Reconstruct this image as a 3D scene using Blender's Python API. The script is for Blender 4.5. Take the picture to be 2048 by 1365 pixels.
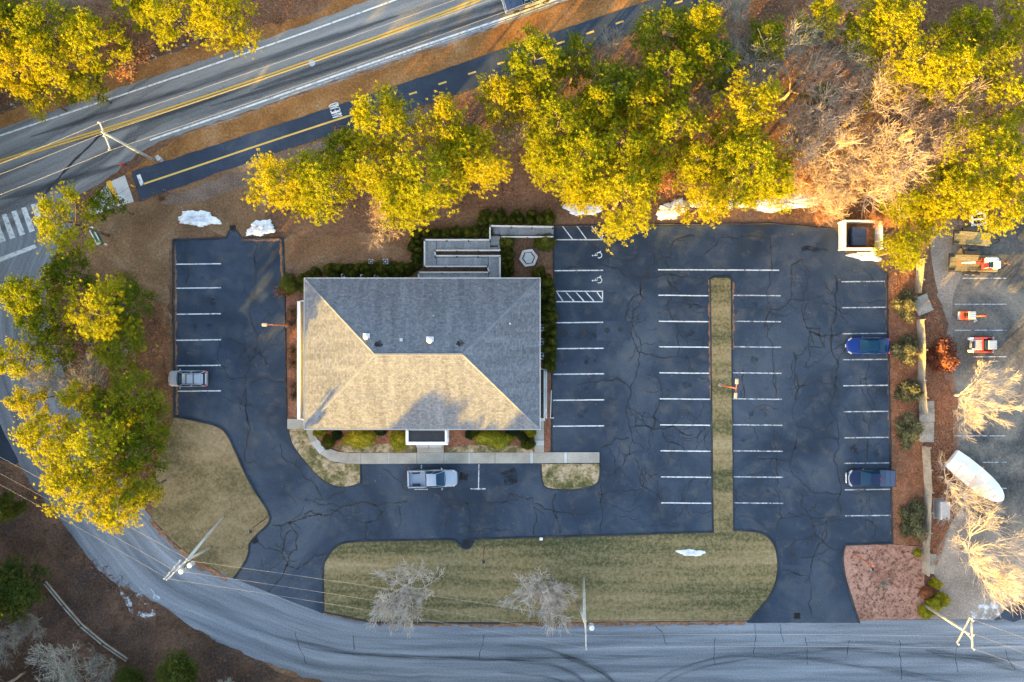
import bpy, math, random
from math import sin, cos, pi, radians, sqrt, atan2
from mathutils import Vector, Matrix
from mathutils.geometry import tessellate_polygon

for o in list(bpy.data.objects):
    bpy.data.objects.remove(o)
SC = bpy.context.scene
COL = SC.collection

# ------------------------------------------------------------ camera, sky, sun, exposure
CAM_H = 88.5            # the drone hovers 88.5 m up and looks straight down
PXM = 18.0              # photograph pixels per metre on the ground
cam = bpy.data.cameras.new('camera')
cam.sensor_width = 36.0
cam.lens = 36.0 * CAM_H / (2048 / PXM)
cam.clip_end = 2000
camo = bpy.data.objects.new('camera', cam)
camo.location = (0, 0, CAM_H)
COL.objects.link(camo)
SC.camera = camo

SUN_EL = radians(10.0)
SUN_AZ = radians(220)     # from the lower left of the picture, clockwise from +Y
w = bpy.data.worlds.new('World'); SC.world = w; w.use_nodes = True
nt = w.node_tree
sky = nt.nodes.new('ShaderNodeTexSky')
sky.sky_type = 'NISHITA'; sky.sun_disc = False
sky.sun_elevation = SUN_EL; sky.sun_rotation = SUN_AZ
sky.air_density = 1.0; sky.dust_density = 2.0; sky.ozone_density = 0.3
bg = nt.nodes['Background']
nt.links.new(sky.outputs[0], bg.inputs[0]); bg.inputs[1].default_value = 0.15

sl = bpy.data.lights.new('sun', 'SUN'); sl.energy = 5.0; sl.angle = radians(0.6)
sl.color = (1.0, 0.57, 0.05)
so = bpy.data.objects.new('sun', sl); COL.objects.link(so)
sdir = Vector((sin(SUN_AZ) * cos(SUN_EL), cos(SUN_AZ) * cos(SUN_EL), sin(SUN_EL)))
so.rotation_euler = sdir.to_track_quat('Z', 'Y').to_euler()
so.location = (-60, -60, 40)
SC.view_settings.view_transform = 'Standard'
SC.view_settings.look = 'None'
SC.view_settings.gamma = 1.0
SC.view_settings.exposure = 2.6
SC.render.engine = 'CYCLES'

# ------------------------------------------------------------ helpers
def P(px, py, z=0.0):
    """true place of what stands at photo pixel (px, py) at height z"""
    f = (1 - z / CAM_H) / PXM
    return Vector(((px - 1024) * f, (682.5 - py) * f, z))

def PP(pts, z=0.0):
    return [P(x, y, z) for x, y in pts]

def lin(h):
    h = h.lstrip('#'); out = []
    for i in (0, 2, 4):
        c = int(h[i:i + 2], 16) / 255
        out.append(c / 12.92 if c <= .04045 else ((c + .055) / 1.055) ** 2.4)
    return tuple(out)

class MB:
    """collects shapes that become one mesh object"""
    def __init__(s):
        s.v = []; s.f = []; s.mi = []; s.uv = None; s.cm = 0
    def add(s, vs, fs):
        n = len(s.v); s.v.extend([tuple(p) for p in vs])
        for f in fs:
            s.f.append(tuple(i + n for i in f)); s.mi.append(s.cm)
        return s
    def box(s, c, d, rz=0.0, tp=1.0, rx=0.0, ry=0.0):
        x, y, z = d[0] / 2, d[1] / 2, d[2] / 2
        m = Matrix.Translation(Vector(c)) @ Matrix.Rotation(rz, 4, 'Z') @ Matrix.Rotation(ry, 4, 'Y') @ Matrix.Rotation(rx, 4, 'X')
        vs = [m @ Vector(q) for q in ((-x, -y, -z), (x, -y, -z), (x, y, -z), (-x, y, -z),
              (-x * tp, -y * tp, z), (x * tp, -y * tp, z), (x * tp, y * tp, z), (-x * tp, y * tp, z))]
        return s.add(vs, [(3, 2, 1, 0), (4, 5, 6, 7), (0, 1, 5, 4), (1, 2, 6, 5), (2, 3, 7, 6), (3, 0, 4, 7)])
    def bbox(s, c, d, b=.02, rz=0.0, ry=0.0):
        """box with chamfered edges"""
        x, y, z = d[0] / 2, d[1] / 2, d[2] / 2
        b = min(b, x * .8, y * .8, z * .8)
        m = Matrix.Translation(Vector(c)) @ Matrix.Rotation(rz, 4, 'Z') @ Matrix.Rotation(ry, 4, 'Y')
        def ring(xx, yy, cc, zz):
            return [(-xx + cc, -yy, zz), (xx - cc, -yy, zz), (xx, -yy + cc, zz), (xx, yy - cc, zz),
                    (xx - cc, yy, zz), (-xx + cc, yy, zz), (-xx, yy - cc, zz), (-xx, -yy + cc, zz)]
        rs = [ring(x - b, y - b, b * .6, -z), ring(x, y, b, -z + b), ring(x, y, b, z - b), ring(x - b, y - b, b * .6, z)]
        return s.loft([[m @ Vector(p) for p in r] for r in rs])
    def loft(s, rings, cap=True, closed=True):
        n = len(rings[0]); vs = []; fs = []
        for r in rings: vs.extend(r)
        for k in range(len(rings) - 1):
            for i in range(n if closed else n - 1):
                j = (i + 1) % n
                fs.append((k * n + i, k * n + j, (k + 1) * n + j, (k + 1) * n + i))
        if cap:
            fs.append(tuple(reversed(range(n))))
            fs.append(tuple((len(rings) - 1) * n + i for i in range(n)))
        return s.add(vs, fs)
    def tube(s, pts, rad, n=6, cap=True):
        pts = [Vector(p) for p in pts]
        if not hasattr(rad, '__len__'): rad = [rad] * len(pts)
        rings = []
        for i, p in enumerate(pts):
            d = (pts[min(i + 1, len(pts) - 1)] - pts[max(i - 1, 0)])
            if d.length < 1e-6: d = Vector((0, 0, 1))
            d.normalize()
            a = d.cross(Vector((0, 0, 1)))
            if a.length < .05: a = d.cross(Vector((1, 0, 0)))
            a.normalize(); b = d.cross(a)
            rings.append([p + (a * cos(2 * pi * k / n) + b * sin(2 * pi * k / n)) * rad[i] for k in range(n)])
        return s.loft(rings, cap)
    def cyl(s, c, r, h, n=12, r2=None, axis='Z'):
        r2 = r if r2 is None else r2
        c = Vector(c); e = {'X': Vector((1, 0, 0)), 'Y': Vector((0, 1, 0)), 'Z': Vector((0, 0, 1))}[axis]
        a = Vector((0, 1, 0)) if axis == 'X' else Vector((1, 0, 0)); b = e.cross(a)
        rings = [[c + e * (k * h) + (a * cos(2 * pi * i / n) + b * sin(2 * pi * i / n)) * rr for i in range(n)] for k, rr in ((-.5, r), (.5, r2))]
        return s.loft(rings)
    def sheet(s, pts, z):
        vs = [Vector((p[0], p[1], z)) for p in pts]
        tr = tessellate_polygon([vs])
        fs = []
        for a, b, c in tr:
            n = (vs[b] - vs[a]).cross(vs[c] - vs[a])
            fs.append((a, b, c) if n.z > 0 else (a, c, b))
        return s.add(vs, fs)
    def prism(s, pts, z0, z1):
        s.sheet(pts, z1)
        n = len(pts); ar = sum(pts[i][0] * pts[(i + 1) % n][1] - pts[(i + 1) % n][0] * pts[i][1] for i in range(n))
        q = list(pts) if ar > 0 else list(reversed(pts))
        vs = [(p[0], p[1], z0) for p in q] + [(p[0], p[1], z1) for p in q]
        return s.add(vs, [(i, (i + 1) % n, n + (i + 1) % n, n + i) for i in range(n)])
    def ribbon(s, pts, wd, z):
        """flat strip along a polyline"""
        if not hasattr(wd, '__len__'): wd = [wd] * len(pts)
        vs = []; fs = []
        for i, p in enumerate(pts):
            a = pts[max(i - 1, 0)]; b = pts[min(i + 1, len(pts) - 1)]
            d = Vector((b[0] - a[0], b[1] - a[1])); d = d.normalized() if d.length > 1e-9 else Vector((1, 0))
            nx, ny = -d.y * wd[i] / 2, d.x * wd[i] / 2
            vs += [(p[0] - nx, p[1] - ny, z), (p[0] + nx, p[1] + ny, z)]
        for i in range(len(pts) - 1):
            fs.append((2 * i, 2 * i + 2, 2 * i + 3, 2 * i + 1))
        return s.add(vs, fs)
    def strip(s, A, B, z):
        """sheet between two edge polylines of the same count, with UV in metres"""
        if s.uv is None: s.uv = []
        n = len(A); u = 0.0; us = [0.0]
        for i in range(1, n):
            m0 = ((A[i][0] + B[i][0]) / 2, (A[i][1] + B[i][1]) / 2); m1 = ((A[i - 1][0] + B[i - 1][0]) / 2, (A[i - 1][1] + B[i - 1][1]) / 2)
            u += math.hypot(m0[0] - m1[0], m0[1] - m1[1]); us.append(u)
        vs = []; fs = []
        for i in range(n):
            vs += [(A[i][0], A[i][1], z), (B[i][0], B[i][1], z)]
        for i in range(n - 1):
            w0 = math.hypot(A[i][0] - B[i][0], A[i][1] - B[i][1]); w1 = math.hypot(A[i + 1][0] - B[i + 1][0], A[i + 1][1] - B[i + 1][1])
            q = (2 * i, 2 * i + 1, 2 * i + 3, 2 * i + 2); t = [(us[i], 0), (us[i], w0), (us[i + 1], w1), (us[i + 1], 0)]
            e1 = Vector(vs[q[1]]) - Vector(vs[q[0]]); e2 = Vector(vs[q[2]]) - Vector(vs[q[0]])
            if e1.cross(e2).z < 0: q = q[::-1]; t = t[::-1]
            fs.append(q); s.uv.append(t)
        return s.add(vs, fs)
    def mesh(s, name, mats, smooth=False):
        me = bpy.data.meshes.new(name)
        me.from_pydata(s.v, [], s.f)
        if not isinstance(mats, (list, tuple)): mats = [mats]
        for m in mats: me.materials.append(m)
        if any(s.mi): me.polygons.foreach_set('material_index', s.mi)
        if s.uv is not None and len(s.uv) == len(s.f):
            ul = me.uv_layers.new(name='UVMap'); k = 0
            for t in s.uv:
                for q in t: ul.data[k].uv = q; k += 1
        if smooth: me.polygons.foreach_set('use_smooth', [True] * len(me.polygons))
        me.update()
        return me
    def build(s, name, mats, parent=None, smooth=False, loc=None, rz=0.0):
        o = bpy.data.objects.new(name, s.mesh(name, mats, smooth))
        COL.objects.link(o)
        if parent: o.parent = parent
        if loc is not None: o.location = loc
        o.rotation_euler.z = rz
        return o

def tag(o, label=None, cat=None, group=None, kind=None):
    if label: o['label'] = label
    if cat: o['category'] = cat
    if group: o['group'] = group
    if kind: o['kind'] = kind
    return o
def thing(name, label, cat, loc=(0, 0, 0), rz=0.0, group=None):
    o = bpy.data.objects.new(name, None); COL.objects.link(o)
    o.empty_display_size = .3
    o.location = loc; o.rotation_euler.z = rz
    return tag(o, label, cat, group)
def inst(me, name, parent=None, loc=(0, 0, 0), rz=0.0, sc=(1, 1, 1)):
    o = bpy.data.objects.new(name, me); COL.objects.link(o)
    o.parent = parent; o.location = loc; o.rotation_euler.z = rz; o.scale = sc
    return o

def crom(pts, n=6, closed=False):
    """smooth curve through points"""
    out = []; N = len(pts)
    rng = range(N if closed else N - 1)
    for i in rng:
        if closed: p0, p1, p2, p3 = pts[(i - 1) % N], pts[i], pts[(i + 1) % N], pts[(i + 2) % N]
        else: p0, p1, p2, p3 = pts[max(i - 1, 0)], pts[i], pts[i + 1], pts[min(i + 2, N - 1)]
        for k in range(n):
            t = k / n
            out.append(tuple(.5 * (2 * p1[j] + (p2[j] - p0[j]) * t + (2 * p0[j] - 5 * p1[j] + 4 * p2[j] - p3[j]) * t * t + (3 * p1[j] - p0[j] - 3 * p2[j] + p3[j]) * t ** 3) for j in (0, 1)))
    if not closed: out.append(tuple(pts[-1][:2]))
    return out
def rough(pts, step, amp, rng, closed=True):
    """subdivide a polyline and make its edge ragged"""
    out = []; N = len(pts)
    for i in range(N if closed else N - 1):
        a = pts[i]; b = pts[(i + 1) % N]; L = math.hypot(b[0] - a[0], b[1] - a[1]); k = max(1, int(L / step))
        for j in range(k):
            t = j / k; e = 0 if (j == 0) else 1
            out.append((a[0] + (b[0] - a[0]) * t + rng.uniform(-amp, amp) * e, a[1] + (b[1] - a[1]) * t + rng.uniform(-amp, amp) * e))
    if not closed: out.append(tuple(pts[-1][:2]))
    return out
def resample(pts, n):
    L = [0]
    for i in range(1, len(pts)): L.append(L[-1] + math.hypot(pts[i][0] - pts[i - 1][0], pts[i][1] - pts[i - 1][1]))
    out = []
    for k in range(n):
        t = L[-1] * k / (n - 1); i = 1
        while i < len(L) - 1 and L[i] < t: i += 1
        f = (t - L[i - 1]) / max(1e-9, L[i] - L[i - 1]); f = min(1, max(0, f))
        out.append((pts[i - 1][0] + (pts[i][0] - pts[i - 1][0]) * f, pts[i - 1][1] + (pts[i][1] - pts[i - 1][1]) * f))
    return out
def inside(p, poly):
    x, y = p[0], p[1]; r = False; j = len(poly) - 1
    for i in range(len(poly)):
        if (poly[i][1] > y) != (poly[j][1] > y) and x < (poly[j][0] - poly[i][0]) * (y - poly[i][1]) / (poly[j][1] - poly[i][1]) + poly[i][0]: r = not r
        j = i
    return r

# ------------------------------------------------------------ materials
def base_mat(name):
    m = bpy.data.materials.new(name); m.use_nodes = True
    n = m.node_tree; b = n.nodes['Principled BSDF']
    return m, n, b
def plain(name, col, r=.6, metal=0.0, spec=.5, coat=0.0, var=.0, vs=3.0, rnd=0.0):
    """paint-like material with slight mottling"""
    m, n, b = base_mat(name)
    b.inputs['Roughness'].default_value = r; b.inputs['Metallic'].default_value = metal
    b.inputs['Specular IOR Level'].default_value = spec; b.inputs['Coat Weight'].default_value = coat
    b.inputs['Coat Roughness'].default_value = .05
    if var or rnd:
        tc = n.nodes.new('ShaderNodeTexCoord'); no = n.nodes.new('ShaderNodeTexNoise')
        no.inputs['Scale'].default_value = vs; no.inputs['Detail'].default_value = 6
        n.links.new(tc.outputs['Object'], no.inputs['Vector'])
        mr = n.nodes.new('ShaderNodeMapRange'); mr.inputs[1].default_value = .3; mr.inputs[2].default_value = .7
        mr.inputs[3].default_value = 1 - var; mr.inputs[4].default_value = 1 + var
        n.links.new(no.outputs['Fac'], mr.inputs[0])
        hs = n.nodes.new('ShaderNodeHueSaturation'); hs.inputs['Color'].default_value = (*col, 1)
        n.links.new(mr.outputs[0], hs.inputs['Value'])
        if rnd:
            oi = n.nodes.new('ShaderNodeObjectInfo'); m2 = n.nodes.new('ShaderNodeMapRange')
            m2.inputs[3].default_value = .5 - rnd; m2.inputs[4].default_value = .5 + rnd
            n.links.new(oi.outputs['Random'], m2.inputs[0]); n.links.new(m2.outputs[0], hs.inputs['Hue'])
        n.links.new(hs.outputs[0], b.inputs['Base Color'])
    else:
        b.inputs['Base Color'].default_value = (*col, 1)
    return m
def surf(name, stops, big=.15, fine=4.0, mix=.45, r=.9, bump=.3, stretch=None, uv=False, spec=.3, bd=.03, dist=0.0, con=1.7):
    """ground-like material: two scales of noise through a colour ramp"""
    m, n, b = base_mat(name)
    b.inputs['Roughness'].default_value = r; b.inputs['Specular IOR Level'].default_value = spec
    tc = n.nodes.new('ShaderNodeTexCoord'); out = tc.outputs['UV'] if uv else tc.outputs['Object']
    if stretch:
        mp = n.nodes.new('ShaderNodeMapping'); mp.inputs['Scale'].default_value = stretch
        n.links.new(out, mp.inputs['Vector']); o2 = mp.outputs[0]
    else: o2 = out
    a = n.nodes.new('ShaderNodeTexNoise'); a.inputs['Scale'].default_value = big; a.inputs['Detail'].default_value = 8; a.inputs['Roughness'].default_value = .62
    a.inputs['Distortion'].default_value = dist
    f = n.nodes.new('ShaderNodeTexNoise'); f.inputs['Scale'].default_value = fine; f.inputs['Detail'].default_value = 8; f.inputs['Roughness'].default_value = .7
    n.links.new(o2, a.inputs['Vector']); n.links.new(out, f.inputs['Vector'])
    mx = n.nodes.new('ShaderNodeMix'); mx.inputs[0].default_value = mix
    n.links.new(a.outputs['Fac'], mx.inputs[2]); n.links.new(f.outputs['Fac'], mx.inputs[3])
    cr = n.nodes.new('ShaderNodeValToRGB'); e = cr.color_ramp.elements
    e[0].position = stops[0][0]; e[0].color = (*stops[0][1], 1); e[1].position = stops[-1][0]; e[1].color = (*stops[-1][1], 1)
    for p, c in stops[1:-1]:
        q = e.new(p); q.color = (*c, 1)
    ct = n.nodes.new('ShaderNodeMapRange'); ct.inputs[1].default_value = .5 - .5 / con; ct.inputs[2].default_value = .5 + .5 / con
    n.links.new(mx.outputs[0], ct.inputs[0]); n.links.new(ct.outputs[0], cr.inputs[0]); n.links.new(cr.outputs[0], b.inputs['Base Color'])
    if bump:
        bp = n.nodes.new('ShaderNodeBump'); bp.inputs['Strength'].default_value = bump; bp.inputs['Distance'].default_value = bd
        n.links.new(f.outputs['Fac'], bp.inputs['Height']); n.links.new(bp.outputs[0], b.inputs['Normal'])
    return m
def leafmat(name, c1, c2, rnd=.02, r=.55, trans=.25, scale=1.2):
    """foliage: mottled per clump and per tree, a little light passes through"""
    m, n, b = base_mat(name)
    b.inputs['Roughness'].default_value = r; b.inputs['Specular IOR Level'].default_value = .2
    tc = n.nodes.new('ShaderNodeTexCoord'); no = n.nodes.new('ShaderNodeTexNoise')
    no.inputs['Scale'].default_value = scale; no.inputs['Detail'].default_value = 5
    n.links.new(tc.outputs['Object'], no.inputs['Vector'])
    cr = n.nodes.new('ShaderNodeValToRGB'); cr.color_ramp.elements[0].position = .32; cr.color_ramp.elements[1].position = .68
    cr.color_ramp.elements[0].color = (*c1, 1); cr.color_ramp.elements[1].color = (*c2, 1)
    n.links.new(no.outputs['Fac'], cr.inputs[0])
    oi = n.nodes.new('ShaderNodeObjectInfo'); m2 = n.nodes.new('ShaderNodeMapRange')
    m2.inputs[3].default_value = .5 - rnd; m2.inputs[4].default_value = .5 + rnd
    n.links.new(oi.outputs['Random'], m2.inputs[0])
    m3 = n.nodes.new('ShaderNodeMapRange'); m3.inputs[3].default_value = 1.2; m3.inputs[4].default_value = .78
    n.links.new(oi.outputs['Random'], m3.inputs[0])
    hs = n.nodes.new('ShaderNodeHueSaturation')
    n.links.new(cr.outputs[0], hs.inputs['Color']); n.links.new(m2.outputs[0], hs.inputs['Hue']); n.links.new(m3.outputs[0], hs.inputs['Value'])
    n.links.new(hs.outputs[0], b.inputs['Base Color'])
    if trans:
        tr = n.nodes.new('ShaderNodeBsdfTranslucent'); mixs = n.nodes.new('ShaderNodeMixShader'); mixs.inputs[0].default_value = trans
        n.links.new(hs.outputs[0], tr.inputs[0]); n.links.new(b.outputs[0], mixs.inputs[1]); n.links.new(tr.outputs[0], mixs.inputs[2])
        n.links.new(mixs.outputs[0], n.nodes['Material Output'].inputs[0])
    return m
def worn(name, col, lo=.35, hi=.6, scale=3.0, under=None, r=.7):
    """paint worn through to the surface below"""
    m, n, b = base_mat(name)
    b.inputs['Roughness'].default_value = r; b.inputs['Specular IOR Level'].default_value = .3
    tc = n.nodes.new('ShaderNodeTexCoord'); no = n.nodes.new('ShaderNodeTexNoise')
    no.inputs['Scale'].default_value = scale; no.inputs['Detail'].default_value = 10; no.inputs['Roughness'].default_value = .75
    n.links.new(tc.outputs['Object'], no.inputs['Vector'])
    cr = n.nodes.new('ShaderNodeValToRGB'); e = cr.color_ramp.elements
    e[0].position = lo; e[0].color = (*(under or (.05, .06, .08)), 1); e[1].position = hi; e[1].color = (*col, 1)
    n.links.new(no.outputs['Fac'], cr.inputs[0]); n.links.new(cr.outputs[0], b.inputs['Base Color'])
    return m
def stain(name, col, lo, hi, scale, stretch=None, uv=False, top=.8):
    """soft-edged dark or light stain lying on the paving"""
    m, n, b = base_mat(name)
    b.inputs['Base Color'].default_value = (*col, 1); b.inputs['Roughness'].default_value = .85; b.inputs['Specular IOR Level'].default_value = .3
    tc = n.nodes.new('ShaderNodeTexCoord'); no = n.nodes.new('ShaderNodeTexNoise')
    no.inputs['Scale'].default_value = scale; no.inputs['Detail'].default_value = 8; no.inputs['Roughness'].default_value = .65
    o = tc.outputs['UV'] if uv else tc.outputs['Object']
    if stretch:
        mp = n.nodes.new('ShaderNodeMapping'); mp.inputs['Scale'].default_value = stretch
        n.links.new(o, mp.inputs['Vector']); o = mp.outputs[0]
    n.links.new(o, no.inputs['Vector'])
    mr = n.nodes.new('ShaderNodeMapRange'); mr.inputs[1].default_value = lo; mr.inputs[2].default_value = hi; mr.inputs[4].default_value = top
    n.links.new(no.outputs['Fac'], mr.inputs[0]); fac = mr.outputs[0]
    if uv:      # fade towards the edges of the strip, v runs 0..1
        sx = n.nodes.new('ShaderNodeSeparateXYZ'); n.links.new(tc.outputs['UV'], sx.inputs[0])
        pg = n.nodes.new('ShaderNodeMath'); pg.operation = 'PINGPONG'; pg.inputs[1].default_value = .5
        n.links.new(sx.outputs[1], pg.inputs[0])
        m2 = n.nodes.new('ShaderNodeMapRange'); m2.inputs[2].default_value = .4; m2.interpolation_type = 'SMOOTHSTEP'
        n.links.new(pg.outputs[0], m2.inputs[0])
        ml = n.nodes.new('ShaderNodeMath'); ml.operation = 'MULTIPLY'
        n.links.new(fac, ml.inputs[0]); n.links.new(m2.outputs[0], ml.inputs[1]); fac = ml.outputs[0]
    n.links.new(fac, b.inputs['Alpha'])
    return m

G = {}
G['litter'] = surf('leaf_litter', [(.24, (.04, .023, .016)), (.40, (.10, .055, .034)), (.52, (.165, .088, .05)), (.62, (.20, .115, .07)), (.78, (.33, .215, .145))], big=.09, fine=3.2, mix=.5, bump=.8, bd=.08)
G['lot'] = surf('sealed_asphalt', [(.2, (.013, .023, .042)), (.42, (.020, .035, .060)), (.56, (.031, .048, .077)), (.82, (.062, .080, .108))], big=.11, fine=5, mix=.22, r=.75, bump=.15, bd=.01, dist=.6, con=2.3)
G['road'] = surf('worn_asphalt', [(.3, (.10, .115, .14)), (.46, (.165, .185, .215)), (.56, (.215, .235, .27)), (.72, (.30, .325, .365))], big=.9, fine=6, mix=.38, r=.85, bump=.2, bd=.01, stretch=(.05, 1, 1), uv=True)
G['highway'] = surf('highway_asphalt', [(.3, (.065, .070, .078)), (.43, (.125, .13, .138)), (.52, (.18, .185, .19)), (.7, (.26, .262, .262))], big=.55, fine=6, mix=.33, r=.85, bump=.2, bd=.01, stretch=(.03, 1, 1), uv=True)
G['path'] = surf('path_asphalt', [(.3, (.018, .028, .050)), (.5, (.028, .042, .070)), (.7, (.052, .071, .105))], big=.15, fine=6, mix=.35, r=.8, bump=.15, bd=.01)
G['oldlot'] = surf('faded_asphalt', [(.3, (.035, .036, .040)), (.45, (.088, .085, .082)), (.55, (.15, .135, .118)), (.7, (.25, .215, .175))], big=.12, fine=4, mix=.3, r=.85, bump=.2, bd=.01, dist=.8)
G['lawn'] = surf('winter_lawn', [(.22, (.05, .056, .024)), (.36, (.10, .092, .040)), (.47, (.18, .143, .066)), (.60, (.25, .19, .095)), (.80, (.34, .26, .15))], big=.22, fine=3.5, mix=.42, bump=.7, bd=.05, stretch=(.10, 1.5, 1), con=2.6)
G['drylawn'] = surf('dry_tan_lawn', [(.2, (.075, .068, .03)), (.38, (.15, .115, .055)), (.5, (.215, .16, .082)), (.62, (.26, .19, .105)), (.8, (.35, .26, .16))], big=.25, fine=3.5, mix=.42, bump=.7, bd=.05, stretch=(.5, .9, 1), con=2.3)
G['patchy'] = surf('patchy_grass', [(.3, (.06, .065, .022)), (.44, (.13, .115, .045)), (.52, (.26, .20, .105)), (.6, (.38, .29, .19)), (.74, (.5, .39, .29))], big=.6, fine=3.5, mix=.4, bump=.6, bd=.05)
G['thatch'] = surf('brown_thatch', [(.22, (.09, .055, .028)), (.44, (.165, .095, .048)), (.56, (.205, .125, .066)), (.78, (.33, .225, .14))], big=.16, fine=4, mix=.45, bump=.7, bd=.06, con=2.4, dist=.5)
G['orange'] = surf('needle_strip', [(.3, (.13, .055, .018)), (.48, (.23, .105, .03)), (.58, (.28, .14, .05)), (.74, (.36, .23, .13))], big=.25, fine=4, mix=.5, bump=.6, bd=.05)
G['mulch'] = surf('pinkish_mulch', [(.3, (.16, .075, .05)), (.46, (.30, .155, .11)), (.56, (.37, .20, .15)), (.74, (.46, .29, .22))], big=.3, fine=4, mix=.6, bump=.7, bd=.05)
G['redmulch'] = surf('red_mulch', [(.3, (.09, .035, .02)), (.5, (.20, .085, .05)), (.74, (.33, .17, .11))], big=.4, fine=5, mix=.6, bump=.7, bd=.05)
G['darklitter'] = surf('dark_litter', [(.22, (.028, .021, .019)), (.42, (.066, .044, .035)), (.56, (.125, .072, .047)), (.78, (.22, .125, .08))], big=.14, fine=3.5, mix=.45, bump=.8, bd=.08, con=2.3)
G['sand'] = surf('sandy_gravel', [(.3, (.13, .11, .095)), (.5, (.24, .205, .175)), (.74, (.40, .35, .30))], big=.2, fine=5, mix=.5, bump=.5, bd=.04)
G['gravel'] = surf('gravel_strip', [(.3, (.08, .055, .042)), (.5, (.15, .108, .082)), (.74, (.27, .215, .18))], big=.5, fine=7, mix=.7, bump=.8, bd=.05)
G['concrete'] = surf('concrete', [(.3, (.25, .23, .195)), (.5, (.32, .30, .26)), (.72, (.41, .385, .34))], big=.5, fine=8, mix=.4, r=.85, bump=.15, bd=.01)
G['newconc'] = surf('pale_concrete', [(.3, (.34, .35, .36)), (.72, (.52, .53, .53))], big=.5, fine=8, mix=.4, r=.85, bump=.1, bd=.01)
G['kerb'] = surf('asphalt_berm', [(.3, (.014, .018, .026)), (.55, (.028, .034, .045)), (.72, (.065, .062, .06))], big=.4, fine=5, mix=.4, r=.8, bump=.3, bd=.02)
G['leafedge'] = surf('leaf_drift', [(.3, (.10, .05, .028)), (.5, (.22, .11, .06)), (.72, (.36, .21, .13))], big=1.0, fine=6, mix=.6, bump=.8, bd=.05)
G['white'] = worn('white_road_paint', (.64, .66, .68), .33, .50, 2.5, (.10, .115, .14))
G['oldwhite'] = worn('scuffed_white_paint', (.52, .54, .57), .38, .56, 2.2, (.05, .06, .08))
G['yellow'] = worn('yellow_road_paint', (.62, .36, .03), .28, .40, 3.0, (.14, .13, .12))
G['paleyellow'] = worn('faded_yellow_paint', (.60, .40, .10), .28, .40, 3.0, (.10, .09, .08))
G['crack'] = plain('crack_filler', (.008, .010, .014), .7)
G['snow'] = surf('old_snow', [(.2, (.30, .27, .24)), (.34, (.58, .59, .62)), (.5, (.74, .76, .79)), (.75, (.86, .88, .90))], big=.8, fine=3.5, mix=.5, r=.7, bump=.5, bd=.1)
G['shingle'] = None
G['bark'] = surf('pine_bark', [(.3, (.05, .035, .025)), (.5, (.13, .10, .08)), (.72, (.26, .21, .17))], big=1.0, fine=6, mix=.5, bump=.8, bd=.03)
G['palebark'] = surf('grey_bark', [(.3, (.30, .22, .16)), (.5, (.42, .32, .245)), (.72, (.52, .42, .335))], big=.8, fine=5, mix=.5, bump=.5, bd=.02)
G['greybark'] = surf('lichen_bark', [(.3, (.20, .19, .16)), (.5, (.30, .28, .235)), (.72, (.41, .385, .325))], big=.8, fine=5, mix=.5, bump=.5, bd=.02)
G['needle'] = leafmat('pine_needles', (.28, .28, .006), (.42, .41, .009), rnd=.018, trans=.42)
G['needlemid'] = leafmat('green_shaded_needles', (.14, .175, .008), (.24, .27, .010), rnd=.02, trans=.38)  # darker copy of the needles: greener pines, and shade painted into shaded ones
G['needledark'] = leafmat('dark_pine_needles', (.05, .072, .010), (.10, .112, .012), rnd=.015)
G['yew'] = leafmat('yew_foliage', (.06, .078, .010), (.12, .125, .014), rnd=.01, scale=2.5)
G['juniper'] = leafmat('juniper_foliage', (.08, .085, .04), (.19, .18, .095), rnd=.012, scale=2.5)
G['boxwood'] = leafmat('yellow_green_foliage', (.17, .18, .010), (.34, .31, .018), rnd=.012, scale=2.5)
G['holly'] = leafmat('dark_shrub_foliage', (.03, .05, .018), (.055, .075, .022), rnd=.01, scale=2.5)
G['oakleaf'] = leafmat('dry_oak_leaves', (.22, .09, .035), (.40, .19, .09), rnd=.012, scale=1.5, trans=.15)
G['redleaf'] = leafmat('rusty_leaves', (.13, .045, .022), (.24, .09, .036), rnd=.01, scale=1.5, trans=.15)
G['drybrush'] = leafmat('dry_brown_shrub', (.10, .055, .035), (.19, .11, .07), rnd=.01, scale=2.0, trans=.1)
G['wood'] = surf('weathered_wood', [(.3, (.17, .15, .125)), (.5, (.29, .265, .23)), (.72, (.42, .39, .345))], big=.5, fine=5, mix=.5, r=.85, bump=.3, bd=.01)
G['deck'] = surf('grey_deck_boards', [(.3, (.25, .27, .30)), (.5, (.36, .385, .42)), (.72, (.50, .525, .55))], big=.6, fine=6, mix=.5, r=.8, bump=.2, bd=.01, stretch=(3, .4, 1))
G['deckrail'] = surf('grey_deck_rail', [(.3, (.40, .41, .42)), (.72, (.60, .62, .63))], big=.8, fine=6, mix=.5, r=.7, bump=.1, bd=.01)
G['timber'] = surf('dark_timber', [(.3, (.03, .024, .02)), (.5, (.07, .055, .046)), (.72, (.14, .115, .10))], big=.8, fine=6, mix=.5, bump=.3, bd=.01)
G['polewood'] = surf('pole_wood', [(.3, (.30, .29, .26)), (.5, (.42, .41, .38)), (.72, (.55, .54, .50))], big=.7, fine=5, mix=.5, r=.85, bump=.3, bd=.02)
G['trim'] = plain('white_trim', (.74, .74, .74), .5, var=.06, vs=2)
G['black'] = plain('black_rubber', (.012, .012, .013), .8, var=.2, vs=6)
G['dark'] = plain('dark_metal', (.03, .032, .036), .5, .3, var=.15, vs=5)
G['steel'] = plain('galvanised_steel', (.48, .50, .52), .45, .6, var=.12, vs=5)
G['grille'] = plain('cast_iron', (.02, .021, .023), .6, .5, var=.2, vs=8)
G['glass'] = plain('car_glass', (.006, .035, .075), .05, 0, .22)  # blue of the reflected sky is put into the base colour
G['lamp'] = plain('clear_lens', (.42, .44, .46), .15, 0, .5, .3)
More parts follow.
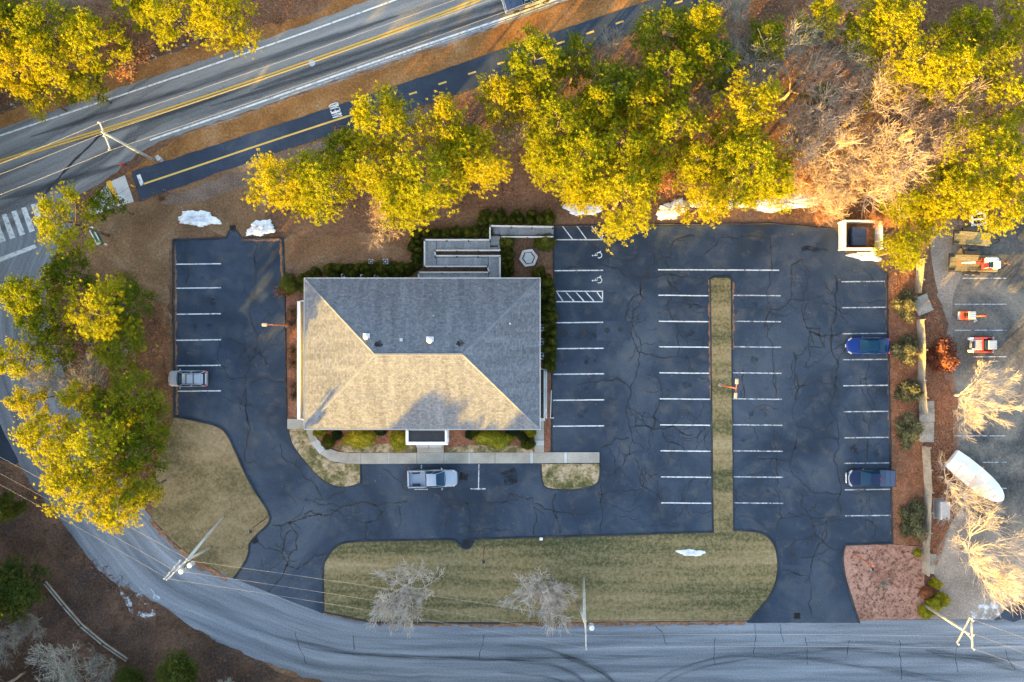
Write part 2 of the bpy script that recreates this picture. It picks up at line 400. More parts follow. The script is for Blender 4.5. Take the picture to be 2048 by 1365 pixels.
G['red'] = plain('red_lens', (.45, .012, .02), .2, 0, .6, .6)
G['amber'] = plain('rusty_orange_paint', (.42, .12, .045), .55, var=.12, vs=4)
G['brownmetal'] = plain('brown_metal', (.20, .075, .045), .55, var=.12, vs=4)
# ------------------------------------------------------------ the setting
RS = random.Random(7)
def structure(name, mb, m, parent=None):
    o = mb.build(name, m, parent)
    if parent is None: o['kind'] = 'structure'
    return o
def flat(name, pts, z, m, amp=.06, step=.5, smooth=0, parent=None):
    q = [tuple(P(x, y))[:2] for x, y in pts]
    if smooth: q = crom(q, smooth, True)
    if amp: q = rough(q, step, amp, RS)
    mb = MB(); mb.sheet(q, z)
    return structure(name, mb, m, parent)

mb = MB(); N = 24
for i in range(N):
    for j in range(N):
        x0, x1 = -420 + 840 * i / N, -420 + 840 * (i + 1) / N; y0, y1 = -420 + 840 * j / N, -420 + 840 * (j + 1) / N
        mb.add([(x0, y0, 0), (x1, y0, 0), (x1, y1, 0), (x0, y1, 0)], [(0, 1, 2, 3)])
ground = structure('ground', mb, G['litter'])

# ground patches of other cover
flat('verge', [(-60, 290), (0, 262), (255, 173), (512, 88), (600, 62), (735, 6), (790, -60), (730, -60), (640, 25), (500, 60), (380, 92), (210, 152), (60, 208), (-60, 245)], .006, G['orange'], .25, .6)
flat('verge', [(250, 350), (372, 266), (512, 220), (760, 133), (1012, 48), (1140, 2), (1240, -40), (1420, -40), (1290, 12), (1012, 98), (760, 184), (500, 270), (262, 352)], .006, G['orange'], .12, .6)
flat('verge', [(232, 412), (290, 402), (400, 362), (500, 325), (560, 318), (530, 420), (520, 478), (350, 478), (346, 700), (344, 840), (300, 900), (310, 760), (322, 640), (230, 580), (180, 540), (175, 470)], .0065, G['thatch'], .4, .8, 4)
flat('rear_lawn', [(566, 480), (700, 470), (860, 455), (960, 425), (1110, 425), (1110, 456), (980, 470), (848, 490), (836, 556), (610, 560), (572, 590)], .0075, G['thatch'], .4, .8, 4)
flat('gravel_shoulder', [(330, 398), (500, 333), (690, 268), (860, 215), (870, 232), (700, 300), (520, 362), (400, 402), (340, 410)], .011, G['gravel'], .35, .6, 4)
flat('gravel_shoulder', [(1390, 22), (1440, 2), (1530, -30), (1560, -20), (1470, 20), (1400, 38)], .011, G['gravel'], .3, .6)
flat('roadside_brush_floor', [(-80, 900), (0, 926), (40, 935), (110, 1030), (165, 1085), (222, 1162), (318, 1208), (388, 1259), (512, 1320), (640, 1372), (640, 1500), (-300, 1500), (-300, 900)], .0085, G['darklitter'], .4, .8)
flat('gravel_yard', [(1862, 470), (1900, 440), (1960, 450), (1985, 470), (1960, 560), (1915, 640), (1912, 740), (1880, 760), (1895, 660), (1870, 560)], .0105, G['sand'], .4, .7, 4)
flat('gravel_yard', [(1865, 1130), (1900, 1050), (1940, 1010), (1998, 1040), (2060, 1100), (2060, 1238), (1860, 1238), (1880, 1180)], .0105, G['sand'], .4, .7, 4)

# roads
def pxy(pts): return [tuple(P(x, y))[:2] for x, y in pts]
hA = resample(crom(pxy([(-900, 560), (-400, 392), (0, 258), (255, 171), (512, 85), (740, 0), (1100, -140), (2200, -600)]), 8), 260)
hB = resample(crom(pxy([(-900, 960), (-400, 640), (0, 470), (180, 380), (293, 297), (372, 265), (512, 218), (760, 131), (1012, 47), (1140, 0), (1450, -120), (2300, -480)]), 8), 260)
hA = [(x + RS.uniform(-.1, .1), y + RS.uniform(-.1, .1)) for x, y in hA]; hB = [(x + RS.uniform(-.12, .12), y + RS.uniform(-.12, .12)) for x, y in hB]
mb = MB(); mb.strip(hB, hA, .030); highway = structure('highway', mb, G['highway'])
sA = resample(crom(pxy([(60, 330), (150, 420), (105, 520), (92, 600), (110, 690), (150, 800), (205, 905), (262, 985), (300, 1032), (346, 1086), (400, 1127), (470, 1157), (556, 1193), (648, 1226), (750, 1246), (1000, 1248), (1500, 1243), (2048, 1238), (2700, 1236)]), 6), 200)
sB = resample(crom(pxy([(-160, 400), (-110, 520), (-90, 650), (-60, 760), (0, 872), (40, 932), (100, 1015), (150, 1078), (222, 1158), (318, 1206), (388, 1257), (512, 1318), (640, 1362), (760, 1385), (1000, 1405), (1300, 1410), (2048, 1400), (2700, 1396)]), 6), 200)
sB = [(x + RS.uniform(-.22, .22), y + RS.uniform(-.22, .22)) for x, y in sB]
mb = MB(); mb.strip(sA, sB, .022); street = structure('side_street', mb, G['road'])
flat('neighbour_driveway', [(-200, 780), (0, 848), (38, 925), (30, 930), (0, 920), (-200, 880)], .028, G['lot'], .05)
pA = resample(pxy([(262, 345), (500, 268), (760, 183), (1012, 97), (1290, 5), (1500, -66)]), 90)
pB = resample(pxy([(282, 403), (400, 360), (500, 323), (760, 240), (1012, 158), (1400, 18), (1620, -60)]), 90)
pA = [(x + RS.uniform(-.06, .06), y + RS.uniform(-.06, .06)) for x, y in pA]; pB = [(x + RS.uniform(-.08, .08), y + RS.uniform(-.08, .08)) for x, y in pB]
mb = MB(); mb.strip(pB, pA, .042); bikepath = structure('bike_path', mb, G['path'])

# parking lot and its overlays
CL = crom([(350, 834), (390, 841), (436, 853), (456, 871), (470, 900), (500, 965), (536, 1022), (538, 1046), (518, 1066), (500, 1087), (498, 1105), (490, 1125), (468, 1157)], 5)
CF1 = crom([(1468, 1061), (1518, 1065), (1543, 1082), (1554, 1110), (1554, 1150), (1540, 1190), (1498, 1240)], 5)
CF2 = crom([(648, 1224), (647, 1140), (654, 1116), (672, 1094), (702, 1084), (800, 1081), (896, 1079), (914, 1084), (926, 1096), (938, 1096), (948, 1084), (962, 1078), (1200, 1071), (1424, 1064)], 5)
CM = crom([(1690, 1090), (1685, 1115), (1690, 1155), (1702, 1195), (1718, 1246)], 5)
CW = crom([(577, 858), (584, 886), (604, 916), (640, 956), (672, 973), (700, 973), (721, 966)], 5)
CE = crom([(1082, 928), (1085, 963), (1098, 977), (1150, 979), (1190, 969), (1199, 952), (1199, 928)], 5)
LOT = [(347, 480), (452, 477), (459, 462), (473, 462), (484, 477), (566, 477), (570, 600), (575, 858), (600, 905), (1080, 905), (1103, 903), (1103, 745), (1108, 560), (1106, 455), (1320, 452), (1540, 450), (1600, 452), (1672, 460), (1688, 505), (1745, 522), (1772, 548), (1778, 800), (1784, 1086)] + CM + [(1495, 1246), (1400, 1120), (700, 1120), (646, 1228), (560, 1194)] + CL[::-1]
lot = flat('parking_lot', LOT, .036, G['lot'], .03, .8)
flat('neighbour_lot', [(1950, 460), (1985, 448), (2300, 440), (2300, 1090), (2048, 1085), (2010, 1078), (1985, 1045), (1930, 1025), (1908, 1000), (1906, 900), (1905, 800), (1896, 745), (1906, 690), (1905, 600), (1925, 545)], .026, G['oldlot'], .2, .7, 4)
flat('neighbour_lot', [(1990, 1238), (2012, 1215), (2060, 1190), (2300, 1180), (2300, 1242), (1990, 1242)], .027, G['lot'], .2, .7)

LAWN1 = CL + [(400, 1124), (346, 1083), (304, 1035), (308, 960), (330, 880)]
LAWN2 = CF1 + [(1000, 1245), (750, 1243)] + CF2
ISLE = [(1421, 560), (1426, 556), (1456, 556), (1461, 560), (1463, 800), (1466, 1063), (1426, 1066), (1423, 800)]
ISLW = [(612, 858), (622, 882), (642, 910), (672, 926), (720, 929)] + CW[::-1]
ISLEE = CE
l1 = flat('left_lawn', LAWN1, .10, G['drylawn'], .07, .4)
l2 = flat('front_lawn', LAWN2, .102, G['lawn'], .04, .6)
l3 = flat('lot_island', ISLE, .104, G['lawn'], .03, .6)
l4 = flat('corner_island', ISLW, .10, G['patchy'], .04, .5)
l5 = flat('end_island', ISLEE, .10, G['patchy'], .04, .5)
flat('front_bed', [(625, 858), (832, 858), (832, 906), (690, 906), (655, 893), (635, 876)], .100, G['redmulch'], 0)
flat('front_bed', [(890, 858), (1069, 858), (1069, 906), (890, 906)], .100, G['redmulch'], 0)
flat('grass_strip', [(668, 893), (700, 888), (740, 890), (790, 886), (830, 889), (832, 905), (690, 905)], .110, G['patchy'], .05, .4)
flat('grass_strip', [(892, 898), (930, 891), (990, 890), (1060, 893), (1067, 905), (892, 905)], .110, G['patchy'], .05, .4)
flat('side_bed', [(1088, 740), (1102, 740), (1101, 905), (1088, 905)], .060, G['redmulch'], .03)
flat('side_bed', [(1070, 540), (1108, 540), (1106, 742), (1070, 742)], .058, G['redmulch'], .05)
flat('side_bed', [(572, 590), (602, 590), (602, 836), (576, 836)], .060, G['redmulch'], .04)
flat('mulched_corner', [(1784, 1089), (1846, 1094), (1850, 1238), (1720, 1242)] + CM[::-1], .085, G['mulch'], .04)
flat('leaf_strip', [(1775, 545), (1800, 530), (1836, 545), (1830, 640), (1845, 830), (1848, 1094), (1786, 1088), (1780, 800)], .055, G['leafedge'], .15, .5)
flat('leaf_strip', [(1850, 560), (1872, 600), (1885, 740), (1905, 800), (1904, 900), (1900, 1000), (1866, 1120), (1852, 1120), (1848, 830)], .05, G['litter'], .25, .5, 4)

# kerbs: low rounded asphalt berms round lot and lawns
def kerb(pts, wd=.26, h=.13, z0=.03, m='kerb', closed=False, amp=.012):
    q = [tuple(P(x, y))[:2] for x, y in pts]; q = rough(q, .7, amp, RS, closed)
    if closed: q.append(q[0])
    mb = MB(); rings = []
    for i, p in enumerate(q):
        a = q[max(i - 1, 0)]; b = q[min(i + 1, len(q) - 1)]
        d = Vector((b[0] - a[0], b[1] - a[1])).normalized(); n = Vector((-d.y, d.x))
        ww = wd * RS.uniform(.88, 1.1)
        rings.append([(p[0] + n.x * t * ww, p[1] + n.y * t * ww, z0 + h * k) for t, k in ((-.5, -.2), (-.42, .6), (-.2, 1), (.2, 1), (.42, .6), (.5, -.2))])
    mb.loft(rings, cap=False, closed=False)
    o = mb.build('kerb', G[m], lot, smooth=True)
    return o
kerb([(347, 480), (348, 660)] + CL)
kerb([(347, 480), (452, 477), (459, 462), (473, 462), (484, 477), (566, 477), (570, 600), (574, 858)], .22)
kerb(CW + [(722, 930)], .18, .10)
kerb(CE, .18, .10)
kerb(CF1, .24)
kerb([(1000, 1246), (750, 1245)] + CF2, .24)
kerb([(1426, 1066), (1423, 800), (1420, 560), (1426, 554), (1457, 554), (1462, 560), (1464, 800), (1467, 1062)], .20, .10)
kerb([(1106, 456), (1108, 560), (1104, 745), (1103, 904)], .16, .09)
kerb([(1772, 548), (1778, 800), (1784, 1087)] + CM, .22)
kerb([(1106, 452), (1320, 449), (1540, 447), (1672, 458)], .16, .07)
# drifted leaves along some kerbs
for i, (pts, wd) in enumerate((([(1774, 560), (1780, 800), (1786, 1085)], .5), ([(1690, 1094), (1784, 1091)], .3), ([(351, 490), (352, 660), (354, 830)], .25),
                               ([(1418, 560), (1420, 700), (1422, 800)], .3), ([(1466, 565), (1466, 700)], .25), ([(572, 610), (576, 850)], .25),
                               ([(484, 480), (562, 481), (564, 560)], .25), ([(356, 836), (436, 857), (458, 877)], .25), ([(650, 1226), (760, 1248), (1000, 1250), (1490, 1246)], .4), ([(300, 1040), (346, 1090), (400, 1132), (455, 1158)], .6))):
    q = rough(pxy(pts), .35, .08, RS, False)
    mb = MB(); mb.ribbon(q, [wd * RS.uniform(.3, 1.3) for _ in q], .048 + .001 * i)
    mb.build('leaf_drift', G['leafedge'], lot)

# painted markings
def line(parent, pts, wd, z, m, n=1):
    q = pxy(pts); mb = MB(); mb.ribbon(rough(q, .8, .008, RS, False), wd, z)
    return mb.build('painted_line', G[m], parent)
ZL = .042
for y in (528, 576, 628, 680, 731, 782): line(lot, [(350, y + 1), (442, y)], .12, ZL, 'white')
for y, xe in ((541, 1206), (645, 1206), (697, 1207), (748, 1208), (800, 1208), (852, 1208)): line(lot, [(1106, y + 1), (xe, y)], .12, ZL, 'white')
for pts in ([(1108, 480), (1204, 480)], [(1204, 480), (1204, 452)], [(1125, 453), (1145, 479)], [(1154, 453), (1173, 479)], [(1183, 453), (1202, 478)],
            [(1112, 583), (1206, 583)], [(1112, 604), (1206, 604)], [(1205, 583), (1205, 604)], [(1114, 585), (1126, 603)], [(1132, 585), (1148, 603)], [(1152, 585), (1168, 603)], [(1172, 585), (1188, 603)], [(1194, 585), (1204, 599)]):
    line(lot, pts, .11, ZL, 'white')
for i, y in enumerate((540, 591, 643, 694, 746, 798, 850, 902, 954, 1006)):
    d = i * .7
    line(lot, [(1316 + d, y), ((1558 if i == 0 else 1416 + d), y + 1)], .12, ZL, 'white')
    if i: line(lot, [(1463 + d * .5, y), (1560 + d, y + 1)], .12, ZL, 'oldwhite')
for i, y in enumerate((563, 615, 667, 719, 771, 823, 875, 926, 979, 1031)):
    line(lot, [(1683 + i * .8, y + 1), (1771 + i * 1.2, y)], .12, ZL, 'oldwhite')
for pts in ([(958, 929), (957, 977)], [(941, 978), (971, 978)], [(843, 930), (842, 976)], [(829, 979), (856, 979)]): line(lot, pts, .12, ZL, 'oldwhite')
for y, x0 in ((557, 1925), (609, 1909), (661, 1908), (714, 1945), (767, 1995), (820, 1985), (872, 1908), (925, 1965), (977, 1985)):
    line(bpy.data.objects['neighbour_lot'], [(x0, y), (2013, y)], .10, .031, 'oldwhite')
# wheelchair symbols
def chair_sign(px, py):
    c = P(px, py); mb = MB(); z = ZL
    def T(x, y): return (c.x - y, c.y + x)      # symbol turned a quarter left
    arc = [T(.0 + .30 * cos(a), -.18 + .30 * sin(a)) for a in [radians(150 + 12 * k) for k in range(21)]]
    mb.ribbon(arc, .085, z)
    mb.ribbon([T(-.03, .42), T(-.03, .05), T(.25, .05), T(.40, -.36), T(.5, -.33)], .09, z + .001)
    mb.ribbon([T(-.02, .24), T(.2, .24)], .07, z + .002)
    mb.sheet([T(-.04 + .085 * cos(k * pi / 5), .55 + .085 * sin(k * pi / 5)) for k in range(10)], z + .003)
    mb.build('wheelchair_symbol', G['white'], lot)
chair_sign(1195, 511); chair_sign(1195, 561)

# highway and path paint
def hline(pts, wd, m, z=.036, n=40):
    q = resample(crom(pxy(pts), 6), n); mb = MB(); mb.ribbon(q, wd, z); mb.build('painted_line', G[m], highway)
C = [(-500, 487), (0, 324), (255, 246), (512, 161), (760, 74), (960, -1), (1300, -135)]
hline([(x, y - 2.6) for x, y in C], .16, 'yellow'); hline([(x, y + 2.8) for x, y in C], .16, 'yellow')
hline([(-500, 440), (0, 272), (255, 187), (512, 100), (795, -1), (1100, -115)], .17, 'white')
hline([(300, 281), (372, 256), (512, 208), (760, 121), (1012, 36), (1110, 0), (1400, -105)], .20, 'white')
hline([(560, 198), (760, 127), (1012, 41), (1135, -2)], .08, 'oldwhite')
for k in range(5):
    x = -2 + 19.5 * k; y = 436 - 6.8 * k
    q = pxy([(x - 14, y + 1), (x - 4, y - 1), (x + 14, y + 46), (x + 3, y + 50)]); mb = MB(); mb.sheet(q, .0385); mb.build('crosswalk_stripe', G['white'], highway)
q = pxy([(-40, 530), (70, 489), (74, 496), (-40, 540)]); mb = MB(); mb.sheet(q, .0385); mb.build('stop_line', G['white'], highway)
def pline(pts, wd, m='paleyellow'):
    mb = MB(); mb.ribbon(resample(pxy(pts), 12), wd, .047); mb.build('painted_line', G[m], bikepath)
pline([(286, 369), (400, 331), (500, 297), (640, 251), (745, 217)], .20)
pline([(277, 350), (285, 371)], .42, 'white')
for k in range(10):
    x = 826 + 59 * k; y = 187 - 20.2 * k
    pline([(x - 8, y + 2.6), (x + 8, y - 2.6)], .20)
# STOP AHEAD painted along the path, read by riders heading left
GL = {'A': [[(0, 0), (.5, 1), (1, 0)], [(.22, .36), (.78, .36)]], 'H': [[(0, 0), (0, 1)], [(1, 0), (1, 1)], [(0, .5), (1, .5)]],
      'E': [[(1, 0), (0, 0), (0, 1), (1, 1)], [(0, .52), (.8, .52)]], 'D': [[(0, 0), (0, 1), (.6, 1), (1, .78), (1, .22), (.6, 0), (0, 0)]],
      'S': [[(0, .12), (.3, 0), (.8, 0), (1, .2), (.9, .45), (.1, .55), (0, .8), (.25, 1), (.75, 1), (1, .88)]],
      'T': [[(.5, 0), (.5, 1)], [(0, 1), (1, 1)]], 'O': [[(.3, 0), (.7, 0), (1, .2), (1, .8), (.7, 1), (.3, 1), (0, .8), (0, .2), (.3, 0)]],
      'P': [[(0, 0), (0, 1), (.7, 1), (1, .85), (1, .62), (.7, .48), (0, .48)]]}
def word(t, c, up, right, lw, lh, gap):
    mb = MB(); k = 0
    for ch in t:
        for st in GL[ch]:
            pts = [c + right * (k * (lw + gap) + x * lw) + up * (y * lh) for x, y in st]
            for a, b in zip(pts[:-1], pts[1:]):
                d = (b - a).normalized() * .03
                mb.ribbon([a - d, b + d], .115, .047 + .0004 * len(mb.f))
        k += 1
    return mb.build('pavement_lettering', G['white'], bikepath)
ang = atan2(20.2, 59)
upv = Vector((-cos(ang), -sin(ang), 0)); rgv = Vector((-sin(ang), cos(ang), 0))
word('AHEAD', P(684, 232) , upv, rgv, .22, 1.0, .115)
word('STOP', P(743, 216), upv, rgv, .24, 1.0, .13)
# concrete landing with tactile strip
for pts in ([(176, 416), (216, 366), (250, 351), (258, 375), (200, 412)], [(258.4, 375.6), (268, 404), (238, 412), (206, 424), (182, 432), (176.5, 417), (200.4, 412.8)]):
    mb = MB(); mb.prism(pxy(pts), .0, .060); mb.build('landing_slab', G['newconc'], bikepath)
mb = MB(); mb.ribbon(pxy([(217, 363), (236, 408)]), .55, .066); mb.build('tactile_strip', G['yellow'], bikepath)

# sidewalk slabs, each its own piece
sidewalk = bpy.data.objects.new('sidewalk', None); COL.objects.link(sidewalk); sidewalk['kind'] = 'structure'
def slab(pts, m='concrete', h=.14):
    q = pxy(pts); c = (sum(p[0] for p in q) / len(q), sum(p[1] for p in q) / len(q))
    q = [(p[0] + (c[0] - p[0]) * .012, p[1] + (c[1] - p[1]) * .012) for p in q]
    mb = MB(); mb.prism(q, .0, h); return mb.build('slab', G[m], sidewalk)
slab([(575, 838), (611, 838), (611, 858), (575, 858)])
inn = resample(crom([(626, 858), (634, 877), (654, 895), (684, 905), (722, 906)], 6), 6); outr = resample(crom([(612, 858), (620, 882), (641, 909), (672, 925), (722, 928)], 6), 6)
for i in range(5): slab([inn[i], inn[i + 1], outr[i + 1], outr[i]], 'newconc' if i == 1 else 'concrete')
xs = [722, 777, 779, 834, 888, 937, 940, 990, 1060, 1066, 1128, 1134, 1199]
for a, b in zip(xs[:-1], xs[1:]):
    slab([(a, 906 - (a - 722) * .003), (b, 906 - (b - 722) * .003), (b, 928 - (b - 722) * .004), (a, 928 - (a - 722) * .004)], 'newconc' if b - a < 8 else 'concrete')
slab([(834, 888), (888, 888), (888, 905.5), (834, 905.5)])
for y0, y1 in ((836, 858), (858, 880), (881, 891), (891, 904.8)): slab([(1069, y0), (1088, y0), (1088, y1), (1069, y1)], 'newconc' if y0 == 881 else 'concrete')
# stepping stones at the building's upper left corner
for i, (x, y) in enumerate(((583, 540), (588, 546), (592, 552), (597, 559), (601, 566))):
    c = P(x, y); mb = MB(); mb.prism([(c.x + .3 * cos(k * 1.05 + i) * RS.uniform(.8, 1.1), c.y + .24 * sin(k * 1.05 + i) * RS.uniform(.8, 1.1)) for k in range(6)], 0, .06)
    mb.build('stepping_stone', G['redmulch'], ground)
flat('stone_path', [(574, 535), (580, 530), (592, 541), (603, 556), (606, 572), (600, 576), (594, 566), (585, 552), (575, 545)], .018, G['gravel'], .08, .3)

# asphalt patches, covers, grates, joints, cracks
for pts in ([(1194, 642), (1262, 643), (1261, 682), (1193, 681)], [(1566, 1096), (1604, 1098), (1603, 1131), (1566, 1130)]):
    mb = MB(); mb.sheet(pxy(pts), .0395); mb.build('asphalt_patch', G['path'], lot)
def cover(px, py, r, m='brownmetal', par=None):
    c = P(px, py); mb = MB(); mb.cyl((c.x, c.y, .04), r, .016, 20); mb.cyl((c.x, c.y, .05), r * .86, .006, 20); mb.build('manhole_cover', G[m], par or lot)
for px, py, r in ((1214, 661, .32), (1241, 659, .3), (1128, 668, .4), (1166, 667, .38), (1585, 1109, .3), (1297, 758, .12), (1262, 857, .14)): cover(px, py, r, 'kerb')
cover(624, 127, .36, 'steel', highway); cover(1441, 868, .42, 'redmulch')
def grate(px, py, rz, par, w=.62):
    c = P(px, py); t = bpy.data.objects.new('catch_basin', None)
    mb = MB()
    for k in range(7): mb.box((c.x + (k - 3) * w / 7 * cos(rz), c.y + (k - 3) * w / 7 * sin(rz), .056), (.035, w, .03), rz)
    for k in (-1, 1):
        mb.box((c.x - k * w / 2 * sin(rz), c.y + k * w / 2 * cos(rz), .056), (w + .06, .05, .034), rz)
        mb.box((c.x + k * w / 2 * cos(rz), c.y + k * w / 2 * sin(rz), .056), (.05, w - .06, .034), rz)
    g = mb.build('catch_basin', G['grille'], par)
    mb = MB(); mb.box((c.x, c.y, .0425), (w, w, .006), rz); mb.build('basin_floor', G['black'], g)
bpy.data.objects
for px, py, rz in ((466, 457, 0), (510, 1081, .4), (932, 1086, 0), (1594, 1232, 0)): grate(px, py, rz, lot)

CR = [[(1107, 553), (1250, 552), (1300, 555), (1400, 557)], [(1297, 552), (1297, 532), (1318, 520), (1340, 515), (1347, 483), (1389, 472)], [(1299, 555), (1280, 562), (1280, 589), (1256, 608), (1251, 642)],
 [(1280, 569), (1285, 598), (1270, 618), (1263, 642), (1268, 683), (1277, 705), (1306, 710), (1355, 714), (1400, 706)], [(1335, 555), (1335, 610), (1347, 642), (1357, 664), (1355, 712)],
 [(1266, 650), (1278, 709), (1272, 750), (1260, 776), (1256, 808), (1259, 855), (1259, 908), (1246, 931), (1205, 952)], [(1155, 769), (1211, 760), (1249, 766), (1260, 776)], [(1259, 855), (1307, 860), (1386, 870)],
 [(1307, 747), (1307, 860)], [(1325, 865), (1334, 884), (1369, 898)], [(1269, 917), (1284, 943), (1284, 972), (1322, 1002)], [(1200, 972), (1202, 1064)], [(1202, 990), (1272, 981)], [(1202, 896), (1231, 876), (1258, 876)],
 [(1067, 1070), (1067, 996), (1020, 988), (1005, 1005)], [(934, 1007), (900, 1013)], [(934, 1007), (1003, 1006), (1035, 999)], [(1111, 987), (1120, 1066)], [(1070, 1007), (1105, 1022), (1178, 1025)],
 [(1539, 475), (1539, 551), (1542, 620), (1546, 728), (1552, 800)], [(1400, 516), (1438, 478), (1504, 472), (1539, 478)], [(1602, 519), (1583, 529), (1582, 595)], [(1602, 519), (1618, 554), (1606, 601), (1612, 652), (1615, 696), (1612, 734)],
 [(1669, 551), (1672, 614), (1675, 722), (1675, 800)], [(1647, 563), (1670, 589)], [(1612, 655), (1640, 658), (1647, 693), (1618, 693)], [(1675, 668), (1644, 673), (1618, 665)], [(1587, 706), (1590, 800)], [(1542, 620), (1583, 598), (1606, 601)],
 [(1590, 750), (1591, 889), (1580, 924), (1599, 959), (1628, 987), (1682, 989)], [(1517, 918), (1549, 916), (1577, 922)], [(1675, 750), (1678, 870), (1682, 971), (1682, 1028), (1653, 1041), (1652, 1073), (1622, 1142)],
 [(1596, 854), (1618, 854), (1633, 878), (1678, 877)], [(1599, 772), (1666, 769)], [(1603, 987), (1603, 1013), (1622, 1035), (1634, 1073), (1663, 1098), (1678, 1100)], [(1561, 1036), (1650, 1035)],
 [(1549, 978), (1558, 1003), (1563, 1036), (1553, 1063)], [(1549, 851), (1552, 940), (1557, 968)], [(1732, 700), (1734, 920)], [(1577, 1095), (1596, 1079), (1634, 1073)], [(1603, 1114), (1628, 1114), (1653, 1098)], [(1622, 1142), (1623, 1228)], [(1566, 1140), (1600, 1152), (1617, 1152)],
 [(560, 888), (575, 924), (598, 935), (611, 958), (645, 1000)], [(543, 1051), (580, 1045), (615, 1032), (650, 1032), (692, 1011), (735, 1005), (815, 1003)], [(580, 1045), (596, 1070), (594, 1099), (577, 1115), (572, 1134), (537, 1184)],
 [(516, 1086), (548, 1099), (564, 1107), (575, 1134), (596, 1139), (628, 1110), (652, 1107)], [(564, 1107), (567, 1088), (583, 1061)], [(730, 1078), (731, 1045), (751, 1043), (773, 1013)], [(799, 1013), (799, 1053)], [(933, 1005), (933, 1080)],
 [(888, 1000), (901, 1013), (890, 1053)], [(516, 488), (513, 702), (500, 690)], [(570, 766), (500, 766)], [(513, 702), (532, 716), (535, 731)], [(372, 497), (372, 570)], [(440, 681), (441, 728), (458, 756), (492, 756)], [(454, 675), (492, 687), (492, 750), (495, 832), (492, 926), (512, 923)],
 [(870, 985), (905, 1000), (934, 1007)], [(650, 1000), (690, 980), (700, 950)], [(610, 1000), (640, 1010), (690, 1012)], [(1470, 980), (1476, 1010), (1466, 1030)], [(1486, 740), (1488, 800)], [(1730, 1040), (1752, 1055), (1745, 1078)]]
mb = MB()
def crack(pts, wd, depth=3, amp=.16):
    q = pxy(pts)
    for _ in range(depth):
        o = []
        for a, b in zip(q[:-1], q[1:]):
            L = math.hypot(b[0] - a[0], b[1] - a[1]); k = amp * L * RS.uniform(-1, 1)
            o += [a, ((a[0] + b[0]) / 2 - (b[1] - a[1]) / max(L, .01) * k, (a[1] + b[1]) / 2 + (b[0] - a[0]) / max(L, .01) * k)]
        q = o + [q[-1]]
    mb.ribbon(q, [wd * RS.uniform(.4, 1.4) for _ in q], .0405)
    return q
def px_of(q): return (q[0] * PXM + 1024, 682.5 - q[1] * PXM)
def fork(pts, wd, n):
    q = crack(pts, wd)
    for _ in range(n):
        a = px_of(RS.choice(q)); an = RS.uniform(0, 2 * pi); L = RS.uniform(8, 26)
        b = (a[0] + cos(an) * L, a[1] + sin(an) * L); e = (b[0] + cos(an + RS.uniform(-.9, .9)) * L * .7, b[1] + sin(an + RS.uniform(-.9, .9)) * L * .7)
        if all(inside(t, LOT) for t in (b, e)): crack([a, b, e], wd * .6, 3, .2)
for pts in CR: fork(pts, RS.uniform(.10, .16), max(1, len(pts) // 2))
# fine wandering cracks
for _ in range(150):
    x, y = RS.choice(((RS.uniform(1215, 1315), RS.uniform(470, 1060)), (RS.uniform(1470, 1690), RS.uniform(470, 1080)), (RS.uniform(560, 1420), RS.uniform(985, 1075)), (RS.uniform(450, 570), RS.uniform(490, 1150)), (RS.uniform(1320, 1420), RS.uniform(560, 1050)), (RS.uniform(1690, 1775), RS.uniform(560, 1080))))
    an = RS.choice((0, pi / 2, pi, -pi / 2)) + RS.uniform(-.5, .5); pts = [(x, y)]
    for _ in range(RS.randint(2, 5)):
        an += RS.uniform(-.7, .7); L_ = RS.uniform(8, 24); x += cos(an) * L_; y += sin(an) * L_; pts.append((x, y))
    if all(inside(t, LOT) for t in pts): crack(pts, .075, 2, .18)
# crazed areas where the paving breaks into small cells
def crazed(cx, cy, rx, ry, n, cell):
    cell *= .62; nx, ny = int(rx * 2.4 / cell) + 1, int(ry * 2.4 / cell) + 1; gp = {}
    for ix in range(nx):
        for iy in range(ny):
            x = cx - rx * 1.2 + ix * cell + RS.uniform(-.42, .42) * cell; y = cy - ry * 1.2 + iy * cell + RS.uniform(-.42, .42) * cell
            if ((x - cx) / rx) ** 2 + ((y - cy) / ry) ** 2 < RS.uniform(.25, 1.25): gp[ix, iy] = (x, y)
    for (ix, iy), p in gp.items():
        for q in ((ix + 1, iy), (ix, iy + 1)):
            if q in gp and RS.random() < .72: crack([p, gp[q]], .04, 2, .2)
crazed(705, 1028, 24, 40, 130, 14); crazed(1598, 560, 20, 45, 110, 14); crazed(1462, 482, 70, 16, 90, 22); crazed(1264, 625, 16, 45, 60, 18)
crazed(1600, 790, 8, 70, 60, 20); crazed(1612, 985, 30, 12, 40, 16); crazed(566, 1100, 18, 30, 50, 16); crazed(655, 1030, 40, 14, 60, 16); crazed(1360, 900, 30, 50, 26, 26); crazed(1500, 700, 40, 40, 24, 26)
ck = mb.build('crack_network', G['crack'], lot); ck['kind'] = 'stuff'
mb = MB()
for pts in ([(200, 272), (150, 320), (110, 365), (85, 395)],): 
    q = rough(pxy(pts), .5, .05, RS, False); mb.ribbon(q, [.28 * RS.uniform(.6, 1.2) for _ in q], .0345)
mb.build('tar_seam', G['kerb'], highway)
mb = MB()
for pts in ([(706, 1270), (708, 1300)], [(968, 1270), (966, 1290), (958, 1320)], [(1510, 1250), (1508, 1310)], [(1560, 1250), (1568, 1285)], [(1610, 1275), (1616, 1330)], [(1700, 1280), (1690, 1320)], [(1798, 1280), (1802, 1360)], [(1916, 1290), (1916, 1345)], [(1430, 1275), (1432, 1330)], [(590, 1265), (612, 1330)], [(2010, 1300), (2030, 1340)], [(1335, 1290), (1310, 1250)]):
    crack(pts, .06, 3, .12)
o = mb.build('road_cracks', G['crack'], street); o['kind'] = 'stuff'
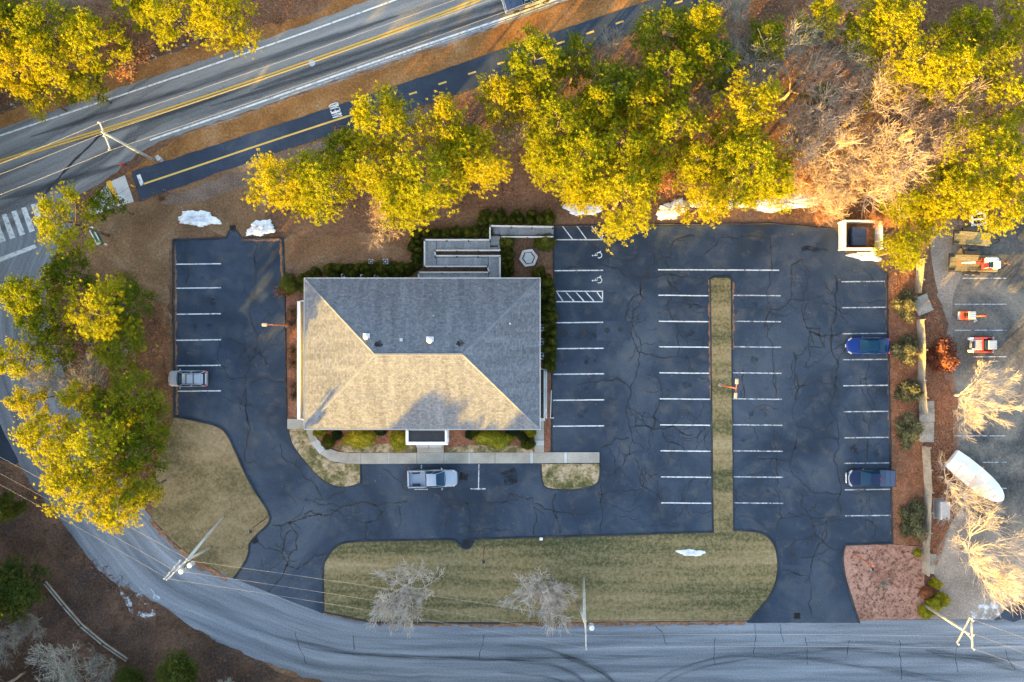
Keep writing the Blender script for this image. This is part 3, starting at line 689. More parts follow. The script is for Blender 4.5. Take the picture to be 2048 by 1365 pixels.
for v in o.data.vertices: v.co.z = .026

# tyre tracks and darker bands on the roads
ST1 = stain('tyre_track_stain', (.02, .025, .032), .38, .62, .8, (.25, 6, 1), True, .42)
ST2 = stain('dark_lane_stain', (.035, .042, .055), .30, .62, .6, (.12, 3, 1), True, .65)
ST3 = stain('pale_scuff_stain', (.42, .43, .44), .45, .70, .8, (.3, 4, 1), True, .6)
def track(pts, wd, m, par, z, n=60):
    q = resample(crom(pxy(pts), 8), n); s = MB(); s.uv = []; vs = []; u = 0
    for i, p in enumerate(q):
        a = q[max(i - 1, 0)]; b = q[min(i + 1, n - 1)]; d = Vector((b[0] - a[0], b[1] - a[1])).normalized()
        if i: u += math.hypot(p[0] - q[i - 1][0], p[1] - q[i - 1][1])
        ww = wd * min(1, .12 + 5 * min(i, n - 1 - i) / n)
        vs.append(((p[0] + d.y * ww / 2, p[1] - d.x * ww / 2, z), (p[0] - d.y * ww / 2, p[1] + d.x * ww / 2, z), u))
    for i in range(n - 1):
        s.add([vs[i][0], vs[i + 1][0], vs[i + 1][1], vs[i][1]], [(0, 1, 2, 3)])
        s.uv.append([(vs[i][2], 0), (vs[i + 1][2], 0), (vs[i + 1][2], 1), (vs[i][2], 1)])
    s.build('tyre_track', m, par)
for i, (pts, wd) in enumerate((([(500, 1255), (560, 1275), (680, 1302), (800, 1314), (1000, 1318), (1350, 1312)], .9), ([(590, 1292), (700, 1308), (900, 1316), (1050, 1322)], .5),
        ([(1000, 1290), (1080, 1297), (1150, 1320), (1205, 1345), (1240, 1372)], .7), ([(1010, 1320), (1090, 1328), (1150, 1350), (1175, 1370)], .8), ([(1120, 1310), (1180, 1330), (1220, 1360), (1230, 1372)], 1.3),
        ([(1300, 1372), (1340, 1345), (1400, 1325), (1470, 1312), (1600, 1312)], .5), ([(1320, 1376), (1360, 1350), (1420, 1332), (1500, 1318)], .4),
        ([(1500, 1315), (1600, 1318), (1700, 1328), (1800, 1345), (1920, 1368)], .9), ([(1560, 1308), (1700, 1300), (1900, 1312), (2060, 1320)], 1.2), ([(1850, 1300), (1950, 1318), (2060, 1345)], 1.5), ([(1600, 1285), (1800, 1287), (2060, 1290)], .8), ([(1000, 1345), (1080, 1352), (1140, 1368)], .5))):
    track(pts, wd, ST1, street, .0265 + .0004 * i)
for i, (pts, wd, m) in enumerate((([(500, 182), (700, 112), (900, 42), (1020, 0), (1200, -60)], 1.1, ST2), ([(420, 214), (600, 158), (800, 92), (1050, 8)], .9, ST2), ([(150, 285), (300, 240), (500, 172)], .8, ST2), ([(60, 275), (300, 200), (560, 112), (800, 30)], 1.2, ST2), ([(0, 400), (100, 372), (240, 330)], 1.4, ST2), ([(520, 216), (760, 134), (1000, 52)], .9, ST3), ([(300, 285), (400, 258), (520, 220)], .8, ST3))):
    track(pts, wd, m, highway, .0325 + .0004 * i)
ST4 = stain('pale_salt_stain', (.42, .44, .47), .46, .70, .35, None, False, .35)
ST5 = stain('wet_stain', (.012, .015, .02), .40, .62, .6, None, False, .85)
for pts, m in (
              ([(1602, 492), (1655, 496), (1657, 502), (1604, 503)], ST5), ([(1000, 945), (1030, 935), (1035, 965), (1010, 972)], ST5), ([(920, 945), (938, 942), (935, 962), (918, 960)], ST5)):
    mb = MB(); mb.sheet(rough(pxy(pts), .6, .15, RS), .0388 + (.0003 if m is ST5 else 0)); mb.build('pavement_stain', m, lot)

# oil drips and grime in the stalls
ST6 = stain('oil_drip', (.008, .010, .014), .34, .62, 2.2, None, False, .28)
ST7 = stain('pale_grit', (.20, .20, .20), .50, .72, .5, None, False, .3)
for k in range(46):
    x, y = RS.choice(((RS.uniform(380, 430), 528 + 51 * RS.randint(0, 4) + 26), (RS.uniform(1140, 1195), 645 + 52 * RS.randint(0, 3) + 26), (RS.uniform(1335, 1400), 591 + 52 * RS.randint(0, 7) + 26), (RS.uniform(1480, 1540), 591 + 52 * RS.randint(0, 7) + 26), (RS.uniform(1700, 1755), 771 + 52 * RS.randint(0, 4) + 26)))
    c = P(x, y + RS.uniform(-6, 6)); r = RS.uniform(.2, .55); mb = MB(); mb.sheet([(c.x + r * cos(i * .449) * RS.uniform(.5, 1.1), c.y + r * sin(i * .449) * RS.uniform(.5, 1.1)) for i in range(14)], .0391); mb.build('oil_stain', ST6, lot)
mb = MB(); mb.sheet([(p[0], p[1]) for p in pxy(LOT)], .0383); mb.build('grit_film', ST7, lot)
# ------------------------------------------------------------ the office building
def shingle_mat():
    m, n, b = base_mat('roof_shingles'); b.inputs['Roughness'].default_value = .9; b.inputs['Specular IOR Level'].default_value = .25
    uv = n.nodes.new('ShaderNodeTexCoord')
    br = n.nodes.new('ShaderNodeTexBrick'); br.inputs['Scale'].default_value = 1.0; br.inputs['Brick Width'].default_value = .30; br.inputs['Row Height'].default_value = .20
    br.inputs['Mortar Size'].default_value = .012; br.inputs['Mortar Smooth'].default_value = .3
    br.inputs['Color1'].default_value = (.128, .140, .164, 1); br.inputs['Color2'].default_value = (.194, .202, .220, 1); br.inputs['Mortar'].default_value = (.07, .08, .10, 1)
    n.links.new(uv.outputs['UV'], br.inputs['Vector'])
    mp = n.nodes.new('ShaderNodeMapping'); mp.inputs['Scale'].default_value = (1.6, .18, 1); n.links.new(uv.outputs['UV'], mp.inputs[0])
    no = n.nodes.new('ShaderNodeTexNoise'); no.inputs['Scale'].default_value = .8; no.inputs['Detail'].default_value = 8; n.links.new(mp.outputs[0], no.inputs['Vector'])
    n2 = n.nodes.new('ShaderNodeTexNoise'); n2.inputs['Scale'].default_value = 4.0; n2.inputs['Detail'].default_value = 6; n.links.new(uv.outputs['UV'], n2.inputs['Vector'])
    ad = n.nodes.new('ShaderNodeMath'); ad.operation = 'ADD'; n.links.new(no.outputs['Fac'], ad.inputs[0]); n.links.new(n2.outputs['Fac'], ad.inputs[1])
    mr = n.nodes.new('ShaderNodeMapRange'); mr.inputs[1].default_value = .7; mr.inputs[2].default_value = 1.3; mr.inputs[3].default_value = .68; mr.inputs[4].default_value = 1.28
    n.links.new(ad.outputs[0], mr.inputs[0])
    hs = n.nodes.new('ShaderNodeHueSaturation'); n.links.new(br.outputs['Color'], hs.inputs['Color']); n.links.new(mr.outputs[0], hs.inputs['Value'])
    n.links.new(hs.outputs[0], b.inputs['Base Color'])
    bp = n.nodes.new('ShaderNodeBump'); bp.inputs['Strength'].default_value = .5; bp.inputs['Distance'].default_value = .02
    n.links.new(n2.outputs['Fac'], bp.inputs['Height']); n.links.new(bp.outputs[0], b.inputs['Normal'])
    return m
G['shingle'] = shingle_mat()
G['ridge'] = surf('ridge_shingles', [(.3, (.12, .135, .165)), (.5, (.165, .18, .21)), (.72, (.22, .23, .255))], big=1.5, fine=5, mix=.5, bump=.3, bd=.02)
G['wall'] = surf('white_clapboard', [(.3, (.58, .58, .57)), (.7, (.72, .72, .71))], big=.5, fine=6, mix=.3, r=.7, bump=.1, bd=.01)
G['membrane'] = surf('dark_roof_membrane', [(.3, (.012, .014, .02)), (.7, (.035, .038, .048))], big=.6, fine=5, mix=.4, r=.7, bump=.2, bd=.01)
ZE, ZR = 3.3, 6.5
A = P(610, 858, ZE); Bc = P(1079, 858, ZE); Cc = P(1079, 558, ZE); D = P(610, 558, ZE)
A = Vector((D.x, A.y, ZE)); Bc = Vector((Cc.x, A.y, ZE)); D = Vector((A.x, Cc.y, ZE))
ym = (A.y + D.y) / 2; run = (D.y - A.y) / 2
R0 = Vector((A.x + run, ym, ZR)); R1 = Vector((Cc.x - run, ym, ZR))
bc = Vector(((A.x + Cc.x) / 2, ym, 0))
bld = thing('office_building', 'single-storey office with grey shingled hip roof in the middle of the lot', 'building', bc)
def L(v): return Vector(v) - bc
iw = .55
x0, x1, y0, y1 = A.x + iw - bc.x, Cc.x - iw - bc.x, A.y + iw - bc.y, D.y - iw - bc.y
def wall(xa, ya, xb, yb, nm='wall'):
    mb = MB(); dx, dy = xb - xa, yb - ya; Ln = math.hypot(dx, dy); rz = atan2(dy, dx)
    mb.box(((xa + xb) / 2, (ya + yb) / 2, 1.58), (Ln, .2, 3.16), rz)
    for k in range(14): # clapboards
        mb.box(((xa + xb) / 2 + .105 * sin(rz), (ya + yb) / 2 - .105 * cos(rz), .35 + k * .2), (Ln - .3, .03, .17), rz, rx=.1)
    return mb.build(nm, G['wall'], bld)
wall(x0 + .12, y0, x1 - .12, y0); wall(x1, y0 - .1, x1, y1 + .1); wall(x1 - .12, y1, x0 + .12, y1); wall(x0, y1 + .1, x0, y0 - .1)
def window(cx, cy, rz, w=1.1, h=1.3):
    mb = MB()
    ox, oy = .14 * sin(rz), -.14 * cos(rz)
    mb.box((cx + ox, cy + oy, 1.7), (w, .06, h), rz); o = mb.build('window', G['trim'], bld)
    for s in (-1, 1):
        mb = MB(); mb.box((cx + ox * 1.32 + s * w * .235 * cos(rz), cy + oy * 1.32 + s * w * .235 * sin(rz), 1.7), (w * .42, .03, h * .86), rz); mb.build('pane', G['glass'], o)
for k in range(8):
    xx = x0 + 1.8 + k * (x1 - x0 - 3.6) / 7
    if abs(xx - (P(853, 0).x - bc.x)) > 2.2: window(xx, y0, 0)
    window(xx, y1, pi)
for k in range(4):
    yy = y0 + 2 + k * (y1 - y0 - 4) / 3
    window(x1, yy, pi / 2); window(x0, yy, -pi / 2)
mb = MB(); mb.box((P(853, 0).x - bc.x, y0 - .13, 1.1), (1.8, .08, 2.1)); dr = mb.build('door', G['trim'], bld)
mb = MB(); mb.box((P(853, 0).x - bc.x, y0 - .185, 1.3), (1.3, .03, 1.4)); mb.build('pane', G['glass'], dr)

def roof_plane(nm, a, b, c, d):
    """stepped shingle courses from eave edge a-b up to d-c"""
    a, b, c, d = (L(v) for v in (a, b, c, d)); mb = MB(); mb.uv = []
    nrm = (b - a).cross(d - a).normalized()
    sl_ = ((d + c) / 2 - (a + b) / 2).length; n = int(sl_ / .2)
    ex = (b - a).normalized()
    for k in range(n):
        t0, t1 = k / n, (k + 1) / n + .0
        p = [a.lerp(d, t0), b.lerp(c, t0), b.lerp(c, t1), a.lerp(d, t1)]
        lo = [q + nrm * .034 for q in p[:2]]; hi = [q + nrm * .004 for q in p[2:]]
        vs = lo + hi + [q - nrm * .001 for q in p[:2]]
        mb.add(vs, [(0, 1, 2, 3), (4, 5, 1, 0)])
        us = [(q - a).dot(ex) for q in vs]; v0, v1 = k * .2, k * .2 + .199
        mb.uv += [[(us[0], v0), (us[1], v0), (us[2], v1), (us[3], v1)], [(us[4], v0), (us[5], v0), (us[1], v0), (us[0], v0)]]
    return mb.build(nm, G['shingle'], roof)
mb = MB()
e = .06
mb.add([L(v) - Vector((0, 0, .03)) for v in (A, Bc, Cc, D, R0, R1)], [(0, 1, 5, 4), (2, 3, 4, 5), (1, 2, 5), (3, 0, 4), (3, 2, 1, 0)])
roof = mb.build('roof', G['shingle'], bld)
roof_plane('shingle_slope', A, Bc, R1, R0); roof_plane('shingle_slope', Cc, D, R0, R1)
roof_plane('shingle_slope', Bc, Cc, R1, R1 + Vector((0, .001, 0))); roof_plane('shingle_slope', D, A, R0, R0 + Vector((0, -.001, 0)))
def cap(a, b, nm):
    a, b = L(a), L(b); n = int((b - a).length / .28); d = (b - a) / n; mb = MB()
    side = d.cross(Vector((0, 0, 1))).normalized()
    for k in range(n):
        p, q = a + d * k, a + d * (k + 1.08)
        up = Vector((0, 0, 1))
        for s in (1, -1):
            drop = .14 * .16 / .22
            vs = [p + up * .085, q + up * .06, q + side * s * .15 - up * .0, p + side * s * .15 + up * .02]
            mb.add(vs, [(0, 1, 2, 3) if s < 0 else (3, 2, 1, 0)])
    return mb.build(nm, G['ridge'], roof)
for q, r_ in ((A, R0), (D, R0), (Bc, R1), (Cc, R1)): cap(q, r_, 'hip_cap')
cap(R0, R1, 'ridge_cap')
mb = MB(); mb.box((L(R0).x / 2 + L(R1).x / 2, 0, ZR + .09), ((R1 - R0).length, .16, .05)); mb.build('ridge_vent', G['ridge'], roof)
g = .11
for (cx, cy, dx, dy) in ((0, L(A).y - g / 2, Cc.x - A.x + 2 * g, g), (0, L(D).y + g / 2, Cc.x - A.x + 2 * g, g), (L(A).x - g / 2, 0, g, D.y - A.y), (L(Cc).x + g / 2, 0, g, D.y - A.y)):
    mb = MB(); mb.box((cx, cy, ZE - .06), (dx, dy, .03)); 
    if dx > dy:
        s = -1 if cy < 0 else 1
        mb.box((cx, cy + s * (g / 2 - .008), ZE - .01), (dx, .016, .13)); 
    else:
        s = -1 if cx < 0 else 1
        mb.box((cx + s * (g / 2 - .008), cy, ZE - .01), (.016, dy, .13))
    mb.build('gutter', G['trim'], bld)
for sx in (-1, 1):
    for sy in (-1, 1):
        mb = MB(); mb.box((sx * (x1 - .15), sy * (y1 + .15), 1.6), (.09, .07, 3.1)); mb.build('downspout', G['trim'], bld)
mb = MB()
for cx, cy, dx, dy in ((0, L(A).y + iw / 2 + .02, Cc.x - A.x, iw + .2), (0, L(D).y - iw / 2 - .02, Cc.x - A.x, iw + .2), (L(A).x + iw / 2, 0, iw + .2, D.y - A.y - 2 * iw - .4), (L(Cc).x - iw / 2, 0, iw + .2, D.y - A.y - 2 * iw - .4)):
    mb.box((cx, cy, ZE - .11), (dx, dy, .04))
mb.build('soffit', G['trim'], bld)
def on_roof(px, py):
    """point of the rear slope seen at a pixel"""
    for z in [ZE + k * .02 for k in range(161)]:
        p = P(px, py, z); t = (D.y - p.y) / run
        if ZE + (ZR - ZE) * t <= z: return p
    return P(px, py, ZR)
def vent(px, py, r, dome):
    p = L(on_roof(px, py)); mb = MB()
    if dome:
        mb.box((p.x, p.y, p.z + .04), (r * 2.3, r * 2.3, .08)); mb.cyl((p.x, p.y, p.z + .18), r * .8, .28, 14)
        o = mb.build('roof_vent', G['trim'], roof); mb = MB()
        mb.loft([[(p.x + r * q * cos(k * pi / 8), p.y + r * q * sin(k * pi / 8), p.z + h) for k in range(16)] for q, h in ((.9, .3), (1, .36), (.92, .45), (.6, .53), (.15, .56))])
        mb.build('hood', G['trim'], o, smooth=True)
    else:
        mb.box((p.x, p.y, p.z + .1), (r * 1.6, r * 1.8, .28)); o = mb.build('roof_vent', G['trim'], roof)
        mb = MB(); mb.box((p.x, p.y, p.z + .26), (r * 1.8, r * 2.0, .05)); mb.build('hood', G['steel'], o)
vent(733, 674, .30, True); vent(860, 681, .33, True); vent(803, 680, .17, False)
for px, py in ((867, 632),):
    p = L(on_roof(px, py)); mb = MB(); mb.cyl((p.x, p.y, p.z + .15), .07, .5, 10); o = mb.build('vent_pipe', G['trim'], roof)
    mb = MB(); mb.cyl((p.x, p.y, p.z + .402), .05, .006, 10); mb.build('pipe_opening', G['black'], o)
p = P(1020, 648, 4.6); p = L(p); t = (Cc.x - bc.x - p.x) / run; mb = MB(); mb.cyl((p.x, p.y, ZE + 3.2 * t + .12), .08, .5, 10); mb.build('vent_pipe', G['trim'], roof)
soot = stain('roof_soot', (.012, .014, .018), .36, .60, 1.6, None, False, .92)
for px, py in ((757, 689), (921, 687)):
    p = L(on_roof(px, py)); mb = MB(); sl2 = (ZR - ZE) / run
    vs = [(p.x + .48 * cos(k * pi / 12) * RS.uniform(.6, 1.1), .4 * sin(k * pi / 12) * RS.uniform(.6, 1.1)) for k in range(24)]
    mb.add([(x, p.y + y, p.z - y * sl2 + .065) for x, y in vs], [tuple(range(24))]); mb.build('soot_stain', soot, roof)

# entry porch on the front
pz = 2.95
q0 = P(812, 858, pz); q1 = P(895, 888, pz)
porch = thing('entry_porch', 'flat dark roofed white entry porch at the front of the office', 'porch', ((q0.x + q1.x) / 2, (A.y + q1.y) / 2 - .1, 0))
wx = q1.x - q0.x; wy = A.y - q1.y - .16
mb = MB(); mb.box((0, .03, pz - .12), (wx - .5, wy - .25, .1)); mb.build('roof_deck', G['membrane'], porch)
for c, d in (((0, -wy / 2 + .12, pz - .07), (wx - .18, .22, .22)), ((-wx / 2 + .17, .1, pz - .07), (.2, wy - .26, .22)), ((wx / 2 - .17, .1, pz - .07), (.2, wy - .26, .22))):
    mb = MB(); mb.bbox(c, d, .02); mb.build('parapet', G['trim'], porch)
for c, d in (((0, -wy / 2 - .07, pz - .22), (wx + .1, .12, .1)), ((-wx / 2 - .0, .0, pz - .22), (.12, wy - .04, .1)), ((wx / 2 + .0, .0, pz - .22), (.12, wy - .04, .1))):
    mb = MB(); mb.box(c, d); mb.build('cornice', G['trim'], porch)
for sx in (-1, -.35, .35, 1):
    mb = MB(); mb.cyl((sx * (wx / 2 - .25), -wy / 2 + .2, 1.42), .13, 2.7, 14, .11); o = mb.build('column', G['trim'], porch, smooth=False)
    mb = MB(); mb.box((sx * (wx / 2 - .25), -wy / 2 + .2, .1), (.34, .34, .16)); mb.build('column_base', G['trim'], o)
mb = MB(); mb.box((0, 0, .09), (wx - .1, wy + .3, .16)); mb.build('porch_floor', G['newconc'], porch)
mb = MB(); mb.box((0, -wy / 2 - .5, .09), (3.0, .5, .13)); mb.build('porch_step', G['newconc'], porch)
for sx in (-1, 0, 1):
    mb = MB()
    mb.tube([(sx * 1.45, -wy / 2 - .15, .1), (sx * 1.45, -wy / 2 - .15, .95), (sx * 1.45, -wy / 2 - .75, .85), (sx * 1.45, -wy / 2 - .75, .1)], .022, 6); mb.build('handrail', G['dark'], porch)

# side ramp with white parapet along the left wall
ra = P(603, 605); rb = P(603, 836)
sr = thing('side_ramp', 'narrow concrete ramp with white parapet along the left office wall', 'ramp', (ra.x, (ra.y + rb.y) / 2, 0))
Ln = ra.y - rb.y
mb = MB(); mb.box((.62, 0, .3), (.9, Ln - .1, .6)); mb.build('ramp_floor', G['concrete'], sr)
mb = MB(); mb.box((.06, 0, .66), (.18, Ln, 1.32)); mb.build('parapet', G['trim'], sr)
mb = MB(); mb.box((.06, 0, 1.36), (.34, Ln + .1, .07)); mb.build('parapet_cap', G['trim'], sr)
for k in range(12):
    mb = MB(); mb.box((-.16, -Ln / 2 + .5 + k * (Ln - 1) / 11, 1.2), (.1, .05, .16)); mb.build('bracket', G['dark'], sr)
for s in (-1, 1):
    mb = MB(); mb.box((.55, s * (Ln / 2 + .08), .7), (.8, .1, 1.2)); mb.build('end_panel', G['trim'], sr)
for k in range(4):
    mb = MB(); mb.box((.62, -Ln / 2 - .3 - k * .26 + .95, .66 - k * .06), (.86, .24, .05)); mb.build('step', G['newconc'], sr)

# stairwell on the right wall
sw0 = P(1080, 738); sw1 = P(1093, 836)
sw = thing('basement_stairwell', 'sunken basement stairwell with pale railing on the right office wall', 'stairwell', ((sw0.x + sw1.x) / 2 - .35, (sw0.y + sw1.y) / 2, 0))
Ln = sw0.y - sw1.y
mb = MB(); mb.box((-.15, Ln * .2, .066), (1.0, Ln * .56, .02)); mb.build('landing', G['darklitter'], sw)
for k in range(9):
    mb = MB(); mb.box((-.15, -Ln / 2 + .3 + k * .29, .24 - k * .02), (1.0, .26, .05)); mb.build('step', G['dark'] if k % 2 else G['kerb'], sw)
for xx in (.42, .68):
    mb = MB(); mb.tube([(xx, -Ln / 2, .06), (xx, -Ln / 2, 1.0), (xx, Ln / 2, 1.0), (xx, Ln / 2, .06)], .045, 8); mb.build('railing', G['deckrail'], sw)
mb = MB(); mb.tube([(-.5, Ln / 2, 1.0), (.68, Ln / 2, 1.0)], .045, 8); mb.build('railing', G['deckrail'], sw)
mb = MB(); mb.box((.55, 0, .15), (.34, Ln, .3)); mb.build('kerb_wall', G['newconc'], sw)
mb = MB(); mb.box((-.1, -Ln / 2 - .18, .14), (1.3, .3, .28)); mb.build('sill', G['newconc'], sw)
hr = thing('handrail', 'bent white pipe handrail beside the brown bed right of the office', 'handrail', P(1102, 808))
mb = MB(); mb.tube([(-.1, -1.5, .04), (-.1, -1.5, .85), (0, 1.5, .9), (.05, 1.5, .04)], .04, 8); mb.build('rail', G['deckrail'], hr)
mb = MB(); mb.tube([(-.1, -1.5, .85), (.25, -1.5, .85), (.25, -1.5, .04)], .04, 8); mb.build('rail', G['deckrail'], hr)

# air conditioning units
def condenser(px, py, label, s=.78):
    t = thing('air_conditioner', label, 'air conditioner', P(px, py) , 0, 'condensers along the office walls')
    mb = MB(); mb.bbox((0, 0, .42), (s, s, .76), .03); mb.build('case', G['steel'], t)
    mb = MB(); mb.box((0, 0, .03), (s + .1, s + .1, .05)); mb.build('pad', G['concrete'], t)
    mb = MB(); mb.cyl((0, 0, .806), s * .42, .012, 20); f = mb.build('fan_opening', G['black'], t)
    mb = MB()
    for k in range(4): mb.box((cos(k * pi / 2) * s * .2, sin(k * pi / 2) * s * .2, .822), (s * .34, s * .14, .01), k * pi / 2, rx=.2)
    mb.cyl((0, 0, .83), s * .08, .03, 10); mb.build('fan', G['steel'], f)
    mb = MB()
    for q in (.2, .32, .42): 
        ring = [(s * q * cos(k * pi / 10), s * q * sin(k * pi / 10), .85) for k in range(21)]; mb.tube(ring, .008, 4, False)
    mb.build('fan_guard', G['dark'], f)
condenser(1086, 656, 'uppermost of three air conditioners between right wall and hedge')
condenser(1086, 684, 'middle one of three air conditioners between right wall and hedge')
condenser(1086, 712, 'lowest of three air conditioners between right wall and hedge')
condenser(731, 558, 'larger air conditioner by the rear wall left of the ramp', .9)
condenser(692, 556, 'air conditioner under the rear eave behind the left of the hedge')
condenser(757, 557, 'air conditioner under the rear eave next to the larger unit')
condenser(744, 525, 'left of two small units on the lawn edge above the hedge', .5)
condenser(773, 525, 'right of two small units on the lawn edge above the hedge', .6)

# wooden access ramp at the rear
ramp = thing('access_ramp', 'grey timber switchback ramp with railings at the rear of the office', 'ramp', P(920, 510))
rc = P(920, 510)
def deckarea(xa, ya, xb, yb, z, along='x', nm='deck_section'):
    a = P(xa, yb, z) - rc; b = P(xb, ya, z) - rc; mb = MB(); wd = .14
    if along == 'x':
        n = int((b.x - a.x) / wd); st = (b.x - a.x) / n
        for k in range(n): mb.box((a.x + (k + .5) * st, (a.y + b.y) / 2, z - .02 + RS.uniform(-.004, .004)), (st - .022, b.y - a.y, .04))
    else:
        n = int((b.y - a.y) / wd); st = (b.y - a.y) / n
        for k in range(n): mb.box(((a.x + b.x) / 2, a.y + (k + .5) * st, z - .02 + RS.uniform(-.004, .004)), (b.x - a.x, st - .022, .04))
    o = mb.build(nm, G['deck'], ramp); o['kind'] = 'stuff'
    mb = MB(); mb.box(((a.x + b.x) / 2, (a.y + b.y) / 2, z - .11), (b.x - a.x - .04, b.y - a.y - .04, .1)); mb.build('joists', G['timber'], o)
deckarea(981, 455, 1107, 470, .35); deckarea(980, 471, 1000, 500, .45, 'y'); deckarea(873, 481, 980, 499, .55); deckarea(850, 481, 872, 531, .62, 'y')
deckarea(873, 515, 976, 531, .70); deckarea(977, 512, 999, 559, .80, 'y'); deckarea(837, 545, 976, 559, .88)
for xa, xb, y in ((982, 1000, 470.5), (978, 996, 493)):
    a = P(xa, y, .5) - rc; b = P(xb, y, .5) - rc; mb = MB(); mb.box(((a.x + b.x) / 2, a.y, .47), (b.x - a.x, .22, .03)); mb.build('threshold', G['timber'], ramp)
def rail(pts, z):
    q = [P(x, y, z + .95) - rc for x, y in pts]; mb = MB()
    for a, b in zip(q[:-1], q[1:]):
        d = b - a; rz = atan2(d.y, d.x); m_ = (a + b) / 2
        mb.box(m_, (d.length + .13, .15, .05), rz); mb.box(m_ - Vector((0, 0, .42)), (d.length, .05, .1), rz); mb.box(m_ - Vector((0, 0, .72)), (d.length, .05, .1), rz)
    mb.build('railing', G['deckrail'], ramp)
    for a, b in zip(q[:-1], q[1:]):
        n = max(1, int((b - a).length / 2.0))
        for k in range(n + 1):
            p = a.lerp(b, k / n); mb = MB(); mb.box((p.x + .004 * k, p.y - .09, (p.z + .08) / 2), (.09, .09, p.z + .1)); mb.build('post', G['timber'], ramp)
rail([(1106, 454), (980, 452), (980, 480), (849, 480), (849, 533), (975, 533), (978, 545), (837, 545), (837, 558)], .6)
rail([(1106, 474), (1004, 474)], .4)
rail([(1000, 501), (870, 501), (870, 512), (999, 512)], .65)
rail([(1000, 512), (1000, 558)], .8)

# hexagonal planter box
hp = P(1057, 517)
hx = thing('hexagonal_bench', 'pale hexagonal wooden bench in the small garden beside the ramp', 'bench', hp, .15)
def hexr(r, z, off=0): return [(r * cos(k * pi / 3 + off), r * sin(k * pi / 3 + off), z) for k in range(6)]
for k in range(6):
    a0, a1 = k * pi / 3 + .01, (k + 1) * pi / 3 - .01
    mb = MB(); mb.prism([(1.05 * cos(a0), 1.05 * sin(a0)), (1.05 * cos(a1), 1.05 * sin(a1)), (.74 * cos(a1), .74 * sin(a1)), (.74 * cos(a0), .74 * sin(a0))], .38, .45); mb.build('seat_board', G['deckrail'], hx)
    mb = MB(); mb.box((.88 * cos(k * pi / 3), .88 * sin(k * pi / 3), .19), (.09, .09, .38), k * pi / 3); mb.build('leg', G['wood'], hx)
mb = MB(); mb.loft([hexr(.70, .02), hexr(.70, .30)]); mb.build('inner_box', G['timber'], hx)
for k in range(9):
    yy = -.5 + k * .125; hw = min(.62, (.60 - abs(yy) * .577) * 1.0); mb = MB(); mb.box((0, yy, .46), (2 * hw, .115, .05)); mb.build('plank', G['deckrail'], hx)
# ------------------------------------------------------------ vehicles and machines
def paint(name, col, r=.35, metal=.3): return plain(name, col, r, metal, .4, .25, .03, 2.0)
G['bluepaint'] = paint('blue_car_paint', (.002, .022, .17), .3, .1)
G['navypaint'] = paint('navy_truck_paint', (.008, .018, .06), .3, .2)
G['silver'] = paint('silver_paint', (.36, .39, .45), .4, .3)
G['greypaint'] = paint('pale_grey_paint', (.31, .36, .44), .4, .3)
G['tonneau'] = plain('vinyl_cover', (.04, .07, .13), .6, var=.1)
G['bluetruck'] = paint('dark_teal_paint', (.012, .045, .10), .35, .2)

def wheels(t, L, W, xf, xr, r=.34):
    for x in (xf, xr):
        for s in (-1, 1):
            mb = MB(); mb.cyl((x, s * (W / 2 - .10), r), r, .22, 20, axis='Y'); o = mb.build('wheel', G['black'], t)
            mb = MB(); mb.cyl((x, s * (W / 2 - .005), r), r * .62, .03, 14, axis='Y'); mb.build('rim', G['steel'], o)
def shell(st, L, W, n=None):
    rings = []
    for fx, fw, zt, zb in st:
        x = (fx - .5) * L; w_ = fw * W / 2; zm = zb + (zt - zb) * .45
        rings.append([(x, -w_ * .90, zb), (x, -w_ * .98, zb + .12), (x, -w_, zm), (x, -w_ * .985, zt - .10), (x, -w_ * .93, zt - .03), (x, -w_ * .80, zt), (x, 0, zt + .022),
                      (x, w_ * .80, zt), (x, w_ * .93, zt - .03), (x, w_ * .985, zt - .10), (x, w_, zm), (x, w_ * .98, zb + .12), (x, w_ * .90, zb)])
    return rings
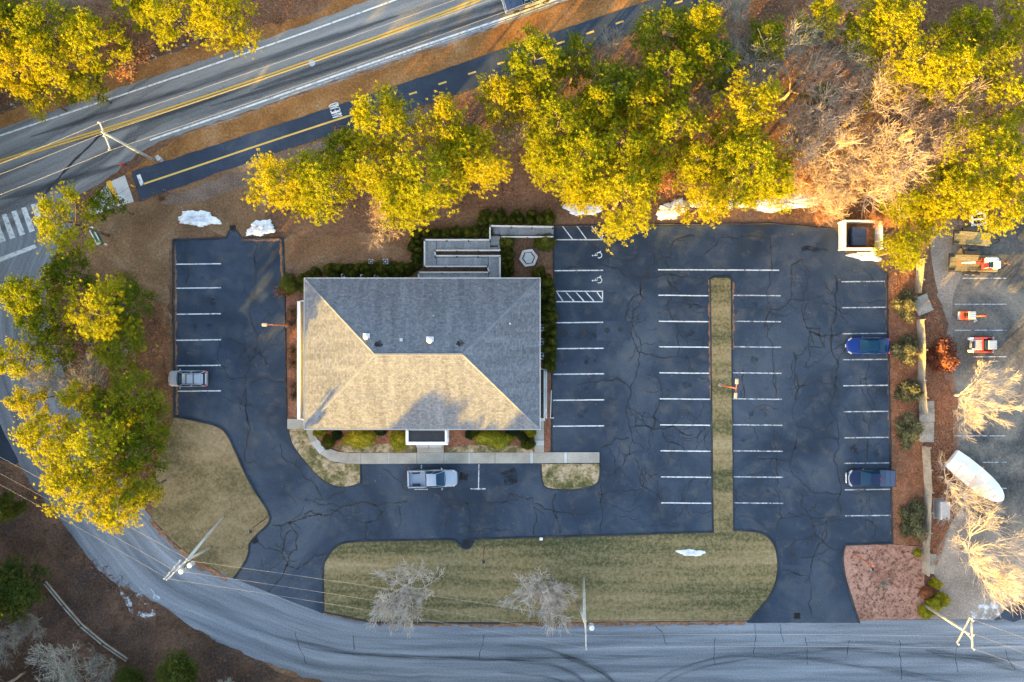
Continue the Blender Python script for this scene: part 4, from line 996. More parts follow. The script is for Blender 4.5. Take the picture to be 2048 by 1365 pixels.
def greenhouse(t, xb0, xb1, wb, zb, xr0, xr1, wr, zr, m, split=.5, glassroof=False, rails=False):
    """pillars, roof panel and panes between belt and roof outlines"""
    B = [Vector((xb0, -wb, zb)), Vector((xb1, -wb * .96, zb)), Vector((xb1, wb * .96, zb)), Vector((xb0, wb, zb))]
    T = [Vector((xr0, -wr, zr)), Vector((xr1, -wr * .95, zr)), Vector((xr1, wr * .95, zr)), Vector((xr0, wr, zr))]
    mb = MB(); mb.loft([B, T]); cab = mb.build('cabin_frame', m, t)
    def pane(nm, a, b, c, d, ins=.08, off=.012):
        ce = (a + b + c + d) / 4; q = [p.lerp(ce, ins) for p in (a, b, c, d)]; n = (b - a).cross(d - a).normalized()
        if n.dot(ce - Vector((0, 0, zb - .6))) < 0: n = -n
        # gently bowed pane
        mbp = MB(); k = 5; vs = []
        for i in range(k + 1):
            for j in range(k + 1):
                u, v = i / k, j / k; p = (q[0].lerp(q[1], u)).lerp(q[3].lerp(q[2], u), v)
                vs.append(p + n * (off + .05 * 4 * u * (1 - u) * .5 + .02 * 4 * v * (1 - v)))
        fs = [(i * (k + 1) + j, (i + 1) * (k + 1) + j, (i + 1) * (k + 1) + j + 1, i * (k + 1) + j + 1) for i in range(k) for j in range(k)]
        mbp.add(vs, fs); return mbp.build(nm, G['glass'], t, smooth=True)
    pane('windshield', B[1], B[2], T[2], T[1], .05); pane('rear_window', B[3], B[0], T[0], T[3], .07)
    for a, b in ((0, 1), (2, 3)):
        m0 = B[a].lerp(B[b], split); m1 = T[a].lerp(T[b], split)
        pane('side_window', B[a], m0, m1, T[a], .1, .004); pane('side_window', m0, B[b], T[b], m1, .1, .004)
    k = 6; vs = []
    for i in range(k + 1):
        for j in range(k + 1):
            u, v = i / k, j / k; p = T[0].lerp(T[1], u).lerp(T[3].lerp(T[2], u), v)
            ed = (1 - (2 * u - 1) ** 4) * (1 - (2 * v - 1) ** 4)
            vs.append(p + Vector((0, 0, .006 + .05 * ed)))
    mb = MB(); mb.add(vs, [(i * (k + 1) + j, (i + 1) * (k + 1) + j, (i + 1) * (k + 1) + j + 1, i * (k + 1) + j + 1) for i in range(k) for j in range(k)])
    mb.build('roof', G['glass'] if glassroof else m, t, smooth=True)
    if rails:
        for s in (-1, 1):
            mb = MB(); mb.tube([(xr0 + .1, s * (wr - .1), zr + .06), (xr0 + .3, s * (wr - .08), zr + .11), (xr1 - .3, s * (wr - .1), zr + .11), (xr1 - .1, s * (wr - .12), zr + .06)], .025, 6); mb.build('roof_rail', G['dark'], t)
        for x in (xr0 + .75, xr1 - .45):
            mb = MB(); mb.box((x, 0, zr + .10), (.07, wr * 1.75, .03)); mb.build('roof_bar', G['dark'], t)
def extras(t, L, W, zf, zr, m, mx, plate_front=True, lampw=.34):
    for s in (-1, 1):
        mb = MB(); mb.bbox((L / 2 - .36, s * (W / 2 - .19), zf), (.46, .15, .12), .04, rz=-s * .62); mb.build('headlight', G['lamp'], t)
        mb = MB(); mb.bbox((-L / 2 + .10, s * (W / 2 - .20), zr), (.16, .3, .2), .04, rz=s * .35); mb.build('tail_light', G['red'], t)
        mb = MB(); mb.bbox((mx, s * (W / 2 + .10), 1.02), (.12, .22, .15), .04, rz=s * .25); mb.build('mirror', m, t)
    mb = MB(); mb.box((L / 2 + .03, 0, .5), (.03, .34, .16)); mb.build('licence_plate', G['trim'], t)

def sedan(label, px, py, rz):
    L, W = 4.69, 1.86; t = thing('parked_car', label, 'car', P(px, py) + Vector((0, 0, .036)), rz)
    st = [(0, .62, .72, .5), (.008, .78, .86, .4), (.03, .88, .98, .32), (.08, .95, 1.03, .26), (.2, .99, 1.04, .2), (.45, 1, .98, .2), (.66, 1, .95, .2), (.76, .985, .90, .2), (.86, .95, .82, .22), (.93, .88, .74, .26), (.975, .76, .66, .32), (.995, .6, .58, .38), (1, .45, .52, .42)]
    mb = MB(); mb.loft(shell(st, L, W)); mb.build('body', G['bluepaint'], t, smooth=True)
    greenhouse(t, -2.08, 1.02, .84, .95, -.95, .22, .60, 1.40, G['bluepaint'], .45, True)
    extras(t, L, W, .72, .88, G['bluepaint'], .75); wheels(t, L, W, 1.42, -1.45, .34)
    mb = MB()
    for s in (-1, 1): mb.tube([(-1.9, s * .83, .99), (-.8, s * .88, 1.0), (.8, s * .84, .97)], .012, 4)
    mb.build('window_trim', G['steel'], t)
    mb = MB(); mb.tube([(1.02, -.7, .915), (1.1, 0, .95), (1.02, .7, .915)], .015, 4); mb.build('hood_seam', G['black'], t)
def suv(label, px, py, rz):
    L, W = 4.35, 1.78; t = thing('parked_car', label, 'car', P(px, py) + Vector((0, 0, .036)), rz)
    st = [(0, .80, .70, .45), (.01, .9, .88, .35), (.03, .96, 1.05, .3), (.1, .99, 1.1, .26), (.45, 1, 1.06, .24), (.68, 1, 1.04, .24), (.78, .985, .99, .24), (.88, .95, .93, .28), (.945, .86, .84, .32), (.98, .72, .74, .36), (1, .5, .62, .42)]
    mb = MB(); mb.loft(shell(st, L, W)); mb.build('body', G['silver'], t, smooth=True)
    greenhouse(t, -2.02, .98, .82, 1.05, -1.72, .28, .64, 1.55, G['silver'], .5, False, True)
    extras(t, L, W, .82, 1.02, G['silver'], .72, lampw=.3); wheels(t, L, W, 1.3, -1.3, .34)
    mb = MB(); mb.bbox((-L / 2 - .02, 0, .55), (.14, 1.5, .22), .05); mb.build('rear_bumper', G['dark'], t)
    mb = MB(); mb.bbox((-1.86, 0, 1.52), (.24, 1.1, .05), .02); mb.build('rear_spoiler', G['silver'], t)
    mb = MB(); mb.tube([(1.0, -.7, 1.01), (1.1, 0, 1.05), (1.0, .7, 1.01)], .02, 4); mb.build('cowl', G['black'], t)
def pickup(label, px, py, rz, m, L, W, cover_, chrome=False, z=.036, crew=True, bedm=None):
    t = thing('pickup_truck', label, 'pickup truck', P(px, py) + Vector((0, 0, z)), rz)
    xc = -L * .14    # cab rear
    st = [(.36, .98, 1.14, .34), (.5, 1, 1.13, .34), (.68, 1, 1.12, .34), (.76, .985, 1.10, .34), (.87, .96, 1.06, .36), (.94, .9, 1.0, .40), (.975, .8, .92, .44), (.995, .66, .8, .5), (1, .5, .72, .55)]
    mb = MB(); mb.loft(shell(st, L, W)); mb.build('body', m, t, smooth=True)
    mb = MB(); x0b, x1b = -L / 2 + .06, xc - .03; bw = W / 2
    for s in (-1, 1):
        rings = [[(x, s * (bw - d), z_) for d, z_ in ((0.02, .45), (0, .8), (.02, 1.10), (.06, 1.14), (.14, 1.14), (.16, 1.10), (.16, .6))] for x in (x0b, x0b + .6, x1b)]
        mb.loft(rings)
    mb.box((x0b + .045, 0, .82), (.08, W - .34, .6)); mb.box((x1b - .04, 0, .85), (.06, W - .34, .62))
    bed = mb.build('bed', m, t)
    mb = MB(); mb.box(((x0b + x1b) / 2, 0, .60), (x1b - x0b, W - .3, .05)); mb.build('bed_floor', bedm or m, bed)
    if cover_:
        for k in range(3):
            w_ = (x1b - x0b - .1) / 3; mb = MB(); mb.bbox((x0b + .05 + (k + .5) * w_, 0, 1.165), (w_ - .03, W - .18, .05), .015); mb.build('bed_cover_panel', G['tonneau'], bed)
    else:
        mb = MB()
        for k in range(9): mb.box(((x0b + x1b) / 2, -W / 2 + .32 + k * (W - .64) / 8, .635), (x1b - x0b - .2, .07, .02))
        mb.build('bed_ribs', bedm or m, bed)
        for s in (-1, 1): mb = MB(); mb.bbox(((x0b + x1b) / 2 - .1, s * (W / 2 - .28), .75), (.85, .26, .28), .05); mb.build('wheel_well', G['dark'], bed)
    greenhouse(t, xc, L * .245, W / 2 * .93, 1.12, xc + .16, L * .08, W / 2 * .70, 1.74, m, .5)
    for s in (-1, 1):
        mb = MB(); mb.bbox((L / 2 - .34, s * (W / 2 - .2), .95), (.42, .16, .14), .04, rz=-s * .7); mb.build('headlight', G['lamp'], t)
        mb = MB(); mb.bbox((-L / 2 + .08, s * (W / 2 - .08), .95), (.12, .14, .3), .03); mb.build('tail_light', G['red'], t)
        mb = MB(); mb.bbox((L * .19, s * (W / 2 + .15), 1.18), (.13, .26, .2), .05, rz=s * .3); mb.build('mirror', m, t)
    mb = MB(); mb.bbox((-L / 2 - .02, 0, .58), (.16, W * .92, .2), .05); mb.build('rear_bumper', G['steel'], t)
    mb = MB(); mb.bbox((L / 2 + .0, 0, .62), (.2, W * .62, .22), .07); mb.build('front_bumper', G['steel'] if chrome else G['dark'], t)
    if chrome:
        mb = MB(); mb.tube([(L / 2 - .42, -W / 2 + .2, .98), (L / 2 - .16, -W / 2 + .55, 1.0), (L / 2 - .1, 0, 1.0), (L / 2 - .16, W / 2 - .55, 1.0), (L / 2 - .42, W / 2 - .2, .98)], .045, 8); mb.build('grille_bar', G['lamp'], t)
    mb = MB(); mb.box((xc + .12, 0, 1.79), (.05, .34, .04)); mb.build('brake_light', G['red'], t)
    mb = MB(); mb.tube([(L * .25, -W * .38, 1.125), (L * .265, 0, 1.155), (L * .25, W * .38, 1.125)], .02, 4); mb.build('cowl', G['black'], t)
    for s in (-1, 1): mb = MB(); mb.bbox((0.0, s * (W / 2 - .02), .42), (1.9, .16, .06), .02); mb.build('running_board', G['dark'], t)
    wheels(t, L, W, L * .31, -L * .30, .39)
suv('silver wagon with roof rails parked nose in at the left lot', 381, 757, radians(180))
pickup('pale silver pickup with an open bed parked below the entrance walk', 867, 955, radians(1.5), G['greypaint'], 5.45, 1.92, False)
sedan('blue glass-roofed car parked at the right edge of the lot', 1730, 692, radians(180))
pickup('dark navy pickup with three-panel bed cover at the lot edge', 1735, 954, radians(180), G['navypaint'], 5.25, 1.88, True, True)
pickup('pale pickup with dark blue bed on the highway, cut by the top edge', 1056, 1, radians(18.5), G['silver'], 5.6, 1.95, True, False, .031)

# ---------------------------- neighbour's yard
G['eqwhite'] = plain('machine_white_paint', (.72, .72, .72), .4, var=.05)
G['eqred'] = plain('machine_red_paint', (.45, .03, .04), .45, var=.1)
G['eqorange'] = plain('machine_orange_paint', (.62, .10, .03), .45, var=.08)
G['eqyellow'] = plain('machine_yellow_paint', (.55, .30, .04), .5, var=.1)
G['eqgrey'] = plain('machine_grey_paint', (.36, .40, .46), .5, var=.08)
G['planks'] = surf('mossy_trailer_planks', [(.3, (.13, .105, .05)), (.5, (.24, .20, .10)), (.72, (.37, .32, .18))], big=.7, fine=5, mix=.5, r=.85, bump=.3, bd=.01, stretch=(.3, 3, 1))
G['wrap'] = surf('white_shrink_wrap', [(.3, (.70, .71, .73)), (.7, (.84, .85, .86))], big=.7, fine=4, mix=.3, r=.35, bump=.25, bd=.03, spec=.5)
def trailer(label, px, py, rz, L, W):
    t = thing('flatbed_trailer', label, 'trailer', P(px, py) + Vector((0, 0, .026)), rz)
    n = 8
    for k in range(n):
        mb = MB(); mb.box((0, -W / 2 + .08 + (k + .5) * (W - .16) / n, .62), (L - .1, (W - .16) / n - .02, .05)); mb.build('plank', G['planks'], t)
    mb = MB()
    for s in (-1, 1): mb.box((0, s * (W / 2 - .03), .56), (L, .07, .16)); mb.box((s * (L / 2 - .02), 0, .54), (.07, W - .14, .14))
    mb.tube([(L / 2, -W * .38, .52), (L / 2 + 1.1, 0, .52)], .06, 6); mb.tube([(L / 2, W * .38, .52), (L / 2 + 1.1, 0, .52)], .06, 6)
    mb.build('chassis', G['dark'], t)
    mb = MB(); mb.bbox((L / 2 + 1.2, 0, .54), (.3, .12, .12), .03); mb.cyl((L / 2 + 1.0, .12, .45), .05, .8, 8); mb.build('hitch', G['brownmetal'], t)
    for s in (-1, 1):
        for x in (-.65, .15):
            mb = MB(); mb.cyl((x, s * (W / 2 + .16), .36), .36, .22, 16, axis='Y'); o = mb.build('wheel', G['black'], t)
            mb = MB(); mb.cyl((x, s * (W / 2 + .28), .36), .2, .02, 12, axis='Y'); mb.build('rim', G['steel'], o)
        mb = MB(); mb.bbox((-.25, s * (W / 2 + .16), .78), (1.75, .28, .05), .02); mb.build('mudguard', G['dark'], t)
        mb = MB(); mb.box((-L / 2 + .25, s * (W / 2 - .25), .68), (.55, .28, .06)); mb.build('loading_ramp', G['black'], t)
    return t
trailer('empty flatbed trailer with mossy planks at the top of the yard', 1938, 479, radians(-4), 4.1, 1.65)
trailer('flatbed trailer under the white and red excavator', 1941, 528, radians(-1.5), 5.4, 2.0)
def excavator(label, px, py, z, rz, body, acc, s, cabroof, boomlen):
    t = thing('mini_excavator', label, 'excavator', P(px, py) + Vector((0, 0, z)), rz)   # boom towards +x
    for q in (-1, 1):
        rr = []
        for k in range(14):
            a = 2 * pi * k / 14; rr.append((max(-.55, min(.55, 1.5 * cos(a))) * s + .18 * cos(a) * s, .2 * sin(a) * s + .2 * s))
        mb = MB(); mb.loft([[(x, q * .52 * s + d * s, zz) for x, zz in rr] for d in (-.13, .13)]); mb.build('track', G['black'], t)
    mb = MB(); mb.bbox((0, 0, .42 * s), (.9 * s, .7 * s, .2 * s), .03); mb.build('undercarriage', G['dark'], t)
    mb = MB(); mb.bbox((-.15 * s, 0, .72 * s), (1.6 * s, 1.22 * s, .42 * s), .08); mb.build('house', acc, t)
    mb = MB(); mb.bbox((-.62 * s, 0, .98 * s), (.62 * s, 1.2 * s, .3 * s), .1); mb.build('engine_cover', body, t)
    mb = MB(); mb.bbox((-.95 * s, 0, .75 * s), (.14, 1.15 * s, .44 * s), .05); mb.build('counterweight', G['eqgrey'], t)
    for x in (-.28, .5):
        for y in (-.05, .52) if cabroof == 'cab' else (-.42, .42):
            mb = MB(); mb.box((x * s, y * s, 1.45 * s), (.05, .05, 1.2 * s)); mb.build('cab_post', body, t)
    if cabroof == 'cab':
        mb = MB(); mb.bbox((-.18 * s, .24 * s, 2.06 * s), (.62 * s, .72 * s, .07), .02); mb.build('cab_roof', G['eqwhite'], t)
        mb = MB(); mb.bbox((.18 * s, .24 * s, 2.05 * s), (.12 * s, .7 * s, .06), .02); mb.build('cab_visor', G['eqgrey'], t)
        mb = MB(); mb.box((.46 * s, .24 * s, 1.98 * s), (.46 * s, .62 * s, .02), ry=.12); mb.build('roof_window', G['glass'], t)
        mb = MB(); mb.bbox((-.1 * s, -.38 * s, 1.05 * s), (1.2 * s, .48 * s, .36 * s), .1); mb.build('side_cover', G['eqwhite'], t)
    else:
        mb = MB(); mb.bbox((.1 * s, 0, 2.08 * s), (1.0 * s, 1.05 * s, .07), .03); o = mb.build('canopy', G['eqgrey'], t)
        for k in range(3): mb = MB(); mb.box((.1 * s, (-.3 + .3 * k) * s, 2.08 * s + .045), (.8 * s, .12 * s, .02)); mb.build('canopy_rib', G['eqgrey'], o)
    mb = MB(); mb.bbox((-.1 * s, .1 * s, 1.05 * s), (.4 * s, .42 * s, .12), .04); o = mb.build('seat', G['black'], t)
    mb = MB(); mb.bbox((-.3 * s, .1 * s, 1.3 * s), (.1, .4 * s, .5 * s), .04); mb.build('seat_back', G['black'], o)
    b0 = Vector((.7 * s, -.05, .75 * s)); b1 = Vector((.7 * s + boomlen * .55, -.05, 1.75 * s)); b2 = Vector((.7 * s + boomlen, -.05, 1.0 * s)); b3 = Vector((.7 * s + boomlen * .9, -.05, .35 * s))
    for nm, a, b, r0, r1, mm in (('boom', b0, b1, .11, .10, acc), ('stick', b1, b2, .09, .07, body if cabroof == 'cab' else acc)):
        mb = MB(); mb.tube([a, a.lerp(b, .5) + Vector((0, 0, .08)), b], [r0 * s * 1.2, r0 * s * 1.1, r1 * s * 1.1], 4); mb.build(nm, mm, t)
    mb = MB(); mb.tube([b0 + Vector((.1, 0, -.1)), b0.lerp(b1, .7) - Vector((0, 0, .15))], .035, 8); mb.tube([b0.lerp(b1, .6) + Vector((0, 0, .22)), b1.lerp(b2, .3) + Vector((0, 0, .15))], .03, 8); mb.build('hydraulic_ram', G['steel'], t)
    mb = MB(); mb.loft([[(b2.x + x, y * s, z_ ) for x, z_ in ((0, b2.z), (.28, b2.z - .15), (.22, b2.z - .5), (-.08, b2.z - .45))] for y in (-.25, .25)]); mb.build('bucket', G['brownmetal'], t)
    mb = MB(); mb.bbox((-.95 * s if cabroof == 'cab' else .95 * s, 0, .26 * s), (.1, 1.2 * s, .3 * s), .02); mb.build('dozer_blade', G['eqyellow'] if cabroof == 'cab' else acc, t)
excavator('white and red cab excavator chained onto the lower trailer', 1961, 530, .66, radians(180), G['eqwhite'], G['eqred'], 1.05, 'cab', 2.3)
excavator('small orange excavator with grey canopy in a yard stall', 1925, 632, .03, 0, G['eqorange'], G['eqorange'], .82, 'canopy', 1.55)
# skid steer
t = thing('skid_steer', 'red and grey tracked skid steer loader with bucket lowered', 'loader', P(1957, 690) + Vector((0, 0, .03)), 0)
for q in (-1, 1):
    rr = [(max(-.7, min(.7, 2 * cos(2 * pi * k / 14))) + .28 * cos(2 * pi * k / 14), .3 + .29 * sin(2 * pi * k / 14)) for k in range(14)]
    mb = MB(); mb.loft([[(x - .1, q * .74 + d, zz) for x, zz in rr] for d in (-.18, .18)]); mb.build('track', G['black'], t)
    mb = MB(); mb.tube([(-1.25, q * .74, 1.5), (0, q * .76, 1.55), (.9, q * .74, 1.1), (1.25, q * .72, .45)], [.1, .09, .08, .07], 4); mb.build('lift_arm', G['eqred'], t)
    mb = MB(); mb.bbox((-1.35, q * .68, .85), (.5, .3, .5), .05); mb.build('rear_corner', G['eqwhite'], t)
    mb = MB(); mb.cyl((1.2, q * .74, .62), .07, .3, 8, axis='Y'); mb.build('arm_pin', G['steel'], t)
mb = MB(); mb.bbox((-.75, 0, .85), (1.2, 1.15, .7), .08); mb.build('engine_cover', G['eqgrey'], t)
mb = MB(); mb.box((-1.3, 0, 1.22), (.3, .8, .05)); mb.build('radiator_grille', G['dark'], t)
mb = MB(); mb.box((-.45, 0, 1.56), (.12, 1.4, .09)); mb.build('cross_bar', G['eqred'], t)
mb = MB(); mb.bbox((.35, 0, 1.2), (1.15, 1.0, 1.4), .05); mb.build('cab', G['dark'], t)
mb = MB(); mb.bbox((.38, 0, 1.94), (.95, .98, .07), .03); o = mb.build('cab_roof', G['eqgrey'], t)
for k in range(4): mb = MB(); mb.box((.38, -.33 + .22 * k, 1.985), (.8, .06, .02)); mb.build('roof_rib', G['eqgrey'], o)
mb = MB(); mb.box((-.2, 0, 1.92), (.22, .9, .03)); mb.build('roof_window', G['glass'], t)
mb = MB(); mb.bbox((1.0, 0, 1.0), (.14, .9, .5), .03); mb.build('front_door', G['eqgrey'], t)
mb = MB(); mb.loft([[(x, y, z) for x, z in ((1.2, .12), (1.75, .05), (1.78, .08), (1.32, .2), (1.3, .65), (1.2, .68))] for y in (-.92, .92)]); mb.build('bucket', G['brownmetal'], t)
# grey machine attachment under the pines
t = thing('machine_attachment', 'pale grey machine frame with an amber bar under the pines', 'machine', P(1950, 440), radians(4))
for y in (-.62, -.02, .6): mb = MB(); mb.bbox((0, y, .62), (1.5, .2, .16), .03); mb.build('frame_bar', G['eqgrey'], t)
for x in (-.68, .7): mb = MB(); mb.bbox((x, 0, .63), (.22, 1.44, .18), .03); mb.build('frame_bar', G['eqgrey'], t)
for x in (-.6, .6):
    for y in (-.55, .55): mb = MB(); mb.box((x, y, .27), (.1, .1, .54)); mb.build('leg', G['dark'], t)
mb = MB(); mb.bbox((-.92, .2, .66), (.16, 1.0, .12), .03); mb.build('amber_bar', G['eqyellow'], t)
mb = MB(); mb.bbox((.1, .85, .64), (.8, .36, .14), .04); mb.build('rear_plate', G['eqgrey'], t)
for k in range(5): mb = MB(); mb.cyl((.9 + .06 * (k % 2), -.5 + .26 * k, .66), .07, .14, 8); mb.build('hose_coupling', G['eqwhite'], t)
# shrink-wrapped boat
bp = P(1944, 955) ; rz = -atan2(88, 106)
t = thing('wrapped_boat', 'boat under white shrink wrap with a pointed bow behind the fence', 'boat', bp + Vector((0, 0, .026)), rz)
Lb, Wb = 7.2, 2.5
st = [(-.5, .82, .95, 1.25), (-.49, .88, .95, 1.3), (-.3, .98, 1.0, 1.75), (-.28, .98, 1.0, 1.68), (-.05, 1, 1.02, 1.8), (.15, .95, 1.04, 1.66), (.3, .82, 1.06, 1.5), (.4, .64, 1.08, 1.36), (.46, .42, 1.1, 1.26), (.49, .22, 1.12, 1.2), (.5, .06, 1.13, 1.16)]
mb = MB(); mb.loft([[(fx * Lb, -w_ * Wb / 2, ze - .35), (fx * Lb, -w_ * Wb / 2 * 1.02, ze), (fx * Lb, -w_ * Wb / 2 * .5, ze + (zt - ze) * .62), (fx * Lb, 0, zt), (fx * Lb, w_ * Wb / 2 * .5, ze + (zt - ze) * .62), (fx * Lb, w_ * Wb / 2 * 1.02, ze), (fx * Lb, w_ * Wb / 2, ze - .35)] for fx, w_, ze, zt in st])
mb.build('shrink_wrap', G['wrap'], t)
mb = MB(); mb.loft([[(fx * Lb * .985, -w_ * Wb / 2 * .97, ze - .3), (fx * Lb * .97, -w_ * Wb / 2 * .7, .55), (fx * Lb * .96, 0, .35), (fx * Lb * .97, w_ * Wb / 2 * .7, .55), (fx * Lb * .985, w_ * Wb / 2 * .97, ze - .3)] for fx, w_, ze, zt in st]); mb.build('hull', G['trim'], t)
for x in (-1.8, .6):
    for s in (-1, 1): mb = MB(); mb.tube([(x, s * .95, 0), (x, s * .6, .62)], .05, 6); mb.build('stand', G['brownmetal'], t)
mb = MB(); mb.box((-.6, 0, .28), (4.4, .2, .14)); mb.build('keel_block', G['wood'], t)
# grey electrical cabinet
t = thing('generator_cabinet', 'grey metal generator cabinet beside the fence left of the boat', 'cabinet', P(1876, 1017), 0)
mb = MB(); mb.box((0, 0, .06), (1.25, 2.3, .12)); mb.build('pad', G['concrete'], t)
mb = MB(); mb.bbox((.05, 0, .78), (.95, 2.0, 1.3), .05); mb.build('case', G['eqgrey'], t)
mb = MB(); mb.bbox((.05, .1, 1.46), (1.0, 1.75, .08), .03); mb.build('lid', G['steel'], t)
mb = MB(); mb.cyl((.15, -.75, 1.53), .07, .1, 10); mb.build('exhaust_cap', G['black'], t)
for k in range(4): mb = MB(); mb.box((-.2 + k * .17, -.93, 1.44), (.09, .12, .04)); mb.build('vent_slot', G['dark'], t)
mb = MB(); mb.box((.68, -.3, .8), (.3, .4, .5)); mb.build('switch_box', G['tonneau'], t)

# dumpster and its white enclosure
ec = P(1713, 474); E = thing('dumpster_enclosure', 'square white panel fence around the dumpster at the lot corner', 'enclosure', ec)
ew, eh = 72 / 18, 54 / 18
for nm, c, d in (('left_wall', (-ew / 2, 0), (.08, eh)), ('right_wall', (ew / 2, 0), (.08, eh)), ('rear_wall', (0, eh / 2), (ew, .08)), ('gate', (0, -eh / 2), (ew, .08))):
    n = 2; 
    for k in range(n):
        mb = MB()
        if d[0] > d[1]: mb.box((c[0] + (k - .5) * d[0] / 2, c[1], .95), (d[0] / 2 - .03, d[1], 1.7))
        else: mb.box((c[0], c[1] + (k - .5) * d[1] / 2, .95), (d[0], d[1] / 2 - .03, 1.7))
        o = mb.build('gate' if nm == 'gate' else 'fence_panel', G['trim'], E)
        mb = MB()
        if d[0] > d[1]: mb.box((c[0] + (k - .5) * d[0] / 2, c[1], 1.83), (d[0] / 2 - .01, .16, .06))
        else: mb.box((c[0], c[1] + (k - .5) * d[1] / 2, 1.83), (.16, d[1] / 2 - .01, .06))
        mb.build('top_rail', G['trim'], o)
for sx in (-1, 1):
    for sy in (-1, 1): mb = MB(); mb.box((sx * ew / 2, sy * eh / 2, .98), (.17, .17, 1.96)); mb.build('post', G['trim'], E)
dm = thing('dumpster', 'dark blue lidded dumpster inside the white enclosure', 'dumpster', P(1710, 476) + Vector((0, 0, .02)))
mb = MB(); mb.loft([[(-.8, -.95, .18), (.65, -.95, .18), (.65, .95, .18), (-.8, .95, .18)], [(-.95, -1, 1.2), (.72, -1, 1.2), (.72, 1, 1.2), (-.95, 1, 1.2)]]); mb.build('bin', G['bluetruck'], dm)
for s in (-1, 1):
    mb = MB(); mb.bbox((-.1, s * .5, 1.28), (1.5, .96, .08), .02, ry=.05); o = mb.build('lid', G['tonneau'], dm)
    mb = MB()
    for k in range(4): mb.box((-.1, s * .5 - .33 + .22 * k, 1.335), (1.35, .05, .03), ry=.05)
    mb.build('lid_rib', G['tonneau'], o)
mb = MB(); mb.box((.85, 0, 1.1), (.25, 1.9, .16)); mb.build('rear_beam', G['brownmetal'], dm)
for sx in (-.7, .6):
    for sy in (-.8, .8): mb = MB(); mb.cyl((sx, sy, .09), .09, .08, 10, axis='Y'); mb.build('caster', G['black'], dm)
# ------------------------------------------------------------ utility poles, lamps, fences, small things
def pole(label, base, top, h, arms, brace=None, transformers=(), r=.17):
    b = P(*base); tp = P(top[0], top[1], h) - b
    t = thing('utility_pole', label, 'utility pole', b)
    mb = MB(); mb.tube([Vector((0, 0, -.2)), tp * .5, tp], [r, r * .86, r * .66], 12); mb.build('pole', G['polewood'], t, smooth=True)
    if brace:
        bb = P(*brace) - b; mb = MB(); mb.tube([bb - Vector((0, 0, .2)), bb.lerp(tp, .5), tp - Vector((0, 0, .5))], [.14, .15, .16], 12); mb.build('brace_pole', G['polewood'], t, smooth=True)
    for (x0, y0), (x1, y1), z, nins in arms:
        a, c = P(x0, y0, z) - b, P(x1, y1, z) - b; d = c - a
        mb = MB(); mb.box((a + c) / 2, (d.length, .12, .14), atan2(d.y, d.x)); arm = mb.build('crossarm', G['polewood'], t)
        for k in range(nins):
            p = a.lerp(c, k / max(1, nins - 1)); mb = MB(); mb.cyl(p + Vector((0, 0, .2)), .05, .26, 8, .09); mb.cyl(p + Vector((0, 0, .36)), .10, .08, 10, .06); mb.build('insulator', G['lamp'], arm)
        m_ = tp.lerp(Vector((0, 0, 0)), .1); mb = MB(); mb.tube([m_, a.lerp(c, .7)], .03, 5); mb.build('arm_brace', G['steel'], arm)
    for x, y, z in transformers:
        p = P(x, y, z) - b; mb = MB(); mb.cyl(p, .27, .8, 16); o = mb.build('transformer', G['eqgrey'], t)
        mb = MB(); mb.cyl(p + Vector((0, 0, .43)), .27, .08, 16, .12); mb.build('transformer_cap', G['eqwhite'], o)
        mb = MB(); mb.cyl(p + Vector((.1, .05, .55)), .04, .22, 8); mb.cyl(p + Vector((-.1, -.05, .55)), .04, .22, 8); mb.build('bushing', G['lamp'], o)
        q = tp * ((p.z) / tp.z); mb = MB(); mb.tube([q, p], .04, 6); mb.build('bracket', G['dark'], o)
    return t
pole('leaning utility pole with one crossarm between highway and bike path', (310, 322), (204, 264), 11.4, [((200, 247), (221, 301), 10.9, 3)], None, (), .16)
pole('utility pole with brace, double crossarms and two transformers on left lawn', (420, 1096), (371, 1123), 8.6, [((376, 1117), (336, 1158), 8.5, 4), ((362, 1120), (331, 1156), 8.1, 4)], (447, 1033), ((382, 1129, 7.2), (365, 1141, 7.2)))
pole('utility pole with brace and one transformer at the front lawn edge', (1157, 1209), (1170, 1246), 8.6, [((1171, 1240), (1172, 1297), 8.5, 3)], (1167, 1155), ((1183, 1254, 7.4),))
pole('utility pole with two spread crossarms at the lower right', (1848, 1210), (1938, 1268), 9.2, [((1940, 1236), (1914, 1287), 9.0, 3), ((1943, 1240), (1945, 1297), 8.6, 3)])
sp = thing('pole_sign', 'small grey box standing at the foot of the highway pole', 'box', P(315, 322) + Vector((.45, .1, 0)), .5)
mb = MB(); mb.bbox((0, 0, .5), (.35, .5, .9), .03); mb.build('case', G['eqgrey'], sp); mb = MB(); mb.bbox((0, 0, .98), (.4, .55, .06), .02); mb.build('lid', G['steel'], sp)

G['cable'] = plain('aluminium_wire', (.40, .39, .37), .6, .2)
G['cableblack'] = plain('black_cable', (.02, .02, .022), .6)
def wire(label, pts, z, r=.02, sag=.5, m='cable'):
    mb = MB(); t = thing('overhead_wire', label, 'wire', P(pts[0][0], pts[0][1], z) * 1.0, 0, 'overhead power lines'); o0 = P(pts[0][0], pts[0][1], z)
    for a, b in zip(pts[:-1], pts[1:]):
        A_, B_ = P(a[0], a[1], z), P(b[0], b[1], z)
        mb.tube([A_.lerp(B_, k / 12) - o0 - Vector((0, 0, sag * 4 * (k / 12) * (1 - k / 12))) for k in range(13)], r * .5, 5)
    mb.build('conductor', G[m], t)
wire('highway wire nearest the yellow centre line', [(-300, 440), (200, 246), (1100, -70)], 11.3)
wire('middle wire over the highway through the pole top', [(-300, 462), (204, 268), (1100, -42)], 11.3, .02, .3)
wire('lowest highway wire over the lower white edge line', [(-300, 500), (221, 301), (1160, -32)], 11.3)
